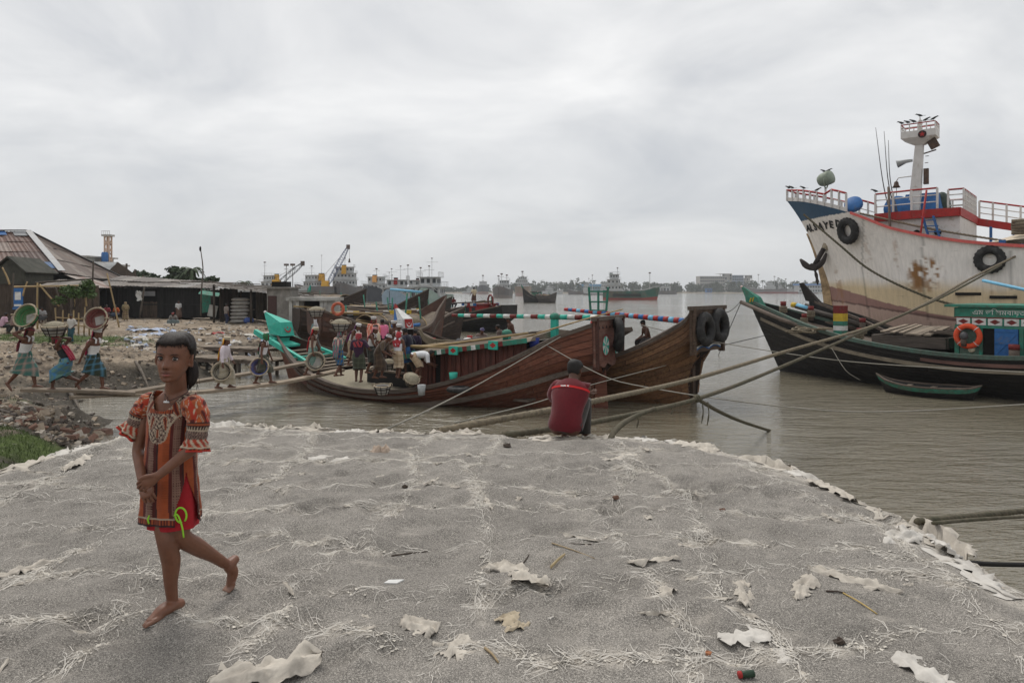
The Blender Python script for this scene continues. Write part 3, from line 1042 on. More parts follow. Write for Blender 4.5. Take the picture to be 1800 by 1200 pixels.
#  the girl in the foreground
def build_girl():
 gx,gy=-1.63,3.30
 root=thing('person','barefoot girl in an orange patterned tunic walking across the grey sand','person',(gx,gy,sh(gx,gy)))
 P=lambda px,py,Y:W(px,py,Y)
 mb=MB();fm=MB()
 n=24
 fwd=Vector((-.24,-.97,0)).normalized();rgt=Vector((fwd.y,-fwd.x,0))
 up=Vector((0,0,1))
 def ell(c,w,d,cnt=n,f=fwd,r=rgt,k=1.0,tilt=0.0):
  return[c+r*(math.cos(2*math.pi*j/cnt)*w*k)+f*(math.sin(2*math.pi*j/cnt)*d*k)+up*(tilt*math.cos(2*math.pi*j/cnt))for j in range(cnt)]
 spine=[(304,880,3.30),(302,850,3.30),(301,805,3.295),(302,760,3.285),(304,728,3.28),(306,706,3.275),(307.5,695,3.272),(309,686,3.268),(310,668,3.255),(310,655,3.25)]
 wid=[(.06,.05),(.108,.082),(.098,.074),(.106,.078),(.112,.076),(.110,.064),(.080,.054),(.052,.046),(.044,.043),(.042,.042)]
 mb.loft([ell(P(*s),w,d)for s,(w,d)in zip(spine,wid)])
 shR,shL=P(262,708,3.335),P(348,711,3.215)
 elR,elL=P(243,790,3.31),P(341,785,3.16)
 wrR,wrL=P(250,846,3.165),P(279,835,3.085)
 limb(mb,[P(279,706,3.31),shR,shR.lerp(elR,.5),elR,elR.lerp(wrR,.35),wrR],[.028,.035,.031,.027,.0265,.0195],12)
 limb(mb,[P(331,708,3.235),shL,shL.lerp(elL,.5),elL,elL.lerp(wrL,.35),wrL],[.028,.034,.031,.027,.0265,.0195],12)
 kn=P(257,848,3.065)
 ax=(kn-wrL).normalized()
 pv=Vector((0,0,-1));pv=(pv-ax*pv.dot(ax)).normalized()
 limb(mb,[wrL,wrL.lerp(kn,.5),kn],[.020,.027,.028],12,.52,up=pv)
 for q in range(4):
  o=kn+pv*((q-1.5)*.0142)-ax*.012
  ln=(.034,.039,.037,.029)[q]
  m1_=o+ax*ln*.75+Vector((0,-.004,-.001));m2_=m1_+ax*ln*.55+Vector((0,.014,-.006));m3_=m2_+ax*ln*.18+Vector((.002,.022,-.008))
  limb(fm,[o-ax*.01,o,m1_,m2_,m3_],[.0074,.0074,.0070,.0064,.0050],8,ns=10)
 th=wrL.lerp(kn,.35)-pv*.014+Vector((0,-.008,0))
 limb(mb,[th,th+ax*.026-pv*.013,th+ax*.050-pv*.014+Vector((0,.004,0))],[.0105,.0092,.007],8,ns=8)
 knR=P(258,867,3.125)
 ax=(knR-wrR).normalized()
 pv=Vector((1,0,0.1));pv=(pv-ax*pv.dot(ax)).normalized()
 limb(mb,[wrR,wrR.lerp(knR,.5),knR],[.0195,.026,.027],12,.52,up=pv)
 for q in range(4):
  o=knR+pv*((q-1.5)*.0142)-ax*.012
  ln=(.030,.036,.039,.034)[q]
  d2_=Vector((.35,.25,-.9)).normalized()
  m1_=o+ax.lerp(d2_,.4)*ln*.8;m2_=m1_+d2_*ln*.55;m3_=m2_+Vector((.25,.6,-.75)).normalized()*ln*.3
  limb(fm,[o-ax*.01,o,m1_,m2_,m3_],[.0074,.0074,.0070,.0064,.0050],8,ns=10)
 th=wrR.lerp(knR,.4)+pv*.016
 limb(mb,[th,th+ax*.026+pv*.012,th+ax*.048+pv*.010],[.0105,.0092,.007],8,ns=8)
 hR,kR,aR=P(288,868,3.30),P(294,955,3.235),P(303,1062,3.285)
 hL,kL,aL=P(318,868,3.285),P(318,940,3.27),P(395,990,3.53)
 zg=sh(aR.x,aR.y)
 aR.z=zg+.062
 limb(mb,[hR,hR.lerp(kR,.5),kR,kR.lerp(aR,.32)+Vector((.004,.012,0)),kR.lerp(aR,.7),aR],[.072,.060,.044,.043,.031,.026],14)
 limb(mb,[hL,hL.lerp(kL,.5),kL,kL.lerp(aL,.35)+Vector((0,.0,-.006)),kL.lerp(aL,.72),aL],[.072,.058,.044,.042,.031,.026],14)
 td=Vector((-.36,-.93,0)).normalized();ts=Vector((td.y,-td.x,0))
 g=lambda a,s,z:Vector((aR.x,aR.y,zg))+td*a+ts*s+Vector((0,0,z))
 limb(mb,[g(-.040,0,.026),g(.0,0,.034),g(.055,.002,.030),g(.105,.004,.018),g(.130,.004,.013)],[.025,.028,.028,.017,.012],12,1.35,up=Vector((0,0,1)))
 limb(mb,[g(.075,-.016,.016),g(.120,-.017,.013),g(.120,.020,.012)],[.014,.012,.011],8)
 for q in range(5):
  s=-.020+q*.0118
  l0=(.168,.166,.158,.149,.139)[q]
  limb(fm,[g(l0-.05,s,.012),g(l0-.012,s*1.08,.013),g(l0,s*1.08,.008)],[(.0095,.0066,.0064,.0062,.006)[q],(.0092,.0064,.006,.0058,.0055)[q],.005],8)
 toe=Vector(P(404,1034,3.555));toe.z=sh(toe.x,toe.y)+.012
 heel=P(413,982,3.58)
 fdir=(toe-heel).normalized()
 sdv=Vector((.82,-.55,0));sdv=(sdv-fdir*sdv.dot(fdir)).normalized()
 nrm=fdir.cross(sdv)
 limb(mb,[heel,heel.lerp(aL,.45)+fdir*.02,heel.lerp(toe,.45),heel.lerp(toe,.8),toe-fdir*.005],[.022,.030,.027,.020,.013],12,1.25,up=nrm)
 for q in range(5):
  o=toe-fdir*.012+sdv*((q-2)*.0125)
  e_=o+fdir*.012+Vector((-.010,-.022,-.004))
  e_.z=max(e_.z,sh(e_.x,e_.y)+.004)
  limb(mb,[o-fdir*.02,o,e_],[.0095,.0085,.0065],8,ns=7)
 hc=P(306.5,629,3.215)
 hf=Vector((.10,-1,.035)).normalized()
 hr=Vector((hf.y,-hf.x,0)).normalized()
 hr=(hr+Vector((0,0,.05))).normalized()
 hu=hr.cross(hf).normalized()
 if hu.z<0:hu=-hu
 K=1.0
 Mh=Matrix((hr,hf,hu)).transposed()
 tf=lambda p:Mh@(Vector(p)*K)+hc
 mb.loft([[tf(p)for p in r]for r in head_rings(44,72)])
 limb(mb,[P(309.5,690,3.265),tf((0,-.020,-.055))],[.046,.043],14)
 for s in(1,-1):
  M3=Mh@Matrix.Rotation(R(-18*s),3,'Z')@Matrix.Rotation(R(90),3,'Y')
  mb.torus(tf((s*.077,-.014,-.008)),.020,.006,M3@Matrix.Diagonal((1.35,.85,1)),18,7)
  mb.ball(tf((s*.072,-.010,-.010)),(.008,.015,.024),8,6,M=Mh)
  mb.ball(tf((s*.071,.000,-.032)),(.006,.008,.008),8,6,M=Mh)
 m0=remeshed(mb,.0038,3,.4)
 nb_=len(m0.vertices)
 fm2=MB();fm2.v=[tuple(v.co)for v in m0.vertices];fm2.f=[list(p_.vertices)for p_ in m0.polygons];fm2.mi=[0]*len(fm2.f)
 fm2.add(fm.v,fm.f);me=fm2.mesh('girl_body');bpy.data.meshes.remove(m0)
 co=vco(me)
 base=np.array(srgb(112,73,54))
 cols=np.tile(base,(len(co),1))
 Mi=np.array(Mh.transposed());L=(co-np.array(hc))@Mi.T
 fr=(L[:,1]>.07)
 for(zc,hw,sg,colr,am)in((-.0605,.0205,.0050,(92,52,45),.7),(-.0738,.0185,.0060,(142,78,70),.85),(-.0668,.020,.0019,(34,14,14),.8)):
  q=(np.exp(-(L[:,0]/hw)**4-((L[:,2]-zc-8*L[:,0]**2*(1 if zc<-.07 else-.6))/sg)**4)*fr)[:,None]*am
  cols=cols*(1-q)+np.array(srgb(*colr))*q
 warm=np.exp(-((np.abs(L[:,0])-.035)/.02)**2-((L[:,2]+.03)/.022)**2)*(L[:,1]>.04)
 cols=cols*(1-.35*warm[:,None])+np.array(srgb(140,88,62))*.35*warm[:,None]
 zz=co[:,2]-SAND_Z
 d=np.clip(1-zz/.05,0,1)[:,None]*.35
 cols=cols*(1-d)+np.array(srgb(150,125,108))*d
 d2s=np.clip(((co-np.array(heel))@np.array(-nrm if nrm.y<0 else nrm))/.02,0,1)[:,None]*(np.linalg.norm(co-np.array(heel),axis=1)<.2)[:,None]
 cols=cols*(1-.4*d2s)+np.array(srgb(165,120,95))*.4*d2s
 knee=np.exp(-np.sum((co-np.array(kR+Vector((-.01,-.04,0))))**2,1)/.0012)[:,None]*.3
 cols=cols*(1-knee)+np.array(srgb(80,50,40))*knee
 cols*=(1+.10*vfbm(co[:,0]*22,co[:,2]*22+co[:,1]*15,3,7))[:,None]
 set_col(me,cols)
 link('body',me,VC('girl_skin',.48,.12,500,.45,sss=.06),root,True,True)
 m_eye=VC('eye_surface',.12,spec=.6)
 m_lash=M('dark_lash',(.012,.009,.008),.7,.2,40,0)
 for s in(1,-1):
  ec=Vector((s*.0305,.0705,.0005))
  em=MB();em.ball(tf(ec),.0125,22,16,M=Mh)
  eme=em.mesh('eye');c0=vco(eme)
  l=((c0-np.array(hc))@Mi.T-np.array(ec))/.0125
  gaze=np.array([-.22,.97,.02]);gaze/=np.linalg.norm(gaze)
  dd=l@gaze
  ecol=np.tile(np.array(srgb(196,184,176)),(len(c0),1))
  ecol[dd>.74]=srgb(30,17,12);ecol[dd>.92]=(.004,.004,.004)
  set_col(eme,ecol)
  link('eye',eme,m_eye,root,True,True)
  lm=MB()
  lm.tube([tf(ec+Vector((.0158*math.cos(a),.0118-.0045*abs(math.cos(a))**2,.0015+.0078*math.sin(a))))for a in np.linspace(R(6),R(174),11)],.0019,6)
  lm.obj('eyelash',m_lash,root,True,True)
  lm=MB()
  lm.tube([tf(ec+Vector((.0165*math.cos(a),.0105-.005*abs(math.cos(a))**2,.0040+.0095*math.sin(a))))for a in np.linspace(R(4),R(176),11)],.0030,6)
  lm.tube([tf(ec+Vector((.0155*math.cos(a),.0105-.005*abs(math.cos(a))**2,-.0008+.0078*math.sin(a))))for a in np.linspace(R(184),R(356),11)],.0018,6)
  lme=lm.mesh('eyelid');set_col(lme,np.tile(np.array(srgb(92,58,44)),(len(lme.vertices),1)))
  link('eyelid',lme,VC('girl_skin'),root,True,True)
  bm_=MB()
  bm_.tube([tf(Vector((s*(.014+.036*q),.0895-.006*q-.006*q*q,.0175+.0068*math.sin(q*2.3)-.002*q)))for q in np.linspace(0,1,9)],[.0008,.0016,.0019,.0020,.0019,.0017,.0014,.0010,.0005],6,flat=1.7)
  bm_.obj('eyebrow',m_lash,root,True,True)
  nm=MB();nm.ball(tf(Vector((s*.0075,.1035,-.0450))),(.0030,.0035,.0018),8,6,M=Mh)
  nm.obj('nostril',M('nostril_shadow',srgb(48,26,20),.9,0,5,0),root,True,True)
 m_hair,nt,b=newmat('girl_hair')
 vec=coords(nt,scale=(1,1,.25),rnd=False)
 hn=noise(nt,vec,260,4,.7)
 nt.links.new(ramp(nt,hn,[(.35,(.007,.005,.0045)),(.7,(.030,.020,.016))]),b.inputs['Base Color'])
 b.inputs['Roughness'].default_value=.5
 b.inputs['Specular IOR Level'].default_value=.22
 bump(nt,b,hn,.6,.004)
 hm=MB()
 rs=[]
 for r in range(40):
  u0=lerp(-.07,.107,(r+.5)/40)
  ring=[]
  for j in range(64):
   a=2*math.pi*j/64
   sa=math.sin(a)
   lim=min(lerp(-.058,.064,sst(-.62,.50,sa))-.006*math.exp(-((sa-.98)/.12)**2)-.012*math.exp(-((sa-.30)/.10)**2),.072)
   t=sst(-.006,.010,u0-lim)
   off=lerp(-.010,.0105+.006*sst(.3,-.6,sa)*sst(-.07,.03,u0)+.004*fbm(a*7,u0*30,3),t)
   ring.append(tf(head_point(u0,a,off,False)))
  rs.append(ring)
 hm.loft(rs)
 hm.obj('hair',m_hair,root,True,True)
 pm=MB()
 tail=spline([tf((-.012,-.080,-.022)),tf((-.034,-.104,-.034)),tf((-.047,-.100,-.075)),tf((-.048,-.088,-.120)),tf((-.044,-.080,-.158))],16)
 pm.tube(tail,[.020,.022,.025,.027,.029,.030,.031,.031,.030,.029,.027,.024,.020,.015,.009,.002],18,lobes=11,amp=.22,twist=3)
 r_=random.Random(3)
 for k in range(40):
  p0=tail[r_.randint(2,11)]+Vector((r_.uniform(-.026,.026),r_.uniform(-.02,.02),0))
  a1,a2=r_.uniform(-.008,.012),r_.uniform(-.012,.014)
  pm.tube(spline([p0,p0+Vector((a1,0,-.02)),p0+Vector((a1+a2*.5,0,-.04)),p0+Vector((a1*.5+a2,0,-.06))],6),.0008,4)
 pm.obj('pony_tail',m_hair,root,True,True)
 sm_=MB()
 for k in range(14):
  a=r_.choice((r_.uniform(R(-40),R(35)),r_.uniform(R(145),R(220))));u0=r_.uniform(.03,.095)
  p0=head_point(u0,a,.010,False);p1=head_point(min(.105,u0+r_.uniform(-.03,.03)),a+r_.uniform(-.3,.3),.017,False)
  p2=head_point(max(-.05,u0+r_.uniform(-.05,.02)),a+r_.uniform(-.4,.4),.015,False)
  sm_.tube([tf(p0),tf(p1),tf(p2)],.00045,3)
 for k in range(170):
  a=r_.uniform(R(-28),R(208));sa=math.sin(a)
  lim=min(lerp(-.058,.064,sst(-.62,.50,sa)),.070)+r_.uniform(-.002,.008)
  p0=head_point(min(.1,lim+.006),a,.009,False);p1=head_point(min(.1,lim-.004),a+r_.uniform(-.05,.05),.004,False);p2=head_point(max(-.06,lim-r_.uniform(.006,.018)),a+r_.uniform(-.12,.12),.0015,False)
  sm_.tube([tf(p0),tf(p1),tf(p2)],[.0012,.0008,.0003],3)
 sm_.tube([tf((.01,.096,.062)),tf((-.02,.101,.04)),tf((-.036,.094,.012))],.0004,3)
 sm_.tube([tf((.0,.096,.064)),tf((.022,.099,.045)),tf((.035,.094,.03))],.0004,3)
 sm_.obj('loose_strands',m_hair,root,True,True)['kind']='stuff'
#      tunic
 NU,NV=200,170
 zs=[P(304,y,3.29).z for y in(697,703,716,740,775,815,850,880,912)]
 ctr=[(307,697,3.273),(306,703,3.275),(304,716,3.278),(303,740,3.283),(301,775,3.288),(300,815,3.292),(300,850,3.295),(300,880,3.298),(300,912,3.30)]
 ww=[.108,.118,.122,.122,.121,.126,.132,.138,.142]
 dd_=[.066,.072,.082,.092,.094,.098,.104,.110,.114]
 cp=[P(*q)for q in ctr]
 tz=list(np.linspace(0,1,len(ctr)))
 ring_t=[]
 rows,uvs=[],[]
 for i in range(NV):
  t=i/(NV-1)
  tt=t
  c=Vector([smooth_interp([0,.04,.10,.22,.38,.56,.72,.85,1],[q[k]for q in cp],tt)for k in range(3)])
  w=smooth_interp([0,.04,.10,.22,.38,.56,.72,.85,1],ww,tt);dpt=smooth_interp([0,.04,.10,.22,.38,.56,.72,.85,1],dd_,tt)
  row=[]
  for j in range(NU):
   a=2*math.pi*j/NU
   k=1.0
   fo=tt*tt
   k+=fo*(.085*math.sin(a*6+1.1+1.2*math.sin(a*2))+.03*math.sin(a*13+tt*3))+.022*fbm(a*2.3,tt*9,9)+.010*fbm(a*6,tt*16,3)+.018*sst(.3,.8,tt)*math.sin(a*3+tt*9)
   p=c+rgt*(math.cos(a)*w*k)+fwd*(math.sin(a)*dpt*k)
   if t<.10:
    s_=(1-t/.10)
    p.z+=s_*(.030*abs(math.cos(a))**1.5-.006)
   row.append(p)
   uvs.append((a,tt,math.cos(a)*w,p.z))
  rows.append(row)
 tun=MB();
 vs_=[v for r in rows for v in r]
 fs_=[]
 for i in range(NV-1):
  t=i/(NV-1)
  for j in range(NU):
   a=2*math.pi*(j+.5)/NU
   sa,ca=math.sin(a),math.cos(a)
   if sa>0 and t<.105*sst(.78,.15,abs(ca))+.0*ca:continue
   if sa<=0 and t<.02*sst(.7,.2,abs(ca)):continue
   da=math.atan2(math.sin(a-R(158)),math.cos(a-R(158)))
   if t>.60 and abs(da)<lerp(.02,.46,sst(.58,.9,t)):continue
   da2=math.atan2(math.sin(a-R(-12)),math.cos(a-R(-12)))
   if t>.62 and abs(da2)<lerp(.02,.14,sst(.60,.95,t)):continue
   k=(j+1)%NU
   fs_.append((i*NU+j,i*NU+k,(i+1)*NU+k,(i+1)*NU+j))
 tun.add(vs_,fs_)
 tme=tun.mesh('tunic')
 U=np.array(uvs);a_,t_,x_,z_=U[:,0],U[:,1],U[:,2],U[:,3]
 OR,DR,GR,CR,BK=[np.array(srgb(*q))for q in((150,74,42),(82,36,32),(128,106,94),(172,156,136),(46,32,31))]
 wv=(np.sin(t_*620)*np.sin(a_*190))[:,None]
 sx=x_+0
 band=np.mod(a_*180/np.pi+8+3*np.sin(t_*3),58)
 cols=np.tile(OR,(len(a_),1))
 cols[(band>14)&(band<21)]=DR
 g_=(band>=21)&(band<37);cols[g_]=(GR*.72+OR*.16)
 dots=(np.sin(t_*330)>.25)&(np.sin(a_*115)>.1);cols[g_&dots]=BK*.6+DR*.4
 cols[(band>=37)&(band<44)]=DR*.8
 cols[(band>=44)&(band<47)]=BK
 th_=(np.sin(t_*520)>.75)&(band<14);cols[th_]*=.72
 hb=t_>.945;cols[hb]=DR;cols[hb&(np.sin(a_*60)>.2)]=OR;cols[(t_>.93)&(t_<=.945)]=CR*.8;cols[(t_>.985)]=BK
 fr_=np.sin(a_)>0.0
 X=np.cos(a_)*.122;T=t_*.60
 yoke=fr_&(np.abs(X)<np.interp(T,[.0,.06,.10,.14,.18,.205,.215,.225],[.13,.11,.072,.050,.042,.034,.018,.0]))
 cols[yoke]=GR*.75+CR*.12
 sw=np.sin(X*310+2.2*np.sin(T*170))+np.sin(T*300+2.0*np.sin(X*190))
 cols[yoke&(sw>.75)]=CR
 cols[yoke&(sw<-.95)]=BK
 cols[yoke&(np.abs(sw)<.10)]=DR*.9
 def drop(cx,cy,ang,ln,wd):
  ca,sa=math.cos(ang),math.sin(ang)
  u=(X-cx)*ca+(T-cy)*sa;v=-(X-cx)*sa+(T-cy)*ca
  u=u/ln
  hw=wd*np.sqrt(np.clip(1-u*u,0,1))*(1-.55*u)+1e-6
  return np.where(np.abs(u)<1,np.abs(v)/hw,9)
 for(cx,cy,an,ln,wd)in((.074,.062,1.15,.046,.017),(-.074,.062,1.99,.046,.017),(.036,.125,1.45,.034,.013),(-.036,.125,1.7,.034,.013),(0,.178,1.57,.026,.012),(.105,.05,.9,.03,.012),(-.105,.05,2.2,.03,.012)):
  q=drop(cx,cy,an,ln,wd)
  cols[fr_&(q<1.25)]=CR;cols[fr_&(q<.98)]=GR*.55;cols[fr_&(q<.78)]=CR*.85;cols[fr_&(q<.55)]=OR*.9;cols[fr_&(q<.28)]=DR
 edge_y=fr_&~yoke&(np.abs(X)<.008+np.interp(T,[.0,.06,.10,.14,.18,.205,.215,.225],[.13,.11,.072,.050,.042,.034,.018,.0]))&(T<.22)
 cols[edge_y]=CR*.9
 nk=fr_&(t_>.09)&(t_<.125)&(np.abs(X)<.065);cols[nk]=OR
 nk2=nk&(np.sin(a_*70)>.3);cols[nk2]=DR
 cols=cols*(1+.07*wv)
 cols*=(1+.10*vfbm(a_*4,t_*14,3,17))[:,None]
 set_col(tme,cols)
 m_cl=VC('tunic_cloth',.85,.25,700,.2,.15)
 to=link('tunic',tme,m_cl,root,True,True)
 md=to.modifiers.new('s','SOLIDIFY');md.thickness=.002
 for side_,(s0,s1,s2)in(('r',(P(274,701,3.318),P(251,722,3.335),P(240,748,3.33))),('l',(P(332,702,3.232),P(348,732,3.20),P(345,772,3.185)))):
  pts=spline([s0,s1,s2],34)
  ext=(pts[-1]-pts[-4]).normalized()
  if side_=='r':ext=(ext+Vector((-.35,0,.1))).normalized()
  for q in range(16):pts.append(pts[33]+ext*(.0032*(q+1)))
  fr=frames(pts)
  rings=[]
  nn=72
  cl=[]
  for i,(p,t,a,b)in enumerate(fr):
   q=i/33
   fl=max(0,(i-33)/16)
   r0=lerp(.058,.0465,min(1,q*1.05))+.002*math.sin(i*.9)+.026*fl**.8*.62
   r0*=.62+.38*math.sin(min(1,i/7)*math.pi/2)
   ring=[]
   for j in range(nn):
    an=2*math.pi*j/nn
    rr=r0*(1+.03*fbm(an*2,q*4,3))+fl*.010*math.sin(an*7)
    ring.append(p+a*(math.cos(an)*rr)+b*(math.sin(an)*rr))
    c_=OR*.95 if math.sin(an*5)>-.2 else np.array(srgb(160,56,38))
    sw_=math.sin(an*6+2.3*math.sin(q*9))+math.sin(q*21+2*math.sin(an*4))
    if q<.62:
     if abs(sw_-.5)<.22:c_=CR
     elif sw_>1.2:c_=np.array(srgb(172,88,46))
     elif sw_<-1.1:c_=DR
    elif q<.70:c_=BK if q<.64 or q>.685 else OR
    elif q<.78:c_=CR if math.sin(an*24)>0 else BK*1.5
    elif q<1.0:
     c_=GR if math.sin(an*26)*math.sin(q*70)>-.1 else BK*1.4
     if q<.80 or q>.97:c_=CR
    elif fl<.62:c_=np.array(srgb(150,60,40))if math.sin(an*10+fl*8)>-.3 else CR
    elif fl<.72:c_=CR
    elif fl<.86:c_=BK if math.sin(an*22)>0 else OR
    else:c_=np.array(srgb(165,48,36))
    cl.append(c_*(1+.12*fbm(an*3,q*6,1)))
   rings.append(ring)
  sm2=MB();sm2.loft(rings,(False,False))
  sme=sm2.mesh('sleeve');set_col(sme,np.array(cl))
  so=link('sleeve',sme,m_cl,root,True,True)
  md=so.modifiers.new('s','SOLIDIFY');md.thickness=.002
 rm=MB()
 rr_=[]
 for i in range(30):
  t=i/29
  c=P(303,lerp(800,922,t),3.295)
  rr_.append([c+rgt*(math.cos(a)*(lerp(.112,.124,t))*(1+t*.05*math.sin(a*7)))+fwd*(math.sin(a)*lerp(.086,.096,t)*(1+t*.05*math.sin(a*7+.6)))for a in np.linspace(0,2*math.pi,64,endpoint=False)])
 rm.loft(rr_,(False,False))
 ro=rm.obj('red_shorts',M('red_cotton',srgb(150,28,36),.85,.18,14,.35,bdist=.006),root,True,True)
 gm_=MB()
 c=P(318,905,3.165)
 loopP=[c+Vector((.026*math.sin(a),-.004*math.cos(a),.036*math.cos(a)))for a in np.linspace(R(175),R(500),20)]
 gm_.tube(loopP,.0042,7)
 gm_.obj('green_cord',M('lime_cord',srgb(140,200,50),.6,.1,20,.1),root,True,True);gm_=MB()
 gm_.tube(spline([P(306,906,3.165),P(312,904,3.162),P(320,925,3.16),P(323,944,3.165)],10),.004,6)
 gm_.obj('green_cord',M('lime_cord',(1,1,1)),root,True,True);gm_=MB()
 gm_.tube(spline([P(263,905,3.20),P(260,912,3.195),P(262,920,3.195)],6),.004,6)
 gm_.obj('green_cord',M('lime_cord',srgb(140,200,50),.6,.1,20,.1),root,True,True)
 m_cord=M('necklace_cord',(.03,.02,.018),.6,.2,40,0)
 nmb=MB()
 def chain(pz_,wide,dep):
  top_r,top_l=P(291,684,3.262),P(330,688,3.215)
  return spline([P(293,672,3.285),top_r,P(291+wide,684+dep*.55,3.215),P(294+pz_,684+dep,3.182),P(311,684+dep*.7,3.186),top_l,P(331,676,3.25)],26)
 nmb.tube(chain(-2,-1,21),.0016,5)
 nmb.obj('necklace',m_cord,root,True,True)
 nmb=MB();nmb.tube(chain(8,3,27),.0013,5);nmb.obj('necklace',m_cord,root,True,True)
 pmb=MB()
 pc=P(292.5,706.5,3.178)
 pmb.tube([pc-Vector((.014,-.002,0)),pc-Vector((.013,-.002,0)),pc+Vector((.013,-.002,0)),pc+Vector((.014,-.002,0))],[.002,.0045,.0045,.002],10)
 pmb.tube([pc+Vector((0,0,.003)),pc+Vector((0,0,.010))],.0018,6)
 pmb.obj('pendant',M('silver',(.6,.6,.6),.3,.1,20,0,metal=.6),root,True,True)
 return root
girl=build_girl()
#  wooden country boats
class Hull:
 def __init__(s,T,XK,XS,ZK,ZS,B,transom=0.0,trv=.55,full=2.2,flare=1.0):
  s.T,s.XK,s.XS,s.ZK,s.ZS,s.B=T,XK,XS,ZK,ZS,B
  s.transom,s.trv,s.full,s.flare=transom,trv,full,flare
 def p(s,t,v,side,off=0.0):
  g=lambda a:smooth_interp(s.T,a,t)
  xk,xs,zk,zs,b=g(s.XK),g(s.XS),g(s.ZK),g(s.ZS),g(s.B)
  e=sst(.80,1.0,t)if s.transom else 0.0
  fv=1-(1-v)**s.full
  bow=sst(.25,0.0,t)
  fv=lerp(fv,v**1.15,bow*.8)
  y=b*fv
  if s.transom:
   tv=s.transom*sst(s.trv-.12,s.trv+.12,v)*(.82+.18*v)
   y=lerp(y,max(tv,.07),e)
   xx=lerp(xk,xs,sst(s.trv-.30,s.trv+.02,v))if e>0 else 0
   x0=lerp(xk,xs,v)
   x=lerp(x0,xx,e)
  else:
   x=lerp(xk,xs,v)
  z=lerp(zk,zs,v**(1.0))
  y+=off
  return Vector((x,side*max(y,.02+off),z))
 def normal(s,t,v,side):
  e=1e-3
  t0,t1=max(0,t-e),min(1,t+e);v0,v1=max(0,v-e),min(1,v+e)
  a=s.p(t1,v,side)-s.p(t0,v,side);b=s.p(t,v1,side)-s.p(t,v0,side)
  n=a.cross(b)*(1 if side<0 else-1)
  n=n.normalized()if n.length>1e-9 else Vector((0,side,0))
  if n.y*side<0:n=-n
  return n
 def shell(s,nt=44,nv=12,deck_v=None):
  mb=MB()
  for side in(1,-1):
   mb.grid([[s.p(i/nt,j/nv,side,-.03)for j in range(nv+1)]for i in range(nt+1)])
  if s.transom:
   L=[s.p(1,j/nv,1,-.03)for j in range(nv+1)];Rr=[s.p(1,j/nv,-1,-.03)for j in range(nv+1)]
   mb.grid([L,Rr])
  return mb
 def strake(s,v0,v1,t0,t1,side,out=.018,n=20,gap=.006):
  mb=MB()
  vs,fs=[],[]
  for i in range(n+1):
   t=lerp(t0,t1,i/n)
   if i==0:t+=.0006
   if i==n:t-=.0006
   h=abs(smooth_interp(s.T,s.ZS,t)-smooth_interp(s.T,s.ZK,t))+.01
   g=min(gap/h,(v1-v0)*.2)
   for v,o in((v0+g,-.025),(v0+g*1.6,out),(v1-g*1.6,out),(v1-g,-.025)):
    vs.append(s.p(t,v,side)+s.normal(t,min(.999,max(.001,v)),side)*o)
  for i in range(n):
   for j in range(3):
    q=(i*4+j,i*4+j+1,(i+1)*4+j+1,(i+1)*4+j)
    fs.append(q if side>0 else q[::-1])
  fs.append((0,1,2,3));b=n*4;fs.append((b+3,b+2,b+1,b))
  mb.add(vs,fs)
  return mb
 def rail(s,v,t0,t1,side,w,h,out,n=40):
  mb=MB()
  rings=[]
  for i in range(n+1):
   t=lerp(t0,t1,i/n)
   p=s.p(t,v,side);q=s.normal(t,min(.999,v),side);q=Vector((q.x,q.y,q.z*.3)).normalized()
   k=min(1,.25+6*min(t-t0+.001,t1-t+.03))
   u=Vector((0,0,1))
   rings.append([p+q*(out+a*w*k)+u*(b*h)for a,b in((-.5,-.5),(.5,-.5),(.5,.5),(-.5,.5))])
  mb.loft(rings)
  return mb
 def deck(s,t0,t1,v,n=14,m=7,drop=0.0,mound=0.0):
  mb=MB()
  rows=[]
  for i in range(n+1):
   t=lerp(t0,t1,i/n)
   a,b=s.p(t,v,1,-.04),s.p(t,v,-1,-.04)
   rows.append([a.lerp(b,j/m)+Vector((0,0,-drop+mound*math.sin(math.pi*j/m)*math.sin(math.pi*i/n)))for j in range(m+1)])
  mb.grid(rows)
  return mb
def build_planks(h,root_part,mat,nst,vrange=(0.0,1.0),sides=(-1,),butts=3,seed=1,n=12,trange=(0.0,1.0),out=.018):
 r=random.Random(seed)
 vv=[lerp(vrange[0],vrange[1],k/nst)for k in range(nst+1)]
 for side in sides:
  for k in range(nst):
   cuts=[trange[0]]+sorted(lerp(trange[0],trange[1],(q+.5+r.uniform(-.35,.35))/butts)for q in range(1,butts))+[trange[1]]
   for a,b in zip(cuts,cuts[1:]):
    h.strake(vv[k],vv[k+1],a,b,side,out*r.uniform(.75,1.25),max(5,int(n*(b-a)*butts))).obj('plank',mat,root_part)
def tyre(name,label,c,rot,R_=.42,r=.15,group=None,loops=True,mat=None,top=True):
 t=thing(name,label,'tyre',c,0,group)if top else None
 mb=MB()
 mb.torus((0,0,0),R_,r,rot,40,12,tread=.018,flat=.85)
 o=mb.obj('tyre_casing',mat or m_rubber,t,True)
 return t
m_rubber=M('old_rubber',(.022,.021,.021),.75,.4,8,.5,dirt=(.09,.085,.08),dirt_amt=.25)
m_rope=M('hemp_rope',(.20,.165,.115),.95,.3,30,.4,dirt=(.08,.07,.05))
m_ropewet=M('weedy_rope',(.105,.09,.062),.95,.4,14,.5,dirt=(.05,.055,.03))
m_ropeg=M('thin_line',(.25,.235,.20),.9,.2,20,.2)
m_turq=M('turquoise_paint',srgb(52,170,150),.55,.16,5,.2,dirt=(.16,.16,.13),dirt_amt=.12)
m_turqd=M('worn_turquoise',srgb(46,128,108),.7,.25,7,.3,dirt=(.09,.07,.05),dirt_amt=.5)
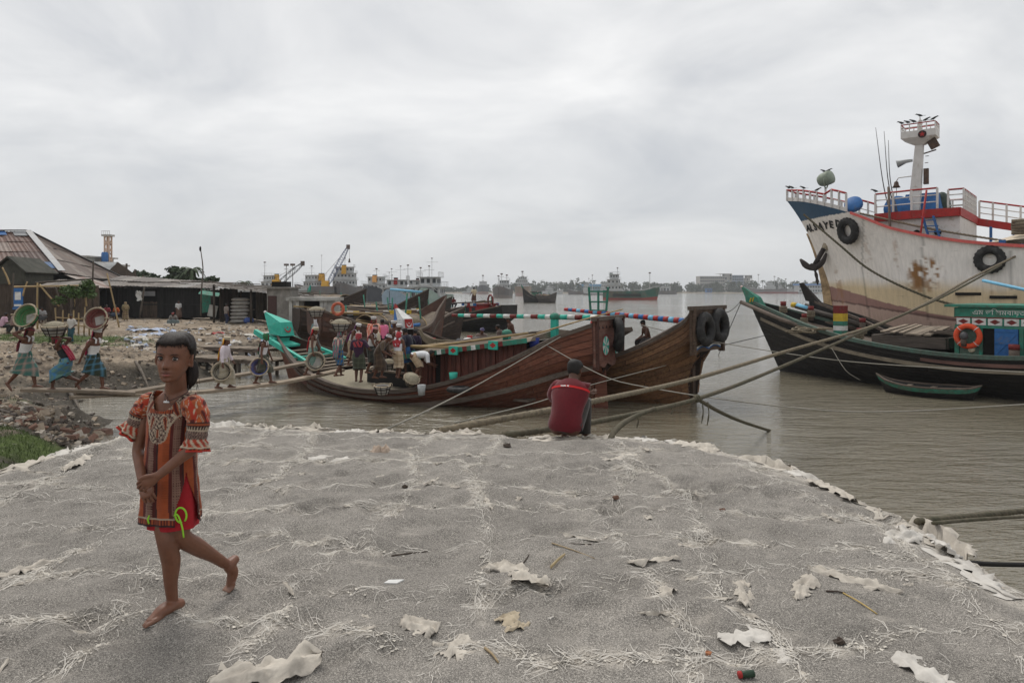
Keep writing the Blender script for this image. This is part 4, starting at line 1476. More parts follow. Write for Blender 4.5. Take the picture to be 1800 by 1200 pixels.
m_white=M('white_paint',(.62,.62,.60),.6,.12,6,.15,dirt=(.30,.27,.23),dirt_amt=.2)
m_redp=M('red_paint',srgb(158,40,38),.6,.18,6,.2,dirt=(.13,.08,.06),dirt_amt=.2)
m_bluep=M('blue_paint',srgb(44,98,156),.6,.18,6,.2,dirt=(.12,.12,.12),dirt_amt=.2)
m_dkred=M('maroon_paint',srgb(110,36,34),.65,.2,6,.2,dirt=(.1,.08,.06),dirt_amt=.2)
m_hullred=WOOD('red_brown_hull_timber',(.165,.058,.034),.42,(.55,9,9),.62,.22,.45,wear=(.17,.12,.09),wear_amt=.22,spec=.35)
m_hullbrown=WOOD('brown_hull_timber',(.155,.076,.036),.32,(.55,9,9),.6,.30,.5,wear=(.20,.11,.045),wear_amt=.35,spec=.35)
m_hullblack=WOOD('tarred_hull_timber',(.018,.016,.015),.55,(.55,9,9),.6,.25,.5,wear=(.06,.05,.045),wear_amt=.25,spec=.35)
m_railgrey=WOOD('weathered_rail_timber',(.135,.105,.085),.5,(.8,12,12),.85,.2,.5)
m_deckgrey=WOOD('weathered_deck_timber',(.24,.195,.150),.5,(.9,10,10),.9,.28,.5)
m_cabin=WOOD('red_brown_cabin_board',(.115,.034,.022),.45,(9,9,.9),.6,.2,.4,spec=.35)
m_bamboo=WOOD('bamboo',(.36,.255,.125),.6,(2,20,20),.55,.15,.2)
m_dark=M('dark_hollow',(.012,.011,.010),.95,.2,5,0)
m_cargo=M('pale_sand_load',(.30,.265,.195),.98,.2,14,.8,bdist=.02)
m_iron=M('rusty_iron',(.085,.060,.048),.8,.35,12,.5,dirt=(.16,.075,.035))
def frame_rot(nrm,up=(0,0,1)):
 z=Vector(nrm).normalized();y=Vector(up);y=(y-z*y.dot(z)).normalized();x=y.cross(z)
 return Matrix((x,y,z)).transposed()
def boat_root(name,label,bow,stern,group=None):
 bow,stern=Vector((*bow,0)),Vector((*stern,0))
 d=stern-bow
 return thing(name,label,'boat',(bow+stern)/2,math.atan2(d.y,d.x),group),d.length
def text_obj(name,txt,size,mat,parent,mtx,flip=False,extrude=.004,spacing=1.0,bold=0.0):
 cu=bpy.data.curves.new(name,'FONT');cu.body=txt;cu.size=size;cu.extrude=extrude;cu.offset=bold;cu.space_character=spacing
 o=bpy.data.objects.new('tmp',cu);COL.objects.link(o)
 me=bpy.data.meshes.new_from_object(o.evaluated_get(bpy.context.evaluated_depsgraph_get()))
 bpy.data.objects.remove(o)
 if flip:
  mtx=mtx
 me.transform(mtx)
 return link(name,me,mat,parent)
#                                                                  the red loading boat
def build_red_boat():
 root,L=boat_root('cargo_boat','red brown wooden cargo boat with turquoise prow, being loaded by porters',(-9.3,28.6),(2.6,21.9))
 hl=L/2
 T=[0,.08,.20,.36,.52,.66,.80,.92,1.0]
 XS=[-hl-.85,-hl+.35,-hl+2.4,-hl+4.9,-hl+7.3,-hl+9.4,-hl+11.5,-hl+12.9,hl+.5]
 XK=[-hl+.15,-hl+1.0,-hl+2.6,-hl+5.0,-hl+7.3,-hl+9.3,-hl+11.3,-hl+12.9,hl-.15]
 ZS=[2.05,1.55,.88,.42,.40,.76,1.50,2.30,2.76]
 ZK=[-.45,-.7,-.8,-.8,-.8,-.8,-.8,-.75,-.7]
 B=[.03,.72,1.75,2.45,2.65,2.55,2.2,1.6,1.1]
 h=Hull(T,XK,XS,ZK,ZS,B,transom=1.12,trv=.60,full=2.3)
 hull=h.shell(60,14).obj('hull',WOOD('red_hull_seam',(.03,.014,.010),.5,rough=.9,objvar=0),root,True)
 build_planks(h,hull,m_hullred,13,(.16,.985),(-1,),3,4,26)
 build_planks(h,hull,m_hullred,7,(.3,.985),(1,),2,5,16)
 for side in(-1,1):
  h.rail(.985,.03,.997,side,.17,.13,.03,60).obj('top_rail',m_railgrey,root)
  h.rail(.62 if side<0 else .7,.22,.985,side,.13,.15,.06,50).obj('rubbing_strake',m_railgrey,root)
  h.rail(.83,.12,.62,side,.08,.10,.05,40).obj('rubbing_strake',m_railgrey,root)
 a,b=h.p(1,1,-1),h.p(1,1,1)
 c0,d0=h.p(1,.62,-1),h.p(1,.62,1)
 c0.y,d0.y=a.y*.96,b.y*.96
 tn=(b-a).cross(c0-a).normalized()
 if tn.x<0:tn=-tn
 q=lambda u,w,o=0.0:a.lerp(b,u).lerp(c0.lerp(d0,u),w)+tn*o
 tr=thing
 m_trans=WOOD('weathered_pink_transom',(.155,.070,.052),.5,(3,3,12),.8,.12,.4,wear=(.2,.14,.11),wear_amt=.4)
 panel=MB();panel.loft([[q(-.04,-.06,.0),q(1.04,-.06,.0),q(1.04,1.02,.0)]+[q(1.04-1.08*k/12,1.02+.045*math.sin(k*1.57)+.05*(k in(4,8)),.0)for k in range(1,12)]+[q(-.04,1.02,.0)],[q(-.04,-.06,.07),q(1.04,-.06,.07),q(1.04,1.02,.07)]+[q(1.04-1.08*k/12,1.02+.045*math.sin(k*1.57)+.05*(k in(4,8)),.07)for k in range(1,12)]+[q(-.04,1.02,.07)]])
 pn=panel.obj('transom',m_trans,root)
 for u in(0.0,1.0):
  MB().beam(q(u,-.10,.05),q(u,1.08,.05),.17,.14,up=(0,1,0)).obj('corner_post',WOOD('dark_red_post',(.07,.03,.022),.5),pn)
 MB().beam(q(-.08,-.09,.05),q(1.08,-.09,.05),.14,.12).obj('cap_rail',m_railgrey,pn)
 for k in range(7):
  u=.10+.8*k/6
  MB().poly([q(u-.035,.15,.076),q(u+.035,.15,.076),q(u,.07,.076)],[(0,1,2)]).obj('vent_hole',m_dark,pn)
 for u,w in((.34,.56),(.80,.62)):
  du=(b-a).length
  rimm=MB();rr=.36
  U=(b-a).normalized();Wd=(c0-a).normalized();cc=q(u,w,.078)
  disc=lambda r,an,o:cc+U*(r*.92*math.cos(an))-Wd*(r*math.sin(an))+tn*o
  N=36
  mbb=MB();mbb.add([disc(rr,2*math.pi*k/N,0)for k in range(N)],[tuple(range(N))]);rim_o=mbb.obj('pinwheel',m_dkred,pn)
  for k in range(12):
   mbb=MB()
   a0,a1=2*math.pi*k/12,2*math.pi*(k+1)/12
   mbb.add([disc(.03,a0,.004)]+[disc(rr*.82,a0+(a1-a0)*z/3+.0,.004)for z in range(4)]+[disc(.03,a1,.004)],[(0,1,2,3,4,5)])
   o=mbb.obj('pinwheel_petal',m_turq if k%2 else m_white,pn)
 MB().beam((hl-.06,0,-.7),(hl-.06,0,1.45),.26,.22,up=(0,1,0)).obj('stern_post',m_hullred,root)
 rud=MB();rud.loft([[Vector((hl+.06,-.05,-.7)),Vector((hl+.1,.05,-.7)),Vector((hl+.55,.04,-.7)),Vector((hl+.55,-.04,-.7))],[Vector((hl+.1,-.05,1.35)),Vector((hl+.1,.05,1.35)),Vector((hl+.42,.04,1.35)),Vector((hl+.42,-.04,1.35))]])
 rud.obj('rudder',m_hullred,root)
 st=h.p(0,1,1)
 base=Vector((st.x+.05,0,st.z))
 pw=MB()
 tip=base+Vector((-.70,0,.74))
 w_=.26
 ring0=[base+Vector((-.10,-.30,-.12)),base+Vector((-.10,.30,-.12)),base+Vector((.70,.34,-.22)),base+Vector((.70,-.34,-.22))]
 ring1=[base+Vector((-.28,-.24,.18)),base+Vector((-.28,.24,.18)),base+Vector((.56,.32,.36)),base+Vector((.56,-.32,.36))]
 ring2=[tip+Vector((-.02,-.03,-.04)),tip+Vector((-.02,.03,-.04)),tip+Vector((.06,.04,.02)),tip+Vector((.06,-.04,.02))]
 pw.loft([ring0,ring1,ring2])
 po=pw.obj('prow_ornament',m_turq,root)
 tb=MB();tb.ball(tip+Vector((.0,0,.02)),.065,10,7);tb.obj('prow_tip',m_white,po,True)
 fc=(ring0[2]+ring0[3]+ring1[2]+ring1[3])/4
 fn=Vector((1,0,.0))
 crescent((fc+Vector((.045,0,.02))),frame_rot((1,-.02,.28)),.17,m_redp,po)
 for s in(-1,1):
  MB().beam(base+Vector((-.72,s*.50,-.05)),base+Vector((2.9,s*1.02,-1.18)),.15,.20).obj('prow_rail',m_turq,root)
 MB().beam(base+Vector((.42,-.72,-.36)),base+Vector((.42,.72,-.36)),.13,.13).obj('cross_piece',m_turq,root)
 MB().beam(base+Vector((2.2,-1.15,-1.0)),base+Vector((2.2,1.15,-1.0)),.13,.13).obj('cross_piece',m_turq,root)
 fl=MB();fl.loft([[base+Vector((-.30,-.28,-.16)),base+Vector((-.30,.28,-.16)),base+Vector((.9,.5,-.66)),base+Vector((.9,-.5,-.66))],[base+Vector((-.30,-.28,-.10)),base+Vector((-.30,.28,-.10)),base+Vector((.9,.5,-.58)),base+Vector((.9,-.5,-.58))]])
 fl.obj('prow_deck',m_turq,root)
 for k in range(7):
  t0=.10+.02*k
  a0,b0=h.p(t0,.93,-1,-.1),h.p(t0,.93,1,-.1)
  MB().beam(a0,b0,.24,.05).obj('deck_plank',m_deckgrey,root)
 h.deck(.235,.56,.90,20,10,.02,.28).obj('sand_load',m_cargo,root,True)
 zz=.52
 x0,x1=-hl+5.4,-hl+7.6
 for(pa,pb)in(((x0,-1.3,zz+.12),(x1,-1.45,zz+.05)),((x1,-1.45,zz+.05),(x1+.1,1.4,zz+.05)),((x0,1.3,zz+.12),(x1,1.4,zz+.05)),((x0,-1.3,zz+.12),(x0,1.3,zz+.12))):
  cb=MB();cb.beam(Vector(pa),Vector(pb),.09,.46);co_=cb.obj('hatch_coaming',m_hullblack,root)
  MB().beam(Vector(pa)+Vector((0,0,.26)),Vector(pb)+Vector((0,0,.26)),.20,.06).obj('coaming_cap',m_deckgrey,co_)
 MB().box((hl-4.2,0,.3),(5.4,3.2,.08)).obj('aft_deck',m_railgrey,root)
 cx0,cx1=-hl+7.75,hl-1.6
 def cab(x):
  return lerp(1.46,2.12,(x-cx0)/(cx1-cx0))
 def cabz(x):
  return lerp(.22,1.4,max(0,(x-cx0-1.2)/(cx1-cx0-1.2)))
 yb=-1.62
 cabin=MB();cabin.loft([[Vector((x,-1.52,cabz(x))),Vector((x,1.5,cabz(x))),Vector((x,1.5,cab(x))),Vector((x,-1.52,cab(x)))]for x in np.linspace(cx0+.02,cx1,6)])
 cb=cabin.obj('cabin',m_dark,root)
 nb=26
 for k in range(nb):
  xa,xb=lerp(cx0,cx1,k/nb),lerp(cx0,cx1,(k+1)/nb)
  if 5<=k<=6:continue
  pl=MB();pl.loft([[Vector((xa+.006,yb+.06,cabz(xa))),Vector((xb-.006,yb+.06,cabz(xb))),Vector((xb-.006,yb+.10,cabz(xb))),Vector((xa+.006,yb+.10,cabz(xa)))],[Vector((xa+.006,yb+.06,cab(xa))),Vector((xb-.006,yb+.06,cab(xb))),Vector((xb-.006,yb+.10,cab(xb))),Vector((xa+.006,yb+.10,cab(xa)))]])
  pl.obj('board',m_cabin,cb)
  if k%4==3 or k in(4,7):
   MB().beam(Vector((xa,yb+.03,cabz(xa))),Vector((xa,yb+.03,cab(xa))),.12,.08,up=(0,1,0)).obj('batten',m_cabin,cb)
 for k in range(8):
  y=lerp(-1.5,1.5,(k+.5)/8)
  MB().box((cx0-.03,y,(cab(cx0)+.22)/2),(.05,.36,cab(cx0)-.24)).obj('board',m_cabin,cb)
 roof=MB();roof.loft([[Vector((x,-1.85,cab(x)+.02)),Vector((x,1.85,cab(x)+.02)),Vector((x,1.7,cab(x)+.14)),Vector((x,0,cab(x)+.30)),Vector((x,-1.7,cab(x)+.14))]for x in np.linspace(cx0-.25,cx1+.3,8)])
 ro=roof.obj('roof',m_deckgrey,cb)
 xs=np.linspace(cx0-.35,cx1+.2,30)
 for k in range(29):
  xa,xb=xs[k],xs[k+1]
  eb=MB();eb.beam((xa,-1.90,cab(xa)+.06),(xb,-1.90,cab(xb)+.06),.05,.15)
  eb.obj('edge_block',(m_turqd,m_white,m_turqd,m_dkred)[k%4]if 4<k<24 else m_turqd,ro)
 eb=MB();eb.beam((cx0-.45,-1.93,cab(cx0)-.02),(cx0-.45,1.93,cab(cx0)-.02),.06,.26);eb.obj('front_board',m_turqd,ro)
 for k in(4,13,22):
  MB().box((xs[k],-1.94,cab(xs[k])+.05),(.34,.05,.27)).obj('painted_panel',m_turq,ro)
  dm=MB();x=xs[k];z=cab(x)+.05
  dm.add([(x-.12,-1.969,z),(x,-1.969,z-.09),(x+.12,-1.969,z),(x,-1.969,z+.09)],[(0,1,2,3)]);dm.obj('diamond',m_redp,ro)
 r_=random.Random(8)
 for k in range(13):
  y=-1.62+k*.15+r_.uniform(-.05,.05)
  xa,xb=cx0-r_.uniform(.2,1.0),cx1-r_.uniform(-.3,1.6)
  MB().tube([(xa,y,cab(xa)+.27+r_.uniform(0,.10)),((xa+xb)/2,y+r_.uniform(-.05,.05),cab((xa+xb)/2)+.27+r_.uniform(0,.08)),(xb,y+r_.uniform(-.1,.1),cab(xb)+.28)],.035,6).obj('roof_pole',m_railgrey if k%3 else m_bamboo,ro,True)
 pole=MB();pole.tube(spline([(cx0-.5,-1.75,cab(cx0)+.36),(cx0+3,-1.55,2.0),(hl+.3,-1.0,2.90),(hl+1.3,-.8,3.18)],14),[lerp(.05,.018,k/13)for k in range(14)],8)
 po_=pole.obj('bamboo_pole',m_bamboo,root,True)
 for(x,y,z,hh)in((hl-2.5,-1.2,1.72,.56),(hl-1.1,-.55,2.2,.62)):
  ps=MB();ps.box((x,y,z+hh/2),(.20,.20,hh));pso=ps.obj('green_post',m_turq,root)
  MB().ball((x,y,z+hh+.08),(.17,.17,.13),10,7).obj('post_head',m_turqd,pso,True)
 ta,tb_=Vector((-hl+7.9,.45,2.83)),Vector((hl+.1,.25,2.86))
 til=MB();til.tube([ta,tb_],[.05,.085],10)
 tio=til.obj('tiller',m_turq,root,True)
 for k in range(21):
  a0,b0=ta.lerp(tb_,k/21),ta.lerp(tb_,(k+1)/21)
  rr=lerp(.056,.091,k/21)
  MB().tube([a0,b0],[rr,rr+.002],10).obj('painted_band',(m_dkred,m_turq,m_white)[k%3],tio,True)
 return root,h
def crescent(c,M3,r,mat,parent,world=False):
 mb=MB()
 out=[(r*math.cos(a),r*math.sin(a))for a in np.linspace(R(-50-90),R(230-90),20)]
 out=[(r*math.cos(a),r*math.sin(a))for a in np.linspace(R(160),R(380),18)]
 inn=[(r*.82*math.cos(a),r*.24+r*.82*math.sin(a))for a in np.linspace(R(372),R(168),18)]
 o=mb.add([M3@Vector((x,y,0))+Vector(c)for x,y in out+inn],[])
 for k in range(17):
  mb.f.append([o+k,o+k+1,o+36-2-k,o+36-1-k]);mb.mi.append(0)
 mb.obj('crescent',mat,parent,False,world)
 sm=MB()
 sm.add([M3@Vector(((r*.30 if k%2==0 else r*.13)*math.cos(R(90+36*k)),r*.30+(r*.30 if k%2==0 else r*.13)*math.sin(R(90+36*k)),.002))+Vector(c)for k in range(10)],[tuple(range(10))])
 sm.obj('star',mat,parent,False,world)
red_boat,red_h=build_red_boat()
#                                                                  the brown boat behind it
def build_brown_boat():
 root,L=boat_root('cargo_boat','dark brown wooden cargo boat with two tyres on its stern, behind the red boat',(-4.7,32.2),(5.8,23.2))
 hl=L/2
 T=[0,.08,.20,.36,.52,.66,.80,.92,1.0]
 XS=[-hl-.9,-hl+.3,-hl+2.4,-hl+5.4,-hl+8.3,-hl+10.7,-hl+13.1,-hl+14.3,hl+.85]
 XK=[-hl+.15,-hl+1.0,-hl+2.7,-hl+5.5,-hl+8.3,-hl+10.6,-hl+12.9,-hl+14.2,hl-.2]
 ZS=[2.1,1.7,1.0,.55,.52,1.0,1.85,2.66,3.08]
 ZK=[-.45,-.7,-.8,-.8,-.8,-.8,-.8,-.75,-.7]
 B=[.03,.8,1.9,2.6,2.75,2.65,2.3,1.75,1.2]
 h=Hull(T,XK,XS,ZK,ZS,B,transom=1.12,trv=.66,full=2.3)
 hull=h.shell(60,14).obj('hull',WOOD('brown_hull_seam',(.022,.012,.008),.5,rough=.9,objvar=0),root,True)
 build_planks(h,hull,m_hullbrown,15,(.16,.985),(-1,),4,14,26)
 build_planks(h,hull,m_hullbrown,7,(.3,.985),(1,),2,15,16)
 for side in(-1,1):
  h.rail(.985,.03,.997,side,.15,.13,.03,60).obj('top_rail',m_railgrey,root)
 a,b=h.p(1,1,-1),h.p(1,1,1)
 c0,d0=h.p(1,.68,-1),h.p(1,.68,1)
 c0.y,d0.y=a.y*.97,b.y*.97
 tn=(b-a).cross(c0-a).normalized()
 if tn.x<0:tn=-tn
 q=lambda u,w,o=0.0:a.lerp(b,u).lerp(c0.lerp(d0,u),w)+tn*o
 m_tr=WOOD('grey_brown_transom',(.10,.065,.045),.45,(3,3,12),.8,.15,.5,wear=(.16,.12,.09),wear_amt=.3)
 pn=MB().loft([[q(-.05,-.05),q(1.05,-.05),q(1.05,1.1),q(-.05,1.1)],[q(-.05,-.05,.07),q(1.05,-.05,.07),q(1.05,1.1,.07),q(-.05,1.1,.07)]]).obj('transom',m_tr,root)
 for u in(0,1):
  MB().beam(q(u,-.08,.06),q(u,1.16,.06),.18,.14,up=(0,1,0)).obj('corner_post',m_tr,pn)
 MB().beam(q(-.1,-.08,.06),q(1.1,-.08,.06),.15,.12).obj('cap_rail',m_railgrey,pn)
 for k in range(6):
  u=.12+.7*k/5
  MB().poly([q(u-.04,.24,.076),q(u+.04,.24,.076),q(u,.14,.076)],[(0,1,2)]).obj('vent_hole',m_dark,pn)
 wv=MB()
 for(o_,w_,mt)in((0,.030,m_white),(.045,.024,m_bluep)):
  wv=MB();wv.tube([q(.08+.84*k/24,.99+o_-.07*abs(math.sin(k/24*math.pi*2)),.085)for k in range(25)],w_,6,flat=.6)
  wv.obj('painted_wave',mt,pn,True)
 MB().beam((hl-.12,0,-.7),(hl-.12,0,1.6),.34,.30,up=(0,1,0)).obj('stern_post',m_hullbrown,root)
 rud=MB();rud.loft([[Vector((hl-.5,-.16,-.8)),Vector((hl-.5,.16,-.8)),Vector((hl+.42,.10,-.8)),Vector((hl+.42,-.10,-.8))],[Vector((hl-.5,-.16,1.75)),Vector((hl-.5,.16,1.75)),Vector((hl+.42,.10,1.75)),Vector((hl+.42,-.10,1.75))]])
 rud.obj('rudder',WOOD('wet_rudder_timber',(.075,.048,.032),.5,(10,10,1)),root)
 MB().box((hl-1.0,-.50,.35),(.55,.30,2.1)).obj('quarter_fender',WOOD('wet_rudder_timber',(.075,.048,.032),.5),root)
 h.deck(.15,.96,.86,24,6,.0,.1).obj('deck',m_railgrey,root,True)
 st=h.p(0,1,1);base=Vector((st.x+.1,0,st.z))
 tip=base+Vector((-.45,0,.98))
 r0=[base+Vector((-.2,-.26,-.1)),base+Vector((-.2,.26,-.1)),base+Vector((.55,.30,-.2)),base+Vector((.55,-.30,-.2))]
 r1=[base+Vector((-.25,-.24,.2)),base+Vector((-.25,.24,.2)),base+Vector((.48,.30,.3)),base+Vector((.48,-.30,.3))]
 r2=[tip+Vector((0,-.05,-.25)),tip+Vector((0,.05,-.25)),tip+Vector((.16,.08,-.2)),tip+Vector((.16,-.08,-.2))]
 po=MB().loft([r0,r1,r2]).obj('prow_ornament',m_white,root)
 r3=[tip+Vector((-.04,-.02,0)),tip+Vector((-.04,.02,0)),tip+Vector((.03,.03,.02)),tip+Vector((.03,-.03,.02))]
 MB().loft([[v+Vector((0,0,.004))for v in r2],r3]).obj('prow_tip',m_redp,po)
 sd=MB();sd.add([r1[0]+Vector((-.006,-.006,0)),r1[3].lerp(r1[0],.62)+Vector((0,-.008,0)),r2[0].lerp(r2[3],.4)+Vector((0,-.008,0)),r2[0]+Vector((-.006,-.006,0))],[(0,1,2,3)])
 sd.obj('blue_panel',m_bluep,po)
 fc=(r0[2]+r0[3]+r1[2]+r1[3])/4
 bd=MB();bd.box(fc+Vector((.035,0,.03)),(.02,.46,.42),M=Matrix.Rotation(R(-8),3,'Y'));bd.obj('red_badge',m_redp,po)
 crescent(fc+Vector((.055,0,.0)),frame_rot((1,0,.14)),.15,m_white,po)
 bs=MB()
 for s in(-1,1):
  MB().tube([base+Vector((.1,s*.4,-.15)),base+Vector((3.4,s*1.15,-1.5))],.11,8).obj('prow_rail',m_railgrey,root,True)
  MB().tube([base+Vector((.35,s*.35,-.05)),base+Vector((.35,s*.85,-.02))],.085,8).obj('prow_peg',m_bluep,root,True)
 for(x,y)in((-hl+2.6,-1.1),(-hl+2.7,1.1),(-hl+4.6,-1.3),(-hl+4.9,1.5),(hl-2.7,-1.35)):
  z=1.1 if x<0 else 2.1
  po2=MB().tube([(x,y,z-.5),(x,y,z+.55)],.12,10).obj('mooring_post',m_white,root,True)
  MB().tube([(x,y,z+.42),(x,y,z+.57)],.125,10).obj('red_band',m_redp,po2,True)
  MB().tube([(x,y,z+.05),(x,y,z+.2)],.125,10).obj('blue_band',m_bluep,po2,True)
 cx0,cx1=-hl+9.2,hl-2.8
 rf=MB().loft([[Vector((x,-1.5,lerp(1.2,2.2,k/5))),Vector((x,1.5,lerp(1.2,2.2,k/5))),Vector((x,1.4,lerp(1.35,2.35,k/5))),Vector((x,-1.4,lerp(1.35,2.35,k/5)))]for k,x in enumerate(np.linspace(cx0,cx1,6))]).obj('cabin_roof',m_railgrey,root)
 for k in range(18):
  xa,xb=lerp(cx0,cx1+.6,k/18),lerp(cx0,cx1+.6,(k+1)/18)
  z0,z1=lerp(1.28,2.42,k/18),lerp(1.28,2.42,(k+1)/18)
  MB().beam((xa,-1.55,z0),(xb,-1.55,z1),.06,.20).obj('edge_block',(m_bluep,m_redp,m_turqd,m_white)[k%4],rf)
 cbn=MB().box(((cx0+cx1)/2,0,.95),(cx1-cx0-.2,2.7,1.0)).obj('cabin',m_cabin,root)
 ta,tb_=Vector((hl-5.6,.9,2.98)),Vector((hl-.1,.4,2.68))
 tio=MB().tube([ta,tb_],[.06,.10],10).obj('tiller',m_redp,root,True)
 for k in range(26):
  a0,b0=ta.lerp(tb_,k/26),ta.lerp(tb_,(k+1)/26)
  rr=lerp(.066,.106,k/26)
  MB().tube([a0,b0],[rr,rr+.002],10).obj('painted_band',(m_redp,m_bluep if k%4==1 else M('sky_blue_paint',srgb(110,170,200),.6,.1))[k%2],tio,True)
 for y in(-.22,.22):
  pass
 fr_=MB()
 c=Vector((hl-3.9,.75,2.25))
 fo=MB().beam(c,c+Vector((0,0,.75)),.09,.09).obj('tiller_frame',m_turqd,root)
 for(p0,p1)in(((-.38,0,.72),(.38,0,.72)),((-.38,0,1.05),(.38,0,1.05)),((-.42,0,1.45),(.42,0,1.45)),((-.36,0,.72),(-.44,0,1.62)),((.36,0,.72),(.44,0,1.62)),((0,0,.72),(0,0,1.45))):
  MB().beam(c+Vector(p0),c+Vector(p1),.07,.06).obj('frame_bar',m_turqd,fo)
 return root,h
brown_boat,brown_h=build_brown_boat()
#                                                                  the black boat on the right
def build_black_boat():
 root,L=boat_root('cargo_boat','black tarred wooden cargo boat with turquoise rail lying before the white ship',(12.55,31.6),(23.6,18.6))
 hl=L/2
 T=[0,.06,.16,.30,.46,.62,.78,.90,1.0]
 XS=[-hl-1.75,-hl-.35,-hl+2.0,-hl+4.7,-hl+7.8,-hl+10.6,-hl+13.3,-hl+15.4,hl+.8]
 XK=[-hl+.1,-hl+.9,-hl+2.7,-hl+5.2,-hl+7.9,-hl+10.5,-hl+13.0,-hl+15.0,hl-.3]
 ZS=[3.30,2.92,2.25,1.75,1.50,1.62,2.0,2.6,3.2]
 ZK=[-.5,-.8,-.9,-.9,-.9,-.9,-.9,-.9,-.8]
 B=[.03,.65,1.6,2.45,2.8,2.8,2.5,1.9,1.3]
 h=Hull(T,XK,XS,ZK,ZS,B,transom=1.1,trv=.6,full=2.1)
 hull=h.shell(60,14).obj('hull',M('black_seam',(.008,.0075,.007),.9,.2,5,0),root,True)
 build_planks(h,hull,m_hullblack,15,(.14,.985),(1,-1),3,24,24)
 for side in(1,-1):
  h.rail(.99,.015,.99,side,.16,.14,.02,60).obj('top_rail',M('muted_rail_green',(.055,.125,.10),.8,.35,8,.4,dirt=(.10,.085,.07),dirt_amt=.75),root)
  h.rail(.80,.02,.60,side,.16,.13,.06,50).obj('rubbing_strake',WOOD('pale_worn_strake',(.25,.21,.155),.5,(.8,12,12)),root)
  h.rail(.74,.61,.97,side,.16,.13,.06,50).obj('rubbing_strake',WOOD('pale_worn_strake',(.25,.21,.155),.5),root)
  h.rail(.88,.40,.66,side,.10,.12,.05,30).obj('rubbing_strake',WOOD('reddish_worn_strake',(.15,.08,.065),.5,(.8,12,12)),root)
 h.deck(.04,.97,.90,30,6).obj('deck',m_railgrey,root,True)
 st=h.p(0,1,1);base=Vector((st.x+.05,0,st.z))
 tip=base+Vector((-.42,0,.62))
 po=MB().loft([[base+Vector((-.10,-.14,-.15)),base+Vector((-.10,.14,-.15)),base+Vector((.75,.24,-.35)),base+Vector((.75,-.24,-.35))],[base+Vector((-.16,-.13,.1)),base+Vector((-.16,.13,.1)),base+Vector((.48,.2,.12)),base+Vector((.48,-.2,.12))],[tip+Vector((-.03,-.02,0)),tip+Vector((-.03,.02,0)),tip+Vector((.05,.02,.02)),tip+Vector((.05,-.02,.02))]]).obj('prow_ornament',m_turqd,root)
 MB().ball(tip,(.07,.06,.06),8,6).obj('prow_tip',M('pink_white_paint',srgb(215,190,185),.6,.1),po,True)
 for k,x in enumerate((.16,.30)):
  MB().box(base+Vector((x,.0,-.02+.03*k)),(.05,.44,.22),M=Matrix.Rotation(R(20),3,'Y')).obj('yellow_badge',M('ochre_paint',srgb(190,160,50),.6,.2),po)
 for s in(-1,1):
  MB().tube([base+Vector((-.25,s*.35,-.12)),base+Vector((2.2,s*1.15,-.85)),base+Vector((5.0,s*1.9,-1.45))],.10,8).obj('prow_rail',m_railgrey,root,True)
 m_y=M('ochre_paint',srgb(190,160,50),.6,.2)
 for(x,y,hh,r_,big)in((-hl+.30,-.55,.55,.12,0),(-hl+.9,.85,.55,.12,0),(-hl+1.5,-1.0,.50,.10,0),(-hl+2.75,-.3,1.15,.20,1),(-hl+3.0,1.3,.75,.13,0),(-hl+3.5,-.2,.5,.12,0),(-hl+9.35,-2.1,.72,.16,0)):
  tt=max(0,min(1,(x+hl+.5)/(L+1)))
  z=smooth_interp(T,ZS,tt)-.35
  if big:
   bo=MB().box((x,y,z+hh/2),(.42,.42,hh)).obj('bollard',m_turqd,root)
   for k,(za,zb,mm)in enumerate(((.22,.42,m_white),(.42,.62,m_turqd),(.62,.95,m_y),(.95,1.28,m_dkred))):
    MB().box((x,y,z+(za+zb)/2),(.43,.43,zb-za)).obj('painted_band',mm,bo)
  else:
   bo=MB().tube([(x,y,z-.1),(x,y,z+hh)],r_,10).obj('bollard',m_railgrey,root,True)
   MB().tube([(x,y,z+hh-.16),(x,y,z+hh+.02)],r_+.006,10).obj('red_top',m_dkred,bo,True)
   for q in range(4):
    MB().torus((x,y,z+.10+.07*q),r_+.03,.035,None,14,6).obj('rope_turn',m_rope,bo,True)
 x0,x1,zz=-hl+4.5,-hl+7.1,1.62
 MB().box(((x0+x1)/2,.1,zz+.02),(x1-x0,2.9,.06)).obj('hold',m_dark,root)
 for s in(-1,1):
  MB().box(((x0+x1)/2,.1+s*1.5,zz+.15),(x1-x0,.12,.42)).obj('hatch_coaming',WOOD('grey_coaming',(.11,.09,.075),.5,(.9,10,10)),root)
 for s in(0,1):
  MB().box((x0 if s==0 else x1,.1,zz+.15),(.12,2.88,.42)).obj('hatch_coaming',WOOD('grey_coaming',(.11,.09,.075),.5),root)
 r_=random.Random(31)
 xx=x0+.1
 for k,w in enumerate((.20,.16,.18,.26,.26,.24,.26)):
  if k in(1,):xx+=.18
  zt=zz+.46+(.0 if k>2 else .06)
  MB().beam((xx+w/2,1.62,zt+.16+r_.uniform(-.02,.02)),(xx+w/2+r_.uniform(-.08,.15)+.25,-1.45,zt-.02+r_.uniform(-.02,.03)),w-.02,.05).obj('hatch_board',m_deckgrey,root)
  xx+=w
 for k in range(4):
  y=1.2-k*.75
  MB().beam((xx+.1,y,zz+.55),(x1+.2,y-.1,zz+.5),.10,.08).obj('hold_beam',m_railgrey,root)
 MB().beam((xx+.2,1.3,zz+.3),(x1-.1,.2,zz+.95),.09,.09).obj('hold_beam',m_railgrey,root)
 hx0,hx1,hz0,hz1=-hl+7.5,hl-1.7,1.40,3.16
 yf=1.78
 house=MB().box(((hx0+hx1)/2,0,(hz0+hz1)/2),(hx1-hx0-.1,yf*2-.2,hz1-hz0-.05)).obj('deckhouse',m_dark,root)
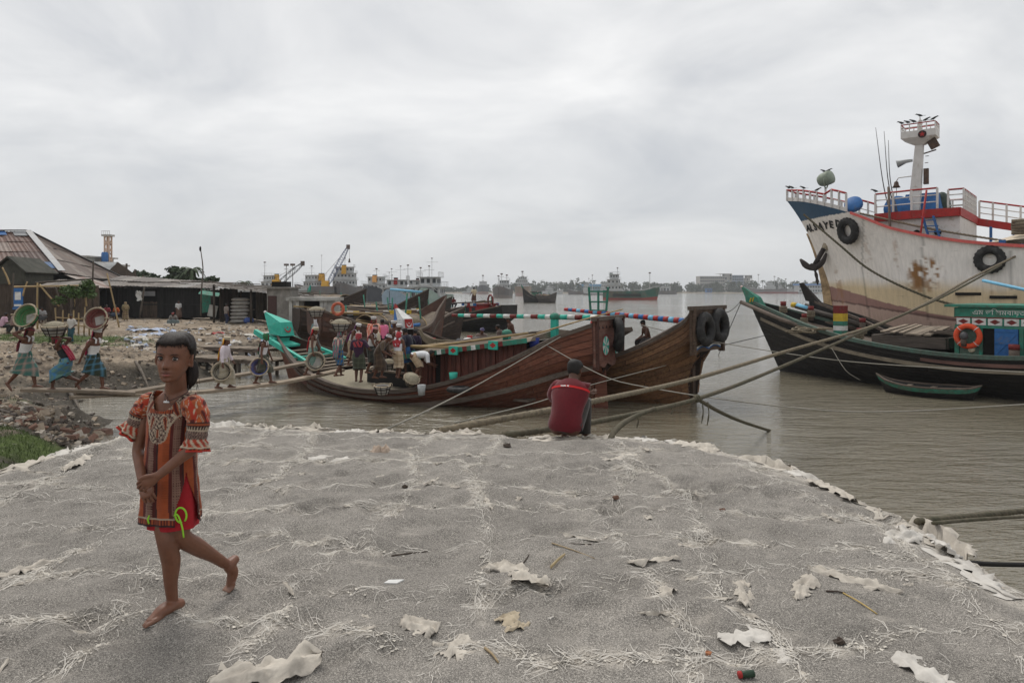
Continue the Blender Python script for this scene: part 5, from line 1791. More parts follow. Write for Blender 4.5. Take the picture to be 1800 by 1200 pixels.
 MB().box(((hx0+hx1)/2-.05,0,hz1+.03),(hx1-hx0+.5,yf*2+.3,.09)).obj('house_roof',m_turqd,house)
 nb=MB().box(((hx0+hx1)/2,-(yf-.0),hz1-.20),(hx1-hx0,.07,.34)).obj('name_board',m_turqd,house)
 MB().box(((hx0+hx1)/2,-(yf+.0),hz1-.375),(hx1-hx0,.09,.035)).obj('moulding',m_dkred,house)
 k=0
 x=hx0+.05
 while x<hx1-.3:
  fb=MB().box((x+.22,-(yf+.01),hz1-.52),(.42,.06,.24)).obj('frieze_block',m_white,house)
  d=MB();z=hz1-.52;cx=x+.22;y=-(yf+.043)
  d.add([(cx-.16,y,z),(cx,y,z-.09),(cx+.16,y,z),(cx,y,z+.09)],[(0,1,2,3)]);d.obj('diamond',m_dkred,fb)
  MB().box((x+.455,-(yf+.012),hz1-.52),(.045,.07,.24)).obj('frieze_gap',m_turqd,fb)
  x+=.48;k+=1
 MB().box(((hx0+hx1)/2,-(yf),hz1-.70),(hx1-hx0,.08,.10)).obj('moulding',m_turqd,house)
 for xx_,w in((hx0+.06,.14),(hx0+.80,.10),(hx0+1.98,.12),(hx0+3.9,.2),(hx1-.1,.25)):
  MB().box((xx_,-(yf-.02),(hz0+hz1-.7)/2),(w,.09,hz1-hz0-.72)).obj('wall_post',m_turqd,house)
 for k in range(5):
  MB().box((hx0+.20+k*.13,-(yf-.05),(hz0+hz1-.7)/2),(.124,.05,hz1-hz0-.74)).obj('wall_board',M('sage_green_paint',srgb(92,118,106),.75,.2,6,.3,dirt=(.1,.09,.07)),house)
 dr=MB().box((hx0+1.56,-(yf+.04),hz0+.52),(.68,.05,.98)).obj('door',m_bluep,house)
 for z in(.10,.52,.94):
  MB().box((hx0+1.56,-(yf+.075),hz0+z),(.66,.025,.07)).obj('door_batten',m_bluep,dr)
 MB().beam((hx0+1.26,-(yf+.074),hz0+.14),(hx0+1.86,-(yf+.074),hz0+.9),.07,.022,up=(0,1,0)).obj('door_batten',m_bluep,dr)
 for k in range(14):
  MB().box((hx0+2.25+k*.4,-(yf-.05),(hz0+hz1-.7)/2),(.385,.05,hz1-hz0-.74)).obj('wall_board',m_turqd,house)
 for k in range(8):
  MB().box((hx0-.0,-yf+.25+k*.44,(hz0+hz1-.7)/2),(.05,.42,hz1-hz0-.74)).obj('wall_board',m_turqd,house)
 MB().box((hx0,0,hz1-.22),(.06,yf*2,.36)).obj('front_board',m_turqd,house)
 tx=text_obj('name_lettering','এম ভি সমবায়তরী',.24,m_white,nb,Matrix.Translation((hx0+.55,-(yf+.038),hz1-.27))@Matrix(((1,0,0,0),(0,0,-1,0),(0,1,0,0),(0,0,0,1))),flip=True)
 return root,h
black_boat,black_h=build_black_boat()
#  the white coaster on the right, skiff, tyres, buoys
def build_ship():
 bow,stern=(17.95,38.6),(34.1,24.5)
 root=thing('cargo_ship','rust streaked white steel cargo ship with blue and red bow and mast','ship',(*bow,0))
 d=(Vector((*stern,0))-Vector((*bow,0)));L=d.length
 root.rotation_euler=(0,0,math.atan2(d.y,d.x))
 T=[0,.05,.12,.165,.22,.34,.5,.75,1]
 XK=[0,.8,2.2,3.2,4.4,7.2,11,17,L]
 XS=[-2.1,-.7,1.3,2.45,4.0,7.1,11,17,L]
 ZS=[8.9,8.6,7.95,7.45,6.72,5.92,5.5,5.5,5.6]
 ZK=[-.6,-1,-1,-1,-1,-1,-1,-1,-1]
 B=[.75,1.9,2.9,3.3,3.6,4.0,4.1,4.1,3.6]
 g=lambda a,t:smooth_interp(T,a,t)
 def P(t,v,side,off=0.0):
  zk,zs=g(ZK,t),g(ZS,t)
  z=lerp(zk,zs,v)
  flare=v**3.2
  x=lerp(g(XK,t),g(XS,t),v**3.0)
  bb=g(B,t)
  full=1-math.exp(-max(0,g(XK,t))*.42)
  low=bb*full*(1-(1-min(1,v*1.6+.05))**2.5)*.93
  y=lerp(low,bb,flare)
  return Vector((x,side*(max(.05,y)+off),z))
 def nrm(t,v,side):
  e=.002
  n=(P(min(1,t+e),v,side)-P(max(0,t-e),v,side)).cross(P(t,min(1,v+e),side)-P(t,max(0,v-e),side))
  if n.y*side<0:n=-n
  return n.normalized()
 NT,NV=210,170
 rows={}
 tt=[(i/NT)**1.35 for i in range(NT+1)]
 m_hull,nt,b=newmat('ship_side_paint')
 a=nt.nodes.new('ShaderNodeVertexColor');a.layer_name='Col'
 vec=coords(nt,rnd=False)
 st=noise(nt,coords(nt,rnd=False,scale=(6,6,.35)),1.2,6,.7)
 sp=noise(nt,coords(nt,rnd=False,scale=(1,1,1)),1.1,10,.75,.6)
 ho=noise(nt,coords(nt,rnd=False,scale=(.5,.5,14)),1.0,6,.7)
 c=mix(nt,.6,a.outputs[0],ramp(nt,st,[(.3,.92),(.62,1.32)]),'MULTIPLY')
 c=mix(nt,ramp(nt,sp,[(.655,0),(.70,.75)]),c,(.17,.085,.035))
 c=mix(nt,ramp(nt,ho,[(.66,0),(.72,.7)]),c,(.10,.085,.07))
 sc=noise(nt,vec,5,8,.75)
 c=mix(nt,ramp(nt,sc,[(.63,0),(.68,.35)]),c,(.22,.18,.13))
 nt.links.new(c,b.inputs['Base Color']);b.inputs['Roughness'].default_value=.6
 bump(nt,b,noise(nt,coords(nt,rnd=False),.9,3),.35,.06)
 hull=None
 mb=MB();vcol=[]
 for side in(-1,1):
  mb.grid([[P(t,j/NV,side)for j in range(NV+1)]for t in tt])
 mb.grid([[P(0,j/NV,1)for j in range(NV+1)],[P(0,j/NV,-1)for j in range(NV+1)]])
 mb.grid([[P(1,j/NV,1)for j in range(NV+1)],[P(1,j/NV,-1)for j in range(NV+1)]])
 me=mb.mesh('hull');co=vco(me)
 x,z=co[:,0],co[:,2]
 white=np.array(srgb(232,226,220));yel=np.array(srgb(204,184,150));pink=np.array(srgb(142,108,100));pale=np.array(srgb(176,150,138));blue=np.array(srgb(52,84,112))
 k=nsst(4.45,3.7,z+.3*vfbm(x*.6,z*1.5,4,5)+.02*x)[:,None]
 cols=white*(1-k)+yel*k
 lin=np.interp(x,[-1,0,1.5,3.5,5.5,8,12,30],[4.1,4.0,3.65,3.1,2.65,2.25,1.9,1.5])
 lin2=np.interp(x,[-1,0,1.5,3.5,5.5,8,12,30],[3.3,3.2,3.05,2.78,2.5,2.15,1.8,1.4])
 cols[z<lin]=pink;cols[z<lin2]=pale*.9;cols[np.abs(z-lin2)<.05]=pink*.5
 bl=7.72+.02*x
 cols[(z>bl)&(x<1.9)]=blue
 def bloom(cx,cz,rx,rz,seed,colr=(.26,.125,.04),amt=.9):
  q=np.exp(-((x-cx)/rx)**2-((z-cz)/rz)**2)
  q=nsst(.25,.6,q)*nsst(-.02,.16,vfbm(x*5.5,z*2.0,5,seed,.65))*amt
  return q[:,None],np.array(colr)
 for(cx,cz,rx,rz,sd,am)in((5.3,4.65,.8,.7,3,1.0),(5.0,4.4,.5,.6,6,1.0),(2.6,5.6,.25,1.5,4,.3),(7.9,4.6,.15,1.2,21,.5),(4.0,5.4,.12,1.0,22,.4),(9.3,4.4,.2,1.0,23,.5),(5.2,4.0,.7,.4,14,.7),(11.0,2.9,.5,.5,8,.6),(9.6,2.4,.4,.9,9,.6),(.6,3.4,.4,1.6,10,.5),(12.4,2.6,.6,.6,11,.6)):
  q,cc_=bloom(cx,cz,rx,rz,sd,amt=am)
  cols=cols*(1-q)+cc_*q
 for sx_ in(2.4,5.3,8.8,12.6):
  cols[np.abs(x-sx_-.15*np.sin(z))<.05]*=.62
 set_col(me,cols)
 hull=link('hull',me,m_hull,root,True)
 capr=MB()
 for side in(-1,1):
  rings=[]
  for i in range(50):
   t=lerp(.145,.50,i/49)
   p=P(t,1,side)
   rings.append([p+Vector((0,side*.14,-.05)),p+Vector((0,side*.14,.09)),p+Vector((0,-side*.16,.09)),p+Vector((0,-side*.16,-.05))])
  MB().loft(rings).obj('sheer_rail',M('faded_red_paint',srgb(206,98,92),.6,.15,6,.15),root)
  rings=[]
  for i in range(30):
   t=lerp(.50,.99,i/29);p=P(t,1,side)
   rings.append([p+Vector((0,side*.1,-.05)),p+Vector((0,side*.1,.05)),p+Vector((0,-side*.1,.05)),p+Vector((0,-side*.1,-.05))])
  MB().loft(rings).obj('sheer_rail',m_redp,root)
 MB().grid([[P(lerp(.0,.17,i/10),.93,1).lerp(P(lerp(.0,.17,i/10),.93,-1),j/6)for j in range(7)]for i in range(11)]).obj('forecastle_deck',M('deck_grey_paint',(.16,.17,.17),.8),root)
 MB().grid([[P(lerp(.17,.99,i/12),.80,1,-.05).lerp(P(lerp(.17,.99,i/12),.80,-1,-.05),j/6)for j in range(7)]for i in range(13)]).obj('main_deck',M('deck_grey_paint',(.16,.17,.17)),root)
 m_shipw=M('ship_white',srgb(206,202,198),.55,.08,5,.1,dirt=(.34,.27,.2),dirt_amt=.12)
 for side in(-1,1):
  n=10
  for i in range(n):
   t=lerp(.0,.135,i/(n-1));p=P(t,1,side,-.04)
   hh=.62 if i<7 else .95
   MB().beam(p,p+Vector((0,0,hh)),.20,.07,up=(1,0,0)).obj('bulwark_post',m_shipw,root)
  for i in range(n-1):
   a0,b0=P(lerp(.0,.135,i/(n-1)),1,side,-.04),P(lerp(.0,.135,(i+1)/(n-1)),1,side,-.04)
   MB().beam(a0+Vector((0,0,.10)),b0+Vector((0,0,.10)),.06,.2).obj('bulwark_plate',m_shipw,root)
   ha,hb=(.62 if i<7 else .95),(.62 if i+1<7 else .95)
   MB().tube([a0+Vector((0,0,ha)),b0+Vector((0,0,hb))],.055,8).obj('red_handrail',m_redp,root,True)
   if i>6:
    MB().beam(a0+Vector((0,0,.45)),b0+Vector((0,0,.45)),.05,.05).obj('bulwark_plate',m_shipw,root)
 MB().tube([P(0,1,1)+Vector((0,0,.62)),P(0,1,-1)+Vector((0,0,.62))],.055,8).obj('red_handrail',m_redp,root,True)
 MB().beam(P(0,1,1)+Vector((0,0,.1)),P(0,1,-1)+Vector((0,0,.1)),.06,.2).obj('bulwark_plate',m_shipw,root)
 fx0,fx1,fz=3.3,8.4,7.45
 hw=lambda x:interp([2,5,9],[2.2,3.0,3.2],x)
 pts=[(2.9,-2.35),(4.6,-2.75),(6.6,-2.9),(6.6,2.9),(4.6,2.75),(2.9,2.35)]
 MB().loft([[Vector((x_,y_*.94,5.2))for x_,y_ in pts],[Vector((x_,y_*.94,fz-.2))for x_,y_ in pts]]).obj('forecastle_house',m_shipw,root)
 for i in range(6):
  a0,b0=Vector((*pts[i],fz)),Vector((*pts[(i+1)%6],fz))
  MB().beam(a0,b0,.12,.40).obj('red_fascia',m_redp,root)
 for s in(1,):
  MB().beam((6.6,2.9*s,fz-.05),(11.2,3.5*s,fz-1.15),.14,.38).obj('red_fascia',m_redp,root)
  for k in range(4):
   MB().beam((7.2+k,2.95*s,fz-.35-.2*k),(7.2+k,2.95*s,5.3),.16,.12).obj('blue_stay',m_bluep,root)
 MB().loft([[Vector((x_,y_,fz+.10))for x_,y_ in pts],[Vector((x_,y_,fz+.16))for x_,y_ in pts]]).obj('forecastle_top',M('deck_grey_paint',(.16,.17,.17)),root)
 for k in range(3):
  mb=MB();mb.lathe([(.16,0),(.16,.05)],16,(3.9+k*.9,-hw(3.9+k*.9)*.0-2.52-.06*k,6.55),Matrix.Rotation(R(90),3,'X'));mb.obj('porthole',m_dark,root)
 def railing(path,h_,nbar,name='railing'):
  ro=None
  mb0=MB();mb0.tube([p+Vector((0,0,h_))for p in path],.045,6)
  ro=mb0.obj(name,m_redp,root,True)
  for k in range(nbar):
   MB().tube([p+Vector((0,0,h_*(k+1)/(nbar+1)))for p in path],.03,5).obj('rail_bar',m_shipw,ro,True)
  for p in path:
   MB().beam(p,p+Vector((0,0,h_)),.09,.09).obj('rail_post',m_shipw,ro)
  return ro
 def dense(pp,st):
  out=[]
  for a_,b_ in zip(pp,pp[1:]):
   n=max(1,int((b_-a_).length/st));out+=[a_.lerp(b_,k/n)for k in range(n)]
  return out+[pp[-1]]
 q=[Vector((x_,y_,fz+.22))for x_,y_ in pts]
 railing(dense([q[0],q[1],q[1].lerp(q[2],.55)],.62),.98,2)
 railing(dense([q[5],q[4],q[4].lerp(q[3],.9)],.7),.98,2)
 railing(dense([Vector((5.9,-1.2,fz+.22)),Vector((6.55,-1.2,fz+.22)),Vector((6.55,2.8,fz+.22))],.5),1.05,3)
 railing(dense([Vector((6.7,2.9,fz+.1)),Vector((10.2,3.4,fz-.7))],.55),.95,2)
 for s in(-.22,.22):
  MB().beam((5.35+s,-3.05,fz-.15),(5.95+s,-3.3,5.05),.10,.07).obj('ladder_stringer',m_bluep,root)
 for k in range(6):
  MB().beam((5.2+.1*k,-3.08-.04*k,fz-.35-.28*k),(5.7+.1*k,-3.08-.04*k,fz-.35-.28*k),.10,.04).obj('ladder_step',m_bluep,root)
 MB().tube([(5.3,-3.1,fz+1.1),(4.95,-3.3,5.3)],.045,6).obj('red_handrail',m_redp,root,True)
 mb=MB();mb.box((4.55,.4,fz+.75),(1.9,1.5,1.15),taper=.75);w0=mb.obj('winch_housing',m_bluep,root)
 MB().lathe([(.62,-.7),(.66,-.6),(.66,.6),(.62,.7)],20,(3.6,-.3,fz+.55),Matrix.Rotation(R(90),3,'X')).obj('winch_drum',m_bluep,root,True)
 MB().lathe([(.40,-.14),(.45,-.10),(.45,.10),(.40,.14)],20,(1.7,-1.7,8.3),Matrix.Rotation(R(60),3,'X')).obj('blue_roller',m_bluep,root,True)
 MB().ball((5.3,.9,fz+.7),(.42,.5,.75),14,10).obj('green_vent_cowl',M('dark_green_paint',srgb(56,68,60),.7,.2,6),root,True)
 MB().tube([(4.2,-.2,fz+1.3),(4.2,-.2,fz+1.75)],.10,8).obj('vent_pipe',m_bluep,root,True)
 mb_,mt=Vector((4.25,-.4,fz)),Vector((4.52,-.4,11.25))
 mast=MB().loft([[mb_+Vector((sx*.27,sy*.23,0))for sx,sy in((-1,-1),(1,-1),(1,1),(-1,1))],[mt+Vector((sx*.18,sy*.17,0))for sx,sy in((-1,-1),(1,-1),(1,1),(-1,1))]]).obj('mast',m_shipw,root)
 for k in range(9):
  p=mb_.lerp(mt,.12+.09*k);MB().beam(p+Vector((.3,0,0)),p+Vector((.46,0,0)),.03,.03).obj('mast_step',m_iron,mast)
 c=mt+Vector((.02,0,0))
 m_nest=m_shipw
 nest=MB().loft([[c+Vector((sx*.22,sy*.21,0))for sx,sy in((-1,-1),(1,-1),(1,1),(-1,1))],[c+Vector((sx*.78,sy*.55,.34))for sx,sy in((-1,-1),(1,-1),(1,1),(-1,1))],[c+Vector((sx*.78,sy*.55,.68))for sx,sy in((-1,-1),(1,-1),(1,1),(-1,1))]]).obj('crows_nest',m_nest,mast)
 e0=c+Vector((.2,-.565,.44))
 M3=Matrix(((1,0,0),(0,0,-1),(0,1,0)))
 MB().lathe([(.19,0),(.19,.02)],24,e0,M3).obj('round_emblem',M('maroon_black',(.03,.012,.012),.6,.1),nest)
 sm=MB().poly([e0+M3@Vector(((.15 if k%2==0 else .065)*math.sin(R(36*k)),(.15 if k%2==0 else .065)*math.cos(R(36*k)),.026))for k in range(10)],[tuple(range(10))])
 sm.obj('star_emblem',m_redp,nest)
 qq=[c+Vector((sx*.76,sy*.53,.68))for sx,sy in((-1,-1),(1,-1),(1,1),(-1,1),(-1,-1))]
 pth=dense(qq,.32)
 ro=MB().tube([p+Vector((0,0,.36))for p in pth],.03,6).obj('nest_rail',m_redp,mast,True)
 MB().tube([p+Vector((0,0,.19))for p in pth],.022,5).obj('rail_bar',m_shipw,ro,True)
 for p in pth[:-1]:
  MB().beam(p,p+Vector((0,0,.36)),.045,.045).obj('rail_post',m_shipw,ro)
 MB().lathe([(.08,0),(.08,.35),(.12,.37),(.10,.55),(.04,.65),(.02,.75)],12,c+Vector((0,0,.68))).obj('mast_light',m_shipw,mast,True)
 p=mb_.lerp(mt,.97)
 MB().beam(p+Vector((.2,0,-.35)),p+Vector((.75,0,-.22)),.06,.06).obj('lamp_bracket',m_iron,mast)
 MB().box(p+Vector((.62,-.05,.12)),(.42,.3,.5),M=Matrix.Rotation(R(-25),3,'Y')).obj('flood_lamp',m_iron,mast)
 p=mb_.lerp(mt,.80)
 MB().tube([p+Vector((-.25,-.05,0)),p+Vector((-.55,-.1,-.02)),p+Vector((-.95,-.2,-.14))],[.07,.10,.20],12).obj('loud_hailer',M('pale_grey_metal',(.35,.36,.36),.5),mast,True)
 p=mb_.lerp(mt,.54)
 MB().tube([p+Vector((-.25,0,.18)),p+Vector((-.85,0,.16)),p+Vector((-.95,0,-.02))],.03,6).obj('bell_bracket',m_shipw,mast,True)
 MB().lathe([(.06,0),(.10,-.04),(.13,-.2),(.20,-.32)],14,p+Vector((-.95,0,-.02))).obj('bell',m_iron,mast,True)
 MB().tube([p+Vector((-.95,0,-.3)),p+Vector((-.93,0,-.6)),p+Vector((-.96,0,-.85))],.014,4).obj('bell_rope',m_rope,mast,True)
 MB().box(p+Vector((.42,0,.1)),(.22,.2,.8)).obj('mast_box',m_iron,mast)
 for(x_,dx,top)in((2.75,-.15,12.35),(3.0,.0,12.1),(3.1,.1,11.6)):
  MB().tube(spline([(x_+.55,-1.0,fz+.2),(x_+.2,-1.0,9.4),(x_+dx,-1.0,top)],10),[lerp(.035,.012,k/9)for k in range(10)],5).obj('whip_aerial',M('aerial_grey',(.12,.11,.11),.6),root,True)
 MB().tube([(3.75,-2.9,5.0),(3.62,-2.9,8.9)],.06,6).obj('stanchion',m_railgrey,root,True)
 sc_=Vector((-.3,.3,10.1))
 sl=MB().lathe([(.10,-.40),(.29,-.37),(.38,-.18),(.40,.18),(.38,.36),(.05,.40)],20,sc_,Matrix.Rotation(R(75),3,'Y')@Matrix.Rotation(R(15),3,'X')).obj('searchlight',M('sage_paint',srgb(132,142,126),.6,.15,6,.1),root,True)
 MB().tube([sc_+Vector((.02,.40*math.cos(a),.48*math.sin(a)-.05))for a in np.linspace(R(178),R(362),14)],.04,6).obj('fork',M('sage_paint',(1,1,1)),sl,True)
 MB().tube([sc_+Vector((0,0,-.5)),sc_+Vector((0,0,-1.3))],.06,8).obj('pedestal',m_shipw,sl,True)
 hx0,hx1=7.6,14.5
 rows=[]
 for i in range(26):
  x_=lerp(hx0,hx1,i/25)
  rows.append([Vector((x_,y_,5.86+.50*math.sqrt(max(0,1-(y_/3.3)**4))*sst(hx0-.2,hx0+1.2,x_)+.04*fbm(x_*1.5,y_*1.5)+.03*math.sin(x_*5)))for y_ in np.linspace(-3.2,3.2,22)])
 MB().grid(rows).obj('hatch_tarpaulin',M('cream_canvas',srgb(206,192,170),.85,.12,4,.3,dirt=(.25,.2,.15),dirt_amt=.2),root,True)
 for k in range(5):
  MB().tube(spline([(8.6+.4*q_,-3.0+.1*math.sin(q_*2.1+k),6.32+.13*k)for q_ in range(9)],22),.085,8).obj('stacked_hawser',m_rope,root,True)
 for(x_,y_,z_,sx,sy,sz)in((11.7,-2.6,6.55,.7,.5,.28),(9.2,-3.5,5.72,1.9,.2,.12),(12.2,-3.55,5.75,1.5,.2,.16),(8.3,-3.45,5.85,.25,.2,.3),(10.0,-3.45,5.85,.25,.2,.3)):
  MB().box((x_,y_,z_),(sx,sy,sz)).obj('blue_fitting',m_bluep,root)
 m_anch=M('anchor_iron',(.045,.036,.034),.75,.3,10,.4)
 ac=P(.03,.70,-1)+Vector((.0,-.30,0))
 MB().tube([ac+Vector((.55,.35,.95)),ac+Vector((.15,.0,.15))],[.42,.20],10,caps=False).obj('hawse_pipe',M('ship_white_dirty',srgb(150,138,120),.7,.3,6,.2),root,True)
 an=MB().tube([ac+Vector((.1,0,.2)),ac+Vector((-.38,-.12,-.75))],.13,8).obj('anchor',m_anch,root,True)
 MB().tube(spline([ac+Vector((-1.1,-.2,-.35)),ac+Vector((-.75,-.16,-.75)),ac+Vector((-.38,-.12,-.85)),ac+Vector((.05,-.08,-.55)),ac+Vector((.25,-.05,-.05))],12),[.06,.12,.17,.17,.16,.17,.17,.17,.15,.12,.1,.05],8).obj('anchor_fluke',m_anch,an,True)
 MB().box(ac+Vector((-.38,-.12,-.8)),(.35,.5,.28),M=Matrix.Rotation(R(25),3,'Y')).obj('anchor_crown',m_anch,an)
 MB().tube(spline([ac+Vector((-.35,-.12,-.9)),ac+Vector((-.25,-.12,-1.3)),ac+Vector((-.18,-.12,-1.8))],6),[.08,.06,.10,.07,.09,.03],6).obj('weed_rag',m_anch,an,True)
 for i,ch in enumerate('ALSAYED'):
  t=[.012,.026,.040,.056,.072,.088,.104][i]
  zt=7.28;v=(zt-g(ZK,t))/(g(ZS,t)-g(ZK,t))
  p=P(t,v,-1);n=nrm(t,v,-1)
  tx=(P(t+.01,v,-1)-P(t-.008,v,-1));tx=(tx-n*tx.dot(n)).normalized()
  ty=n.cross(tx)
  if ty.z<0:ty=-ty
  m4=Matrix.Translation(p+n*.035-ty*.2-tx*.16)@Matrix((tx,ty,n)).transposed().to_4x4()
  o=text_obj('letter',ch,.58,M('black_lettering',(.02,.02,.022),.7,.2),hull,m4,extrude=.006,bold=.02)
 for t,v in((.335,.66),(.39,.66),(.45,.66)):
  p=P(t,v,-1);MB().box(p+Vector((0,-.0,0)),(1.0,.14,.13)).obj('freeing_port',m_dark,root)
 MB().box((-.18,0,3.2),(.42,.34,8.0)).obj('stem_bar',M('ship_stem',srgb(170,148,118),.7,.3,3,.3,dirt=(.1,.06,.03)),root)if False else None
 rings=[]
 for j in range(26):
  v=j/25*.80
  p=P(0,v,1);rings.append([Vector((p.x-.16,.14,p.z)),Vector((p.x-.16,-.14,p.z)),Vector((p.x+.3,-.22-.5*v**4,p.z)),Vector((p.x+.3,.22+.5*v**4,p.z))])
 MB().loft(rings).obj('stem_bar',M('ship_stem',srgb(176,150,116),.7,.3,3,.3,dirt=(.1,.06,.03)),root)
 return root,P,nrm
ship,SHIP_P,SHIP_N=build_ship()
SHIP_M=wmat(ship)
def ship_tyre(label,t,v,R_,r,rope_to=None):
 p=SHIP_P(t,v,-1);n=SHIP_N(t,v,-1)
 n=Vector((n.x,n.y,n.z*.3)).normalized()
 c=SHIP_M@(p+n*(r*.75))
 nw=(SHIP_M.to_3x3()@n).normalized()
 ty=tyre('tyre',label,c,frame_rot(nw),R_,r,'tyres hung as fenders')
 k=MB()
 for i in range(26):
  pass
 return ty,c,nw
ship_tyre('big black tractor tyre hanging below the ship name',.128,.885,.50,.215)
ship_tyre('big black tractor tyre on the ship side near the frame edge',.372,.90,.44,.18)
BM_=wmat(brown_boat)
RM_=wmat(red_boat)
def stern_tyre(label,Mw,h,u,w,R_,r,tilt=0.0,out=.12,yaw=0.0):
 a,b=h.p(1,1,-1),h.p(1,1,1)
 c0=a.copy();c0.z=h.p(1,h.trv,1).z
 p=a.lerp(b,u);p.z=lerp(a.z,c0.z,w);p.x+=out+r*.8
 c=Mw@p
 n=(Mw.to_3x3()@Matrix.Rotation(R(yaw),3,'Z')@Vector((1,0,tilt))).normalized()
 t=tyre('tyre',label,c,frame_rot(n),R_,r,'tyres hung as fenders')
 t2=MB();t2.tube([Vector((0,0,R_-r*.4)),Vector((-.02,0,R_+.16))],.022,6).obj('hanging_rope',m_rope,t)
 return t
stern_tyre('near tyre of the pair on the brown stern',BM_,brown_h,.24,.46,.40,.16,.05)
stern_tyre('far tyre of the pair on the brown stern',BM_,brown_h,.74,.40,.42,.16,.05)
stern_tyre('worn tyre over the pinwheels of the red stern, seen nearly edge on',RM_,red_h,.58,.30,.40,.15,.0,.16,32)
def skiff(label,a,b,mats,beam=.55,zr=(.62,.34,.55)):
 root,L=boat_root('skiff',label,a,b)
 hl=L/2
 T=[0,.15,.4,.7,.9,1.0]
 h=Hull(T,[-hl+.35,-hl+.7,-hl*.2,hl*.4,hl*.8,hl-.25],[-hl,-hl+.45,-hl*.2,hl*.4,hl*.82,hl],[-.05,-.15,-.2,-.2,-.15,-.05],[zr[0],.46,zr[1],zr[1]+.02,.42,zr[2]],[.03,.30,beam,beam,.38,.12],full=2.0)
 hu=h.shell(24,8).obj('hull',mats[2],root,True)
 for side in(1,-1):
  for k in range(6):
   h.strake(lerp(.1,1,k/6),lerp(.1,1,(k+1)/6),.0,1.0,side,.012,20,.003).obj('plank',mats[0]if k>=4 else mats[1],hu)
  h.rail(1.0,.0,1.0,side,.07,.05,.0,24).obj('gunwale',m_railgrey,root)
 h.deck(.06,.94,.45,10,4).obj('floor_boards',m_deckgrey,root,True)
 for t in(.12,.32,.55,.78):
  a0,b0=h.p(t,.85,1,-.02),h.p(t,.85,-1,-.02)
  MB().beam(a0,b0,.16,.035).obj('thwart',m_deckgrey,root)
 for k in range(9):
  t=.1+.09*k
  MB().tube([h.p(t,v,-1,-.035)for v in(.98,.7,.4)],.018,5).obj('rib',m_railgrey,root)
 return root,h
m_skg=M('skiff_green',srgb(52,118,98),.7,.3,9,.3,dirt=(.10,.08,.06),dirt_amt=.45)
sk1,sk1_h=skiff('small turquoise and black rowing skiff floating beside the black boat',(13.55,25.4),(15.95,23.2),(m_skg,m_hullblack,m_hullblack),.62,(.66,.36,.50))
def lifebuoy(name,label,c,nrm,R_=.36,r=.085,mat=None,band=None):
 t=thing(name,label,'lifebuoy',c,0,'orange lifebuoys on the boats')
 M3=frame_rot(nrm)
 MB().torus((0,0,0),R_,r,M3,32,10).obj('ring',mat or M('orange_buoy',srgb(214,78,42),.6,.12,8,.1,dirt=(.2,.1,.06),dirt_amt=.15),t,True)
 for k in range(4):
  a=R(45+90*k)
  d_=M3@Vector((math.cos(a),math.sin(a),0));tn=M3@Vector((-math.sin(a),math.cos(a),0))
  MB().torus(d_*R_,r+.006,.012,frame_rot(tn,nrm),14,5).obj('strap',band or m_white,t,True)
 return t
KM_=wmat(black_boat)
_hl=black_h.XK[0]*-1
lifebuoy('lifebuoy','bright orange lifebuoy hung on the green deckhouse of the black boat',KM_@Vector((black_h.XK[0]-.1+7.95,-1.95,2.12)),KM_.to_3x3()@Vector((0,-1,0)),.36,.095)
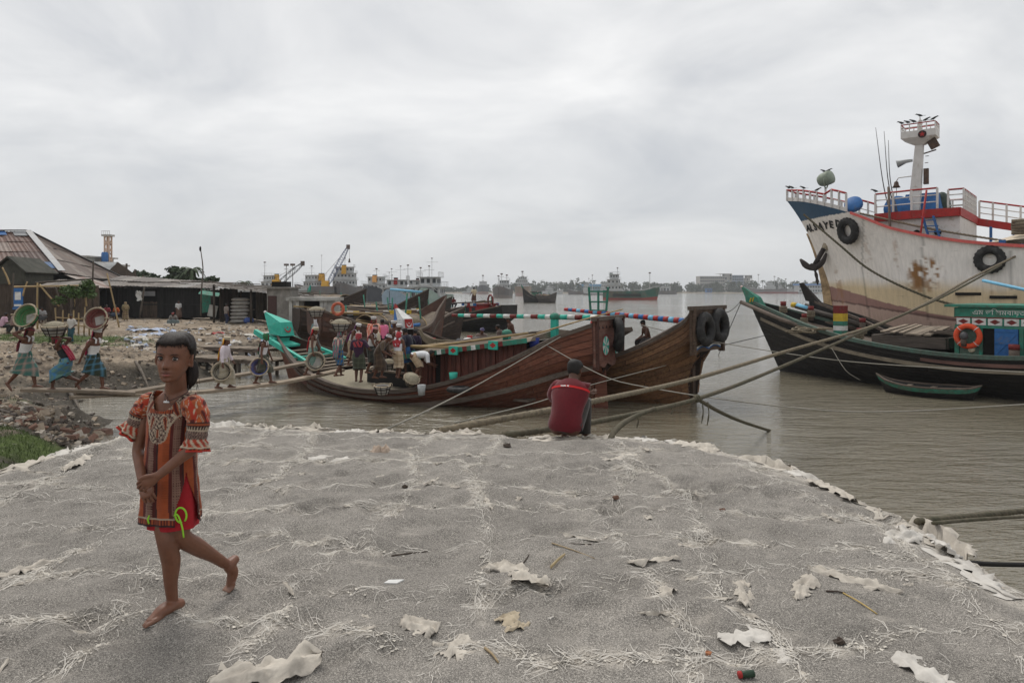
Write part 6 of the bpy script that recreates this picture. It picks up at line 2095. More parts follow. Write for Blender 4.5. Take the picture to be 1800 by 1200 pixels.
#  moored boats, anchored ships, far shore
m_hullgrey=WOOD('grey_hull_timber',(.085,.072,.062),.5,(.4,6,6),.8,.2,.4)
m_hulldk=WOOD('dark_brown_hull_timber',(.050,.034,.026),.5,(.4,6,6),.75,.2,.4)
m_rusth=M('rust_brown_plate',(.105,.052,.036),.75,.35,2.2,.3,dirt=(.06,.045,.04),dirt_amt=.5)
m_mat=WOOD('woven_mat_roof',(.20,.16,.125),.55,(8,8,8),.95,.15,.5)
m_greyw=M('greyish_white_steel',srgb(178,180,180),.6,.1,.8,.1,dirt=(.32,.28,.24),dirt_amt=.25)
m_win=M('dark_window',(.03,.035,.04),.3,.2,4,0)
m_yelf=M('yellow_funnel_paint',srgb(214,160,40),.6,.12,1.5,.1)
m_yelb=M('ochre_paint',srgb(190,160,50),.6,.2)
def moored_boat(label,bow,stern,mat,zb=2.4,zm=.9,zs=2.0,beam=2.0,prow=None,cabin=None,cargo=None,group='wooden boats moored along the bank',tr=.9,planks=9,edge=None):
 root,L=boat_root('wooden_boat',label,bow,stern,group)
 hl=L/2
 T=[0,.10,.28,.5,.72,.9,1.0]
 X=[-hl,-hl*.72,-hl*.44,0,hl*.44,hl*.8,hl]
 h=Hull(T,[-hl+.6,-hl*.70,-hl*.43,0,hl*.43,hl*.76,hl-.4],X,[-.5]*7,[zb,lerp(zb,zm,.42),lerp(zb,zm,.85),zm,lerp(zs,zm,.75),lerp(zs,zm,.25),zs],[.03,beam*.42,beam*.85,beam,beam*.95,beam*.75,beam*.5],transom=tr if tr else 0,trv=.55)
 hu=h.shell(36,8).obj('hull',mat,root,True)
 for side in(1,-1):
  for k in range(planks):
   for ta,tb in((0.02,.47),(.47,.99)):
    h.strake(lerp(.25,1,k/planks),lerp(.25,1,(k+1)/planks),ta,tb,side,.02,9,.008).obj('plank',mat,hu)
  h.rail(.99,.01,.99,side,.14,.12,.03,30).obj('top_rail',m_railgrey,root)
  h.rail(.72,.06,.95,side,.10,.12,.05,30).obj('rubbing_strake',m_railgrey,root)
 h.deck(.06,.96,.86,16,4).obj('deck',m_deckgrey,root,True)
 if prow:
  st=h.p(0,1,1)
  MB().loft([[st+Vector((-.1,-.12,-.1)),st+Vector((-.1,.12,-.1)),st+Vector((.6,.22,-.25)),st+Vector((.6,-.22,-.25))],[st+Vector((-.45,-.04,.75)),st+Vector((-.45,.04,.75)),st+Vector((-.25,.05,.75)),st+Vector((-.25,-.05,.75))]]).obj('prow_ornament',prow,root)
 for c in(cabin or[]):
  x0,x1,w,z0,z1,mt,roofm,kind=c
  if kind=='mat':
   rows=[[Vector((lerp(x0,x1,i/8),y,lerp(z0,z1,math.sqrt(max(0,1-(y/w)**2)))))for y in np.linspace(-w,w,13)]for i in range(9)]
   MB().grid(rows).obj('arched_mat_roof',m_mat,root,True)
   for i in range(5):
    x=lerp(x0,x1,i/4)
    MB().tube([Vector((x,y,lerp(z0,z1,math.sqrt(max(0,1-(y/w)**2)))+.03))for y in np.linspace(-w,w,11)],.03,5).obj('roof_hoop',m_bamboo,root,True)
  else:
   cb=MB().box(((x0+x1)/2,0,(z0+z1)/2),(x1-x0,w*2,z1-z0)).obj('cabin',mt,root)
   MB().box(((x0+x1)/2,0,z1+.06),(x1-x0+.4,w*2+.4,.12)).obj('cabin_roof',roofm,cb)
   nwin=max(2,int((x1-x0)/.9))
   for s in(1,-1):
    for k in range(nwin):
     x=lerp(x0,x1,(k+.5)/nwin)
     MB().box((x,s*(w+.01),lerp(z0,z1,.62)),(.42,.06,.45)).obj('window',m_win,cb)
   if edge:
    n=int((x1-x0+.4)/.4)
    for s in(1,-1):
     for k in range(n):
      MB().box((x0-.2+.4*(k+.5),s*(w+.215),z1+.05),(.39,.06,.24)).obj('edge_block',edge[k%len(edge)],cb)
 r_=random.Random(int(bow[0]*10)+int(bow[1]))
 for k in range(7):
  x0,y0=r_.uniform(-hl*.6,hl*.2),r_.uniform(-beam*.7,beam*.7)
  zz=max(zm+.25,(max([q[4]for q in cabin])+.12)if cabin and k%2 else zm+.25)
  MB().tube([(x0,y0,zz),(x0+r_.uniform(2,hl*.9),y0+r_.uniform(-.5,.5),zz+r_.uniform(.0,.5))],.06,5).obj('spar',(m_bamboo,m_railgrey,m_hulldk)[k%3],root,True)
 for k in range(9):
  x0,y0=r_.uniform(-hl*.7,hl*.75),r_.uniform(-beam*.6,beam*.6)
  if k%3:MB().ball((x0,y0,zm+.35),(r_.uniform(.25,.6),r_.uniform(.2,.5),r_.uniform(.2,.5)),8,6).obj('bundle',(m_mat,m_hulldk,m_bluetarp0,m_rope)[k%4],root,True)
  else:MB().tube([(x0,y0,zm),(x0+r_.uniform(-.3,.3),y0,zm+r_.uniform(1.0,2.2))],.05,5).obj('deck_post',(m_turqd,m_railgrey,m_dkred)[k%3],root,True)
 for c in(cargo or[]):
  x0,x1,w,z,hh,mt=c
  rows=[[Vector((lerp(x0,x1,i/10),lerp(-w,w,j/8),z+hh*math.sin(math.pi*i/10)**.6*math.sin(math.pi*j/8)**.6+.06*fbm(i*.8,j*.9,x0)))for j in range(9)]for i in range(11)]
  MB().grid(rows).obj('cargo_heap',mt,root,True)
 return root,h
m_bluetarp0=M('faded_blue_cover',srgb(70,90,120),.8,.3,3)
m_brownish=WOOD('grey_cabin_board',(.14,.11,.085),.5,(9,9,.9))
YW=(m_yelb,m_white,M('brown_edge_paint',(.12,.07,.05),.7))
BW=(m_bluep,m_white,m_redp,m_white)
mo1,mo1h=moored_boat('rust brown wooden boat with an orange lifebuoy, moored behind the porters',(-3.9,41.0),(-10.4,35.8),m_rusth,3.5,1.5,2.75,2.0,None,[(-1.9,1.2,1.6,1.3,2.35,None,None,'mat')],None,tr=1.0)
mo2,mo2h=moored_boat('brown wooden boat with a yellow and white edged flat roof',(-3.4,50.0),(-13.8,43.6),m_hulldk,2.6,1.5,2.6,2.3,None,[(-3.2,3.6,1.7,1.3,2.25,WOOD('grey_cabin_board',(.14,.11,.085),.5,(9,9,.9)),m_deckgrey,'box')],None,tr=1.0,edge=YW)
mo3,mo3h=moored_boat('black wooden boat with a red deck box and blue white edging',(-9.6,70.0),(-.2,60.5),m_hullblack,2.2,1.3,2.45,2.4,None,[(-3.5,1.5,1.5,1.2,1.85,m_white,m_deckgrey,'box'),(2.0,3.6,1.2,1.2,2.4,m_redp,m_dkred,'box')],[(-6,-3.4,1.2,1.3,.6,m_cargo)],tr=1.0,edge=BW)
mo4,mo4h=moored_boat('grey wooden boat with high pointed bow and blue cargo covers',(-4.4,50.5),(-15.5,53.5),m_hullgrey,3.3,1.3,2.2,2.2,None,None,[(-3.5,-.5,1.4,1.3,.9,M('blue_grey_cover',srgb(80,92,112),.8,.3,3)),(.5,4,1.5,1.3,.7,m_cargo)],tr=.9)
mo5,mo5h=moored_boat('brown wooden boat with a tall raked bow before the grey deckhouse',(-8.0,66.0),(-18.0,74.0),m_hulldk,3.9,1.6,2.4,2.4,None,[(-1,4.5,1.7,1.0,2.0,m_brownish,m_deckgrey,'box')],None,tr=1.0)
mo6,mo6h=moored_boat('dark brown wooden boat with a long mat roof below the yellow funnel',(-17.0,80.0),(-29.0,86.0),m_hulldk,4.0,1.8,2.6,2.6,None,[(-3.5,3.5,1.9,1.6,3.2,None,None,'mat')],None,tr=1.0)
mo7,mo7h=moored_boat('dark wooden boat with a bright green prow behind the concrete frame',(-20.6,69.5),(-27.5,80.0),m_hulldk,3.5,1.4,2.2,2.0,m_turq,[(0,4.5,1.5,1.0,1.9,m_brownish,m_turqd,'box')],None,tr=.9)
mo8,mo8h=moored_boat('black boat with a carved bow squeezed between the ship and the green railed boat',(14.2,32.7),(25.5,21.6),m_hullblack,3.35,1.5,2.6,1.2,WOOD('dark_carved_prow',(.03,.024,.02),.5),None,None,tr=.8)
for s in(-1,1):
 MB().tube([(-8.3,s*.55,3.0),(-5.2,s*.9,2.2)],.12,8).obj('prow_rail',m_hullgrey,mo8,True)
MB().tube([(-8.25,-.55,3.02),(-7.7,-.61,2.86)],.125,8).obj('blue_band',M('sky_blue_paint',srgb(110,170,200),.6,.1),mo8,True)
MB().tube([(-8.5,-.53,3.06),(-8.26,-.55,3.02)],.125,8).obj('ochre_band',m_yelb,mo8,True)
lifebuoy('lifebuoy','faded orange lifebuoy on the rust brown boat behind the porters',W(594,543,34.1),Vector((-.1,-1,0)),.28,.075,M('faded_orange_buoy',srgb(186,92,66),.7,.15,8,.1,dirt=(.2,.1,.06),dirt_amt=.2),M('faded_orange_buoy',(1,1,1)))
lifebuoy('lifebuoy','red and white ring standing on the cabin of the black boat beyond',W(862,528.5,62.8),Vector((-.9,-.45,0)),.52,.09,m_dkred,m_white)
def far_ship(label,px,Y,head,L,B_,fb,hullm,bootm=None,house=None,funnel=None,masts=(),group='ships anchored in the river',bowrise=1.6,deckm=None,detail=1,stuff=()):
 x=(px-900)/FPX*Y
 root=thing('cargo_ship',label,'ship',(x,Y,0),R(head),group)
 n=26
 def sec(t,v):
  w=B_/2*(1-max(0,(t-.62)/.38)**2.2)*(1-max(0,(.10-t)/.10)**2*.25)
  xx=lerp(-L/2,L/2,t)+(v-.3)*L*.05*sst(.75,1,t)
  top=fb+bowrise*sst(.72,1.0,t)+bowrise*.25*sst(.2,0,t)
  return xx,max(.05,w*(.86+.14*v)),lerp(-.6,top,v)
 for(va,vb,mt,nm)in((0,.34,bootm or hullm,'boot_topping'),(.34,1,hullm,'hull')):
  mb=MB()
  for s in(1,-1):
   mb.grid([[Vector((sec(i/n,v)[0],s*sec(i/n,v)[1],sec(i/n,v)[2]))for v in np.linspace(va,vb,6)]for i in range(n+1)])
  mb.grid([[Vector((sec(0,v)[0],s*sec(0,v)[1],sec(0,v)[2]))for v in np.linspace(va,vb,4)]for s in(1,-1)])
  mb.obj(nm,mt,root,True)
 MB().grid([[Vector((sec(i/n,.9)[0],s*sec(i/n,.9)[1]*.98,sec(i/n,.9)[2]))for s in(-1,1)]for i in range(n+1)]).obj('deck',deckm or m_rusth,root)
 for s in(1,-1):
  MB().tube([Vector((sec(i/n,1)[0],s*sec(i/n,1)[1],sec(i/n,1)[2]+.5))for i in range(15,n+1)],.08,4).obj('bow_rail',m_greyw,root)
 if house:
  hx,tiers=house
  z=fb
  for(l,w,hh,ox)in tiers:
   tb=MB().box((hx+ox,0,z+hh/2),(l,w,hh)).obj('deckhouse',m_greyw,root)
   MB().box((hx+ox,0,z+hh+.06),(l+.9,w+.9,.12)).obj('deck_edge',m_greyw,tb)
   nw=max(3,int(l/1.3));nf=max(3,int(w/1.2))
   for k in range(nw):
    for s in(1,-1):
     MB().box((hx+ox-l/2+l*(k+.5)/nw,s*(w/2+.01),z+hh*.6),(.55,.08,.7)).obj('window',m_win,tb)
   for k in range(nf):
    for s in(1,-1):
     MB().box((hx+ox+s*(l/2+.01),-w/2+w*(k+.5)/nf,z+hh*.62),(.08,.6,.75)).obj('window',m_win,tb)
   for s in(1,-1):
    MB().beam((hx+ox-l/2-.4,s*(w/2+.4),z+hh+.95),(hx+ox+l/2+.4,s*(w/2+.4),z+hh+.95),.07,.07).obj('railing',m_greyw,tb)
    for k in range(5):
     xx=hx+ox-l/2-.4+(l+.8)*k/4
     MB().beam((xx,s*(w/2+.4),z+hh+.1),(xx,s*(w/2+.4),z+hh+.95),.06,.06).obj('rail_post',m_greyw,tb)
   z+=hh+.12
  if funnel:
   fm,fx,fw,fh=funnel
   fo=MB().box((hx+fx,0,z-fh*.35),(fw,fw*.9,fh),taper=.9).obj('funnel',fm,root)
   MB().box((hx+fx,0,z+fh*.15+.12),(fw*.9,fw*.8,.3)).obj('funnel_top',m_dark,fo)
 for(mx,my,h0,h1,w)in masts:
  mo=MB().tube([(mx,my,h0),(mx,my,h1)],[w,w*.6],6).obj('mast',m_greyw,root)
  MB().beam((mx,my-1.2,lerp(h0,h1,.8)),(mx,my+1.2,lerp(h0,h1,.8)),w*.8,w*.8).obj('mast_yard',m_greyw,mo)
  MB().box((mx,my,h1),(w*5,w*5,w*3)).obj('mast_head',m_iron,mo)
 for(sx,sy,sz,dx,dy,dz,mt,nm)in stuff:
  MB().box((sx,sy,sz),(dx,dy,dz)).obj(nm,mt,root)
 return root
m_gsh=M('dark_green_hull',srgb(44,92,78),.6,.2,.4,.1,dirt=(.16,.1,.07),dirt_amt=.35)
m_rdb=M('red_boot_paint',srgb(136,58,48),.7,.2,.4,.1)
m_gryh=M('grey_hull_paint',srgb(98,96,96),.7,.25,.3,.1,dirt=(.14,.1,.08),dirt_amt=.5)
m_tanh=M('tan_hull_paint',srgb(140,124,108),.7,.25,.3,.1,dirt=(.16,.1,.07),dirt_amt=.5)
m_pkh=M('pink_boot_paint',srgb(142,112,104),.7,.2,.3,.1)
m_blkh=M('charcoal_hull_paint',srgb(62,64,70),.7,.2,.3,.1)
m_pgreen=M('pale_green_steel',srgb(150,168,160),.6,.15,.8,.1,dirt=(.25,.22,.18),dirt_amt=.2)
T3=[(6.0,8.0,2.4,0),(5.0,7.0,2.3,-.2),(3.6,5.6,2.1,.2)]
T2=[(5.0,6.0,2.3,0),(3.4,4.8,2.1,.2)]
gs=far_ship('green and red hulled coaster with white bridge, anchored in mid river',1108,268,-14,21,6.5,3.4,m_gsh,m_rdb,(-6.5,[(6.5,5.6,2.3,0),(4.6,5.0,2.1,0),(3.2,4.2,1.9,.3)]),(m_pgreen,-1.0,1.3,1.8),((7.5,0,3.5,10.5,.16),(-5.0,0,9,12.5,.12)),bowrise=1.5)
for k in range(9):
 MB().torus((-6+k*1.2,-3.3,1.9),.42,.17,frame_rot((0,-1,0)),12,6).obj('fender_tyre',m_rubber,gs,True)
far_ship('grey coaster seen bow on with black and white derrick posts',883,350,-97,26,9.0,4.3,m_gryh,M('grey_boot',srgb(120,110,104),.7),(-8,T2),None,((2.5,0,5,12,.22),(-2.5,2,5,11.5,.2),(0,-2,5,11,.18)),bowrise=1.4)
far_ship('pink and charcoal ship seen bow on, far up the river',849,720,-88,60,12.5,7.0,m_blkh,m_pkh,(-20,[(9,9,3,0),(7,8,3,0)]),(m_greyw,0,2.5,3),((8,0,8,19,.4),),bowrise=2)
far_ship('tan ship seen stern on behind the dark wooden boats',921,500,84,40,10.5,6.2,m_tanh,m_pkh,(-10,T3),(m_tanh,0,2,2.4),((-12,0,9,17,.3),),bowrise=1)
far_ship('small white ship beyond the dark wooden boats',972,640,30,22,7,2.6,m_greyw,None,(-4,T2),(m_greyw,0,1.2,1.5),((5,0,3,10,.2),))
far_ship('white tug against the far trees at left',829,760,-30,22,7,2.2,m_greyw,m_rdb,(-2,T2),(m_greyw,0,1.2,1.5),((2,0,6,11,.2),))
far_ship('white and grey river ship left of the green coaster',1023,600,172,24,8,2.6,m_gryh,None,(-4,T3),(m_greyw,0,1.4,1.8),((6,0,3,12,.2),(-6,0,8,14,.2)))
far_ship('second white river ship close to the green coaster',1052,560,165,24,7,3.2,m_greyw,m_gryh,(-5,T3),(m_pgreen,0,1.4,1.8),((5,0,3,16,.22),))
far_ship('dark barge right of the green coaster',1167,620,175,22,7,3.2,m_gryh,None,None,None,((-6,0,3,8,.2),))
far_ship('grey and white ship lying at the red dock under the far trees',1347,805,176,46,9,5.2,m_gryh,m_rdb,(-4,[(12,7,3,0),(8,6,2.6,0),(5,5,2.2,0)]),(m_greyw,2,2,2.5),((9,0,5,22,.3),(-14,0,5,18,.3)))
far_ship('white trawler beside the grey ship at the red dock',1372,812,176,30,8,4.5,m_greyw,m_rdb,(0,T2),None,((7,0,5,20,.3),(-6,0,5,17,.3),(0,0,8,15,.2)))
rd=far_ship('low red floating dock at the far bank',1390,800,178,60,10,1.8,m_rdb,m_rdb,None,None,(),bowrise=.2)
far_ship('white ship with a yellow funnel and tiered bridge, tallest in the moored row',611,268,-86,34,8.6,5.0,m_gryh,None,(6,[(5,8.4,2.6,0),(4.4,8.0,2.5,0),(3.6,6.4,2.2,0)]),(m_yelf,1.9,1.9,3.2),((6,0,12,16,.12),),'ships moored beyond the wooden boats')
far_ship('white ship with a yellow funnel left of the lattice crane',552,262,150,20,7,4.6,m_gryh,None,(-1,[(7,6,2.4,0),(5,5.4,2.3,.4)]),(m_yelf,-3.0,1.8,2.6),((1.2,0,9,13,.12),(-4,0,9,17,.07)),'ships moored beyond the wooden boats')
far_ship('white ship with an orange funnel over a charcoal hull',668,236,-96,26,9,3.6,m_blkh,None,(4,[(5,8,2.2,0),(3.6,5,2.3,0)]),(M('orange_funnel_paint',srgb(220,160,90),.6),1.9,1.6,2.2),((4,0,8,11,.12),(-3,2.4,4,10,.08),(-3,3.4,4,9,.08)),'ships moored beyond the wooden boats')
far_ship('pale green river tug with open bridge behind the tall raked bow',762,125,-100,12,5.0,2.6,m_pgreen,None,(2,[(3.4,4.6,1.7,0),(2.4,3.2,1.6,0)]),None,((2,.3,6,9.5,.05),),'ships moored beyond the wooden boats')
far_ship('pale blue work boat under the long blue pipe',700,150,-95,14,6.0,2.4,M('pale_blue_steel',srgb(140,160,176),.6,.15,1),None,(1,[(3.4,5.6,1.8,0),(2.4,4,1.6,0)]),(m_redp,1,.9,1.2),((1,.8,5,9,.06),(1,-1.2,5,8.4,.06)),'ships moored beyond the wooden boats')
far_ship('grey work boat with three leaning derricks',735,160,-92,14,7.0,2.6,m_gryh,None,(0,[(3.4,5.6,1.8,0),(2.4,4,1.5,0)]),(m_dkred,.8,.8,1),((0,2.6,5,9.4,.09),(0,.6,5,9.0,.09),(0,-2.4,5,9.6,.09)),'ships moored beyond the wooden boats')
far_ship('white ship half hidden behind the shed roofs at left',478,250,165,26,7,4.5,m_greyw,None,(0,T2),(m_yelf,-2,1.4,2),((3,0,8,14,.12),(-6,0,5,13,.25),(-8.6,0,5,13,.25)),'ships moored beyond the wooden boats')
bp=MB().tube([W(687,508.5,118),W(742,513.5,112)],.22,8)
tag(bp.obj('pipe',M('sky_blue_paint',(1,1,1)),smooth=True),'long sky blue pipe lying across the moored work boats','pipe')
def lattice_crane(label,foot,tip,mat,wb,wt,nseg,house_px=None,hook=None,cable_to=None):
 foot,tip=Vector(foot),Vector(tip)
 root=thing('lattice_crane',label,'crane',(foot.x,foot.y,0))
 d=(tip-foot).normalized();sd=Vector((0,1,0));up=d.cross(sd).normalized()
 def q(t,i,j):
  w=lerp(wb,wt,max(0,(t-.72)/.28))if t>.72 else wb*(.5+.5*min(1,t/.12))
  return foot.lerp(tip,t)+sd*(i*w/2)+up*(j*w/2)
 k=wb*.11
 for i in(-1,1):
  for j in(-1,1):
   MB().tube([q(t,i,j)for t in np.linspace(0,1,9)],k*.55,5).obj('boom_chord',mat,root,world=True)
 for n in range(nseg):
  t0,t1=n/nseg,(n+1)/nseg
  for(i0,j0,i1,j1)in((-1,-1,-1,1),(-1,1,1,1),(1,1,1,-1),(1,-1,-1,-1)):
   mb=MB();mb.tube([q(t0,i0,j0),q(t1,i1,j1)],k*.35,4)
   mb.obj('lattice_bar',mat,root,world=True)
 MB().box(tip,(wb*.8,wb*.6,wb*1.1)).obj('boom_head',m_iron,root,world=True)
 if hook:
  h0=tip+Vector((wb*.3,0,-wb*.4))
  MB().tube([h0,Vector((h0.x,h0.y,hook))],k*.3,4).obj('hoist_cable',m_iron,root,world=True)
  MB().box(Vector((h0.x,h0.y,hook)),(wb*.5,wb*.4,wb*1.0),taper=.5).obj('hook_block',m_iron,root,world=True)
 if cable_to:
  MB().tube([foot.lerp(tip,.72)+up*wb*.5*(1 if up.z>0 else-1),Vector(cable_to)],k*.35,4).obj('luffing_cable',m_iron,root,world=True)
 MB().box(foot+Vector((-wb*.7,0,.1)),(wb*1.9,wb*1.4,wb*1.5),taper=.85).obj('crane_house',m_yelf,root,world=True)
 MB().box(Vector((foot.x-wb,foot.y,foot.z/2-.5)),(wb*6,wb*4,foot.z-.8 if foot.z>1.5 else 1.2)).obj('pontoon',m_gryh,root,world=True)
 return root
m_boomb=M('blue_grey_lattice',srgb(96,106,136),.6,.1,2,0)
lattice_crane('tall blue grey lattice crane leaning right over the moored ships',W(577,499,255),W(612,434,255),m_boomb,1.5,.7,16,None,W(0,458,255).z,W(561,494,255))
lattice_crane('short black lattice crane behind the concrete shed',W(491,498,200),W(532,463,200),M('black_lattice',(.03,.03,.035),.6),1.25,.6,5,None,None,W(468,497,200))
for(lab,pxa,pxb,Y,zb,zs,mt,dy)in(('dark wooden boat with a turquoise tipped bow, adrift in mid river',918,955,206,4.6,2.2,m_hullblack,5),('grey wooden boat lying alongside, overlapping it to the right',979,945,203,3.2,2.6,m_hullgrey,4)):
 xa,xb=(pxa-900)/FPX*Y,(pxb-900)/FPX*Y
 r_,h_=moored_boat(lab,(xa,Y),(xb,Y+dy),mt,zb,1.9 if zb>4 else 2.0,zs,2.2,m_turqd if zb>4 else None,[(.6,2.6,1.3,2.0,3.1,m_turqd,m_dark,'box')]if zb>4 else None,None,'wooden boats in mid river',.9,5)
#                                                                  far bank
xs=np.linspace(-900,1500,90)
rows=[]
for(yo,z)in((0,-1.0),(4,.5),(30,1.4),(900,2.0)):
 rows.append([Vector((x,830+yo+14*math.sin(x*.011)+10*math.sin(x*.027+1)+max(0,-x)*.35,z))for x in xs])
structure(MB().grid(rows).obj('far_bank',M('far_shore_earth',(.20,.17,.13),.95,.2,.05,0)))
m_leaf=M('far_leaves',(.045,.060,.030),.9,.35,.06,0)
r_=random.Random(77)
def leaf_cloud(mb,c,rx,ry,rz,n,s,rr):
 for _ in range(n):
  a,b_,k=rr.uniform(0,2*math.pi),rr.uniform(-.75,1),rr.uniform(.55,1)
  q=math.sqrt(max(0,1-b_*b_))
  p=Vector(c)+Vector((rx*q*math.cos(a)*k,ry*q*math.sin(a)*k,rz*b_*k))
  t=Vector((rr.gauss(0,1),rr.gauss(0,1),rr.gauss(0,.6))).normalized()
  u=t.cross(Vector((rr.gauss(0,1),rr.gauss(0,1),rr.gauss(0,1)))).normalized()
  ss=s*rr.uniform(.6,1.3)
  mb.add([p-t*ss-u*ss*.5,p+t*ss*.2-u*ss*.7,p+t*ss+u*ss*.2,p-t*ss*.1+u*ss*.7],[(0,1,2,3)])
tl=MB()
for k in range(560):
 x=r_.uniform(-420,900)
 y=850+14*math.sin(x*.011)+r_.uniform(0,60)+max(0,-x)*.35
 px_=900+x/y*1200
 hmax=interp([500,780,860,880,1000,1040,1180,1240,1330,1420,1800],[3.5,4.5,7.0,8.5,9.5,10.5,9,9,11,10,10],px_)
 hh=hmax*1.2*r_.uniform(.7,1.12)+(4 if r_.random()<.06 else 0)
 rr0=r_.uniform(3,6.5)
 leaf_cloud(tl,(x,y,1.0+hh*.66),rr0,rr0,hh*.52,60,1.35,r_)
 leaf_cloud(tl,(x+r_.uniform(-3,3),y-3,3.2),5,4,2.6,26,1.3,r_)
 tl.tube([(x,y,1.0),(x,y,1.5+hh*.5)],.35,4)
tag(tl.obj('far_treeline',m_leaf),'dark green wooded shore running along the far side of the river','treeline',kind='stuff')
def palm(x,y,z0,h_,s,label,group,mat,n=13):
 root=thing('palm_tree',label,'palm tree',(x,y,z0),0,group)
 MB().tube(spline([(0,0,0),(h_*.03,0,h_*.5),(h_*.07,0,h_)],7),[h_*.03,h_*.022,h_*.02,h_*.02,h_*.018,h_*.018,h_*.018],6).obj('trunk',M('palm_trunk',(.12,.10,.08),.9,.2,3),root,True)
 cr=MB()
 for k in range(n):
  a=2*math.pi*k/n+.3;e0=.2+.5*((k*7)%5)/5
  P=[Vector((h_*.07+math.cos(a)*s*q,math.sin(a)*s*q,h_+s*(e0*q*1.6-1.15*q*q)))for q in np.linspace(0,1,6)]
  sd=Vector((-math.sin(a),math.cos(a),0))
  cr.grid([[p+sd*w*s*.13*(1-abs(i/5-.4))+Vector((0,0,-abs(w)*s*.06))for w in(-1,0,1)]for i,p in enumerate(P)])
 cr.obj('crown',mat,root)
 return root
for k,(px_,h_)in enumerate(((1340,14.5),(1352,13.5),(1362,13.8),(1326,12),(1172,11),(1250,11.5),(1372,12.5),(905,9.5))):
 palm((px_-900)/FPX*870,870,1.2,h_,4.2,'tall palm standing out above the far wooded shore','palms on the far shore',m_leaf)
def far_block(label,px0,px1,Y,ztop,floors,bays,mat,depth=18,frame=False,extra=None,z0=1.0):
 x0,x1=(px0-900)/FPX*Y,(px1-900)/FPX*Y
 root=thing('apartment_block' if frame else 'building',label,'building',((x0+x1)/2,Y,z0))
 w=x1-x0;fh=(ztop-z0)/floors
 if not frame:
  MB().box((0,0,(ztop-z0)/2),(w,depth,ztop-z0)).obj('wall',mat,root)
 for f in range(floors+1):
  MB().box((0,0,f*fh),(w+.6,depth+.6,.45)).obj('floor_slab',mat,root)
 for b in range(bays+1):
  x=-w/2+w*b/bays
  MB().box((x,-depth/2,(ztop-z0)/2),(.8,.8,ztop-z0)).obj('column',mat,root)
 for f in range(floors):
  for b in range(bays):
   if frame and(f*7+b*3)%5==0:continue
   x=-w/2+w*(b+.5)/bays
   MB().box((x,-depth/2-.05+(.8 if frame else 0),(f+.5)*fh),(w/bays*.62 if not frame else w/bays*.8,.3,fh*.5 if not frame else fh*.82)).obj('window' if not frame else 'wall_bay',m_win if not frame or(b+f)%3==0 else mat,root)
 return root
m_conc=M('raw_concrete',srgb(168,164,158),.9,.12,.12,0)
far_block('pale concrete apartment block under construction above the far trees',1227,1270,930,22.5,5,12,m_conc,20)
far_block('middle tower of the unfinished block, tallest and with more floors',1262,1282,935,26,6,5,m_conc,20,True)
far_block('grey blue wing of the unfinished block',1283,1302,938,24.0,6,5,M('blue_grey_concrete',srgb(138,148,164),.9,.1,.1,0),20)
far_block('open column frame at the right end of the unfinished block',1303,1318,940,24,6,5,m_conc,16,True)
ws=far_block('long white shed with a blue roof on the far bank by the ship stem',1400,1446,800,9.8,2,10,m_greyw,14)
MB().box((0,-1,9.3),(32.5,18,1.8)).obj('roof',M('blue_roof_sheet',srgb(84,128,186),.6,.1,.2,0),ws)
fs=far_block('factory shed with a blue green roof behind the anchored ships',1015,1062,880,8.5,2,10,M('teal_wall',srgb(70,120,130),.7,.2,.1,0),24)
MB().box((0,0,9.2),(36,26,2.6),taper=.92).obj('roof',M('blue_green_roof',srgb(66,122,160),.6,.2,.15,0),fs)
for(px_,w,z,lab)in((1170,8,8,'white hut under the far trees, left'),(1245,6,5.5,'blue tarpaulin hut at the far waterline'),(1160,6,7,'small white house in the far trees')):
 hb=far_block(lab,px_-w*.7,px_+w*.7,835,z,1,2,m_greyw if 'white' in lab else m_bluep,8)
 MB().box((0,-.0,z-.8),(w*1.1+1,10,.5)).obj('roof',m_greyw if 'white' in lab else m_bluep,hb)
#  sheds, houses and trees on the left bank
def TIN(name,cols,wave=11.0):
 if name in MATS:return MATS[name]
 m,nt,b=newmat(name)
 oi=nt.nodes.new('ShaderNodeObjectInfo')
 c=ramp(nt,oi.outputs['Random'],[(i/len(cols),q)for i,q in enumerate(cols)],'CONSTANT')
 vec=coords(nt)
 c=mix(nt,.8,c,ramp(nt,noise(nt,coords(nt,scale=(.7,.7,.7)),1.6,8,.7),[(.3,.5),(.7,1.35)]),'MULTIPLY')
 c=mix(nt,ramp(nt,noise(nt,vec,.9,8,.72),[(.56,0),(.66,.8)]),c,(.085,.045,.030))
 c=mix(nt,ramp(nt,noise(nt,vec,2.3,8,.72),[(.63,0),(.70,.6)]),c,(.34,.30,.26))
 nt.links.new(c,b.inputs['Base Color']);b.inputs['Roughness'].default_value=.7
 MATS[name]=m
 return m
m_tin=TIN('rusted_tin_sheet',[(.105,.056,.042),(.135,.075,.055),(.085,.05,.04),(.20,.15,.125),(.12,.062,.045),(.15,.085,.065),(.095,.058,.048),(.26,.215,.18)])
m_tingrey=TIN('grey_tin_sheet',[(.17,.145,.125),(.22,.195,.17),(.13,.11,.098),(.25,.235,.22),(.15,.125,.105)])
m_tinridge=M('galvanised_ridge',(.22,.225,.23),.5,.15,2,.1,dirt=(.16,.1,.07),dirt_amt=.2)
m_blackbd=WOOD('black_boards',(.020,.019,.018),.6,(9,9,1),.8,.35,.4)
m_brownbd=WOOD('old_brown_boards',(.085,.062,.046),.5,(9,9,1),.9,.3,.4)
m_greybd=WOOD('grey_boards',(.16,.135,.11),.5,(9,9,1),.9,.3,.4)
m_conc2=M('stained_concrete',(.26,.245,.22),.9,.2,2.2,.4,dirt=(.10,.09,.08),dirt_amt=.5)
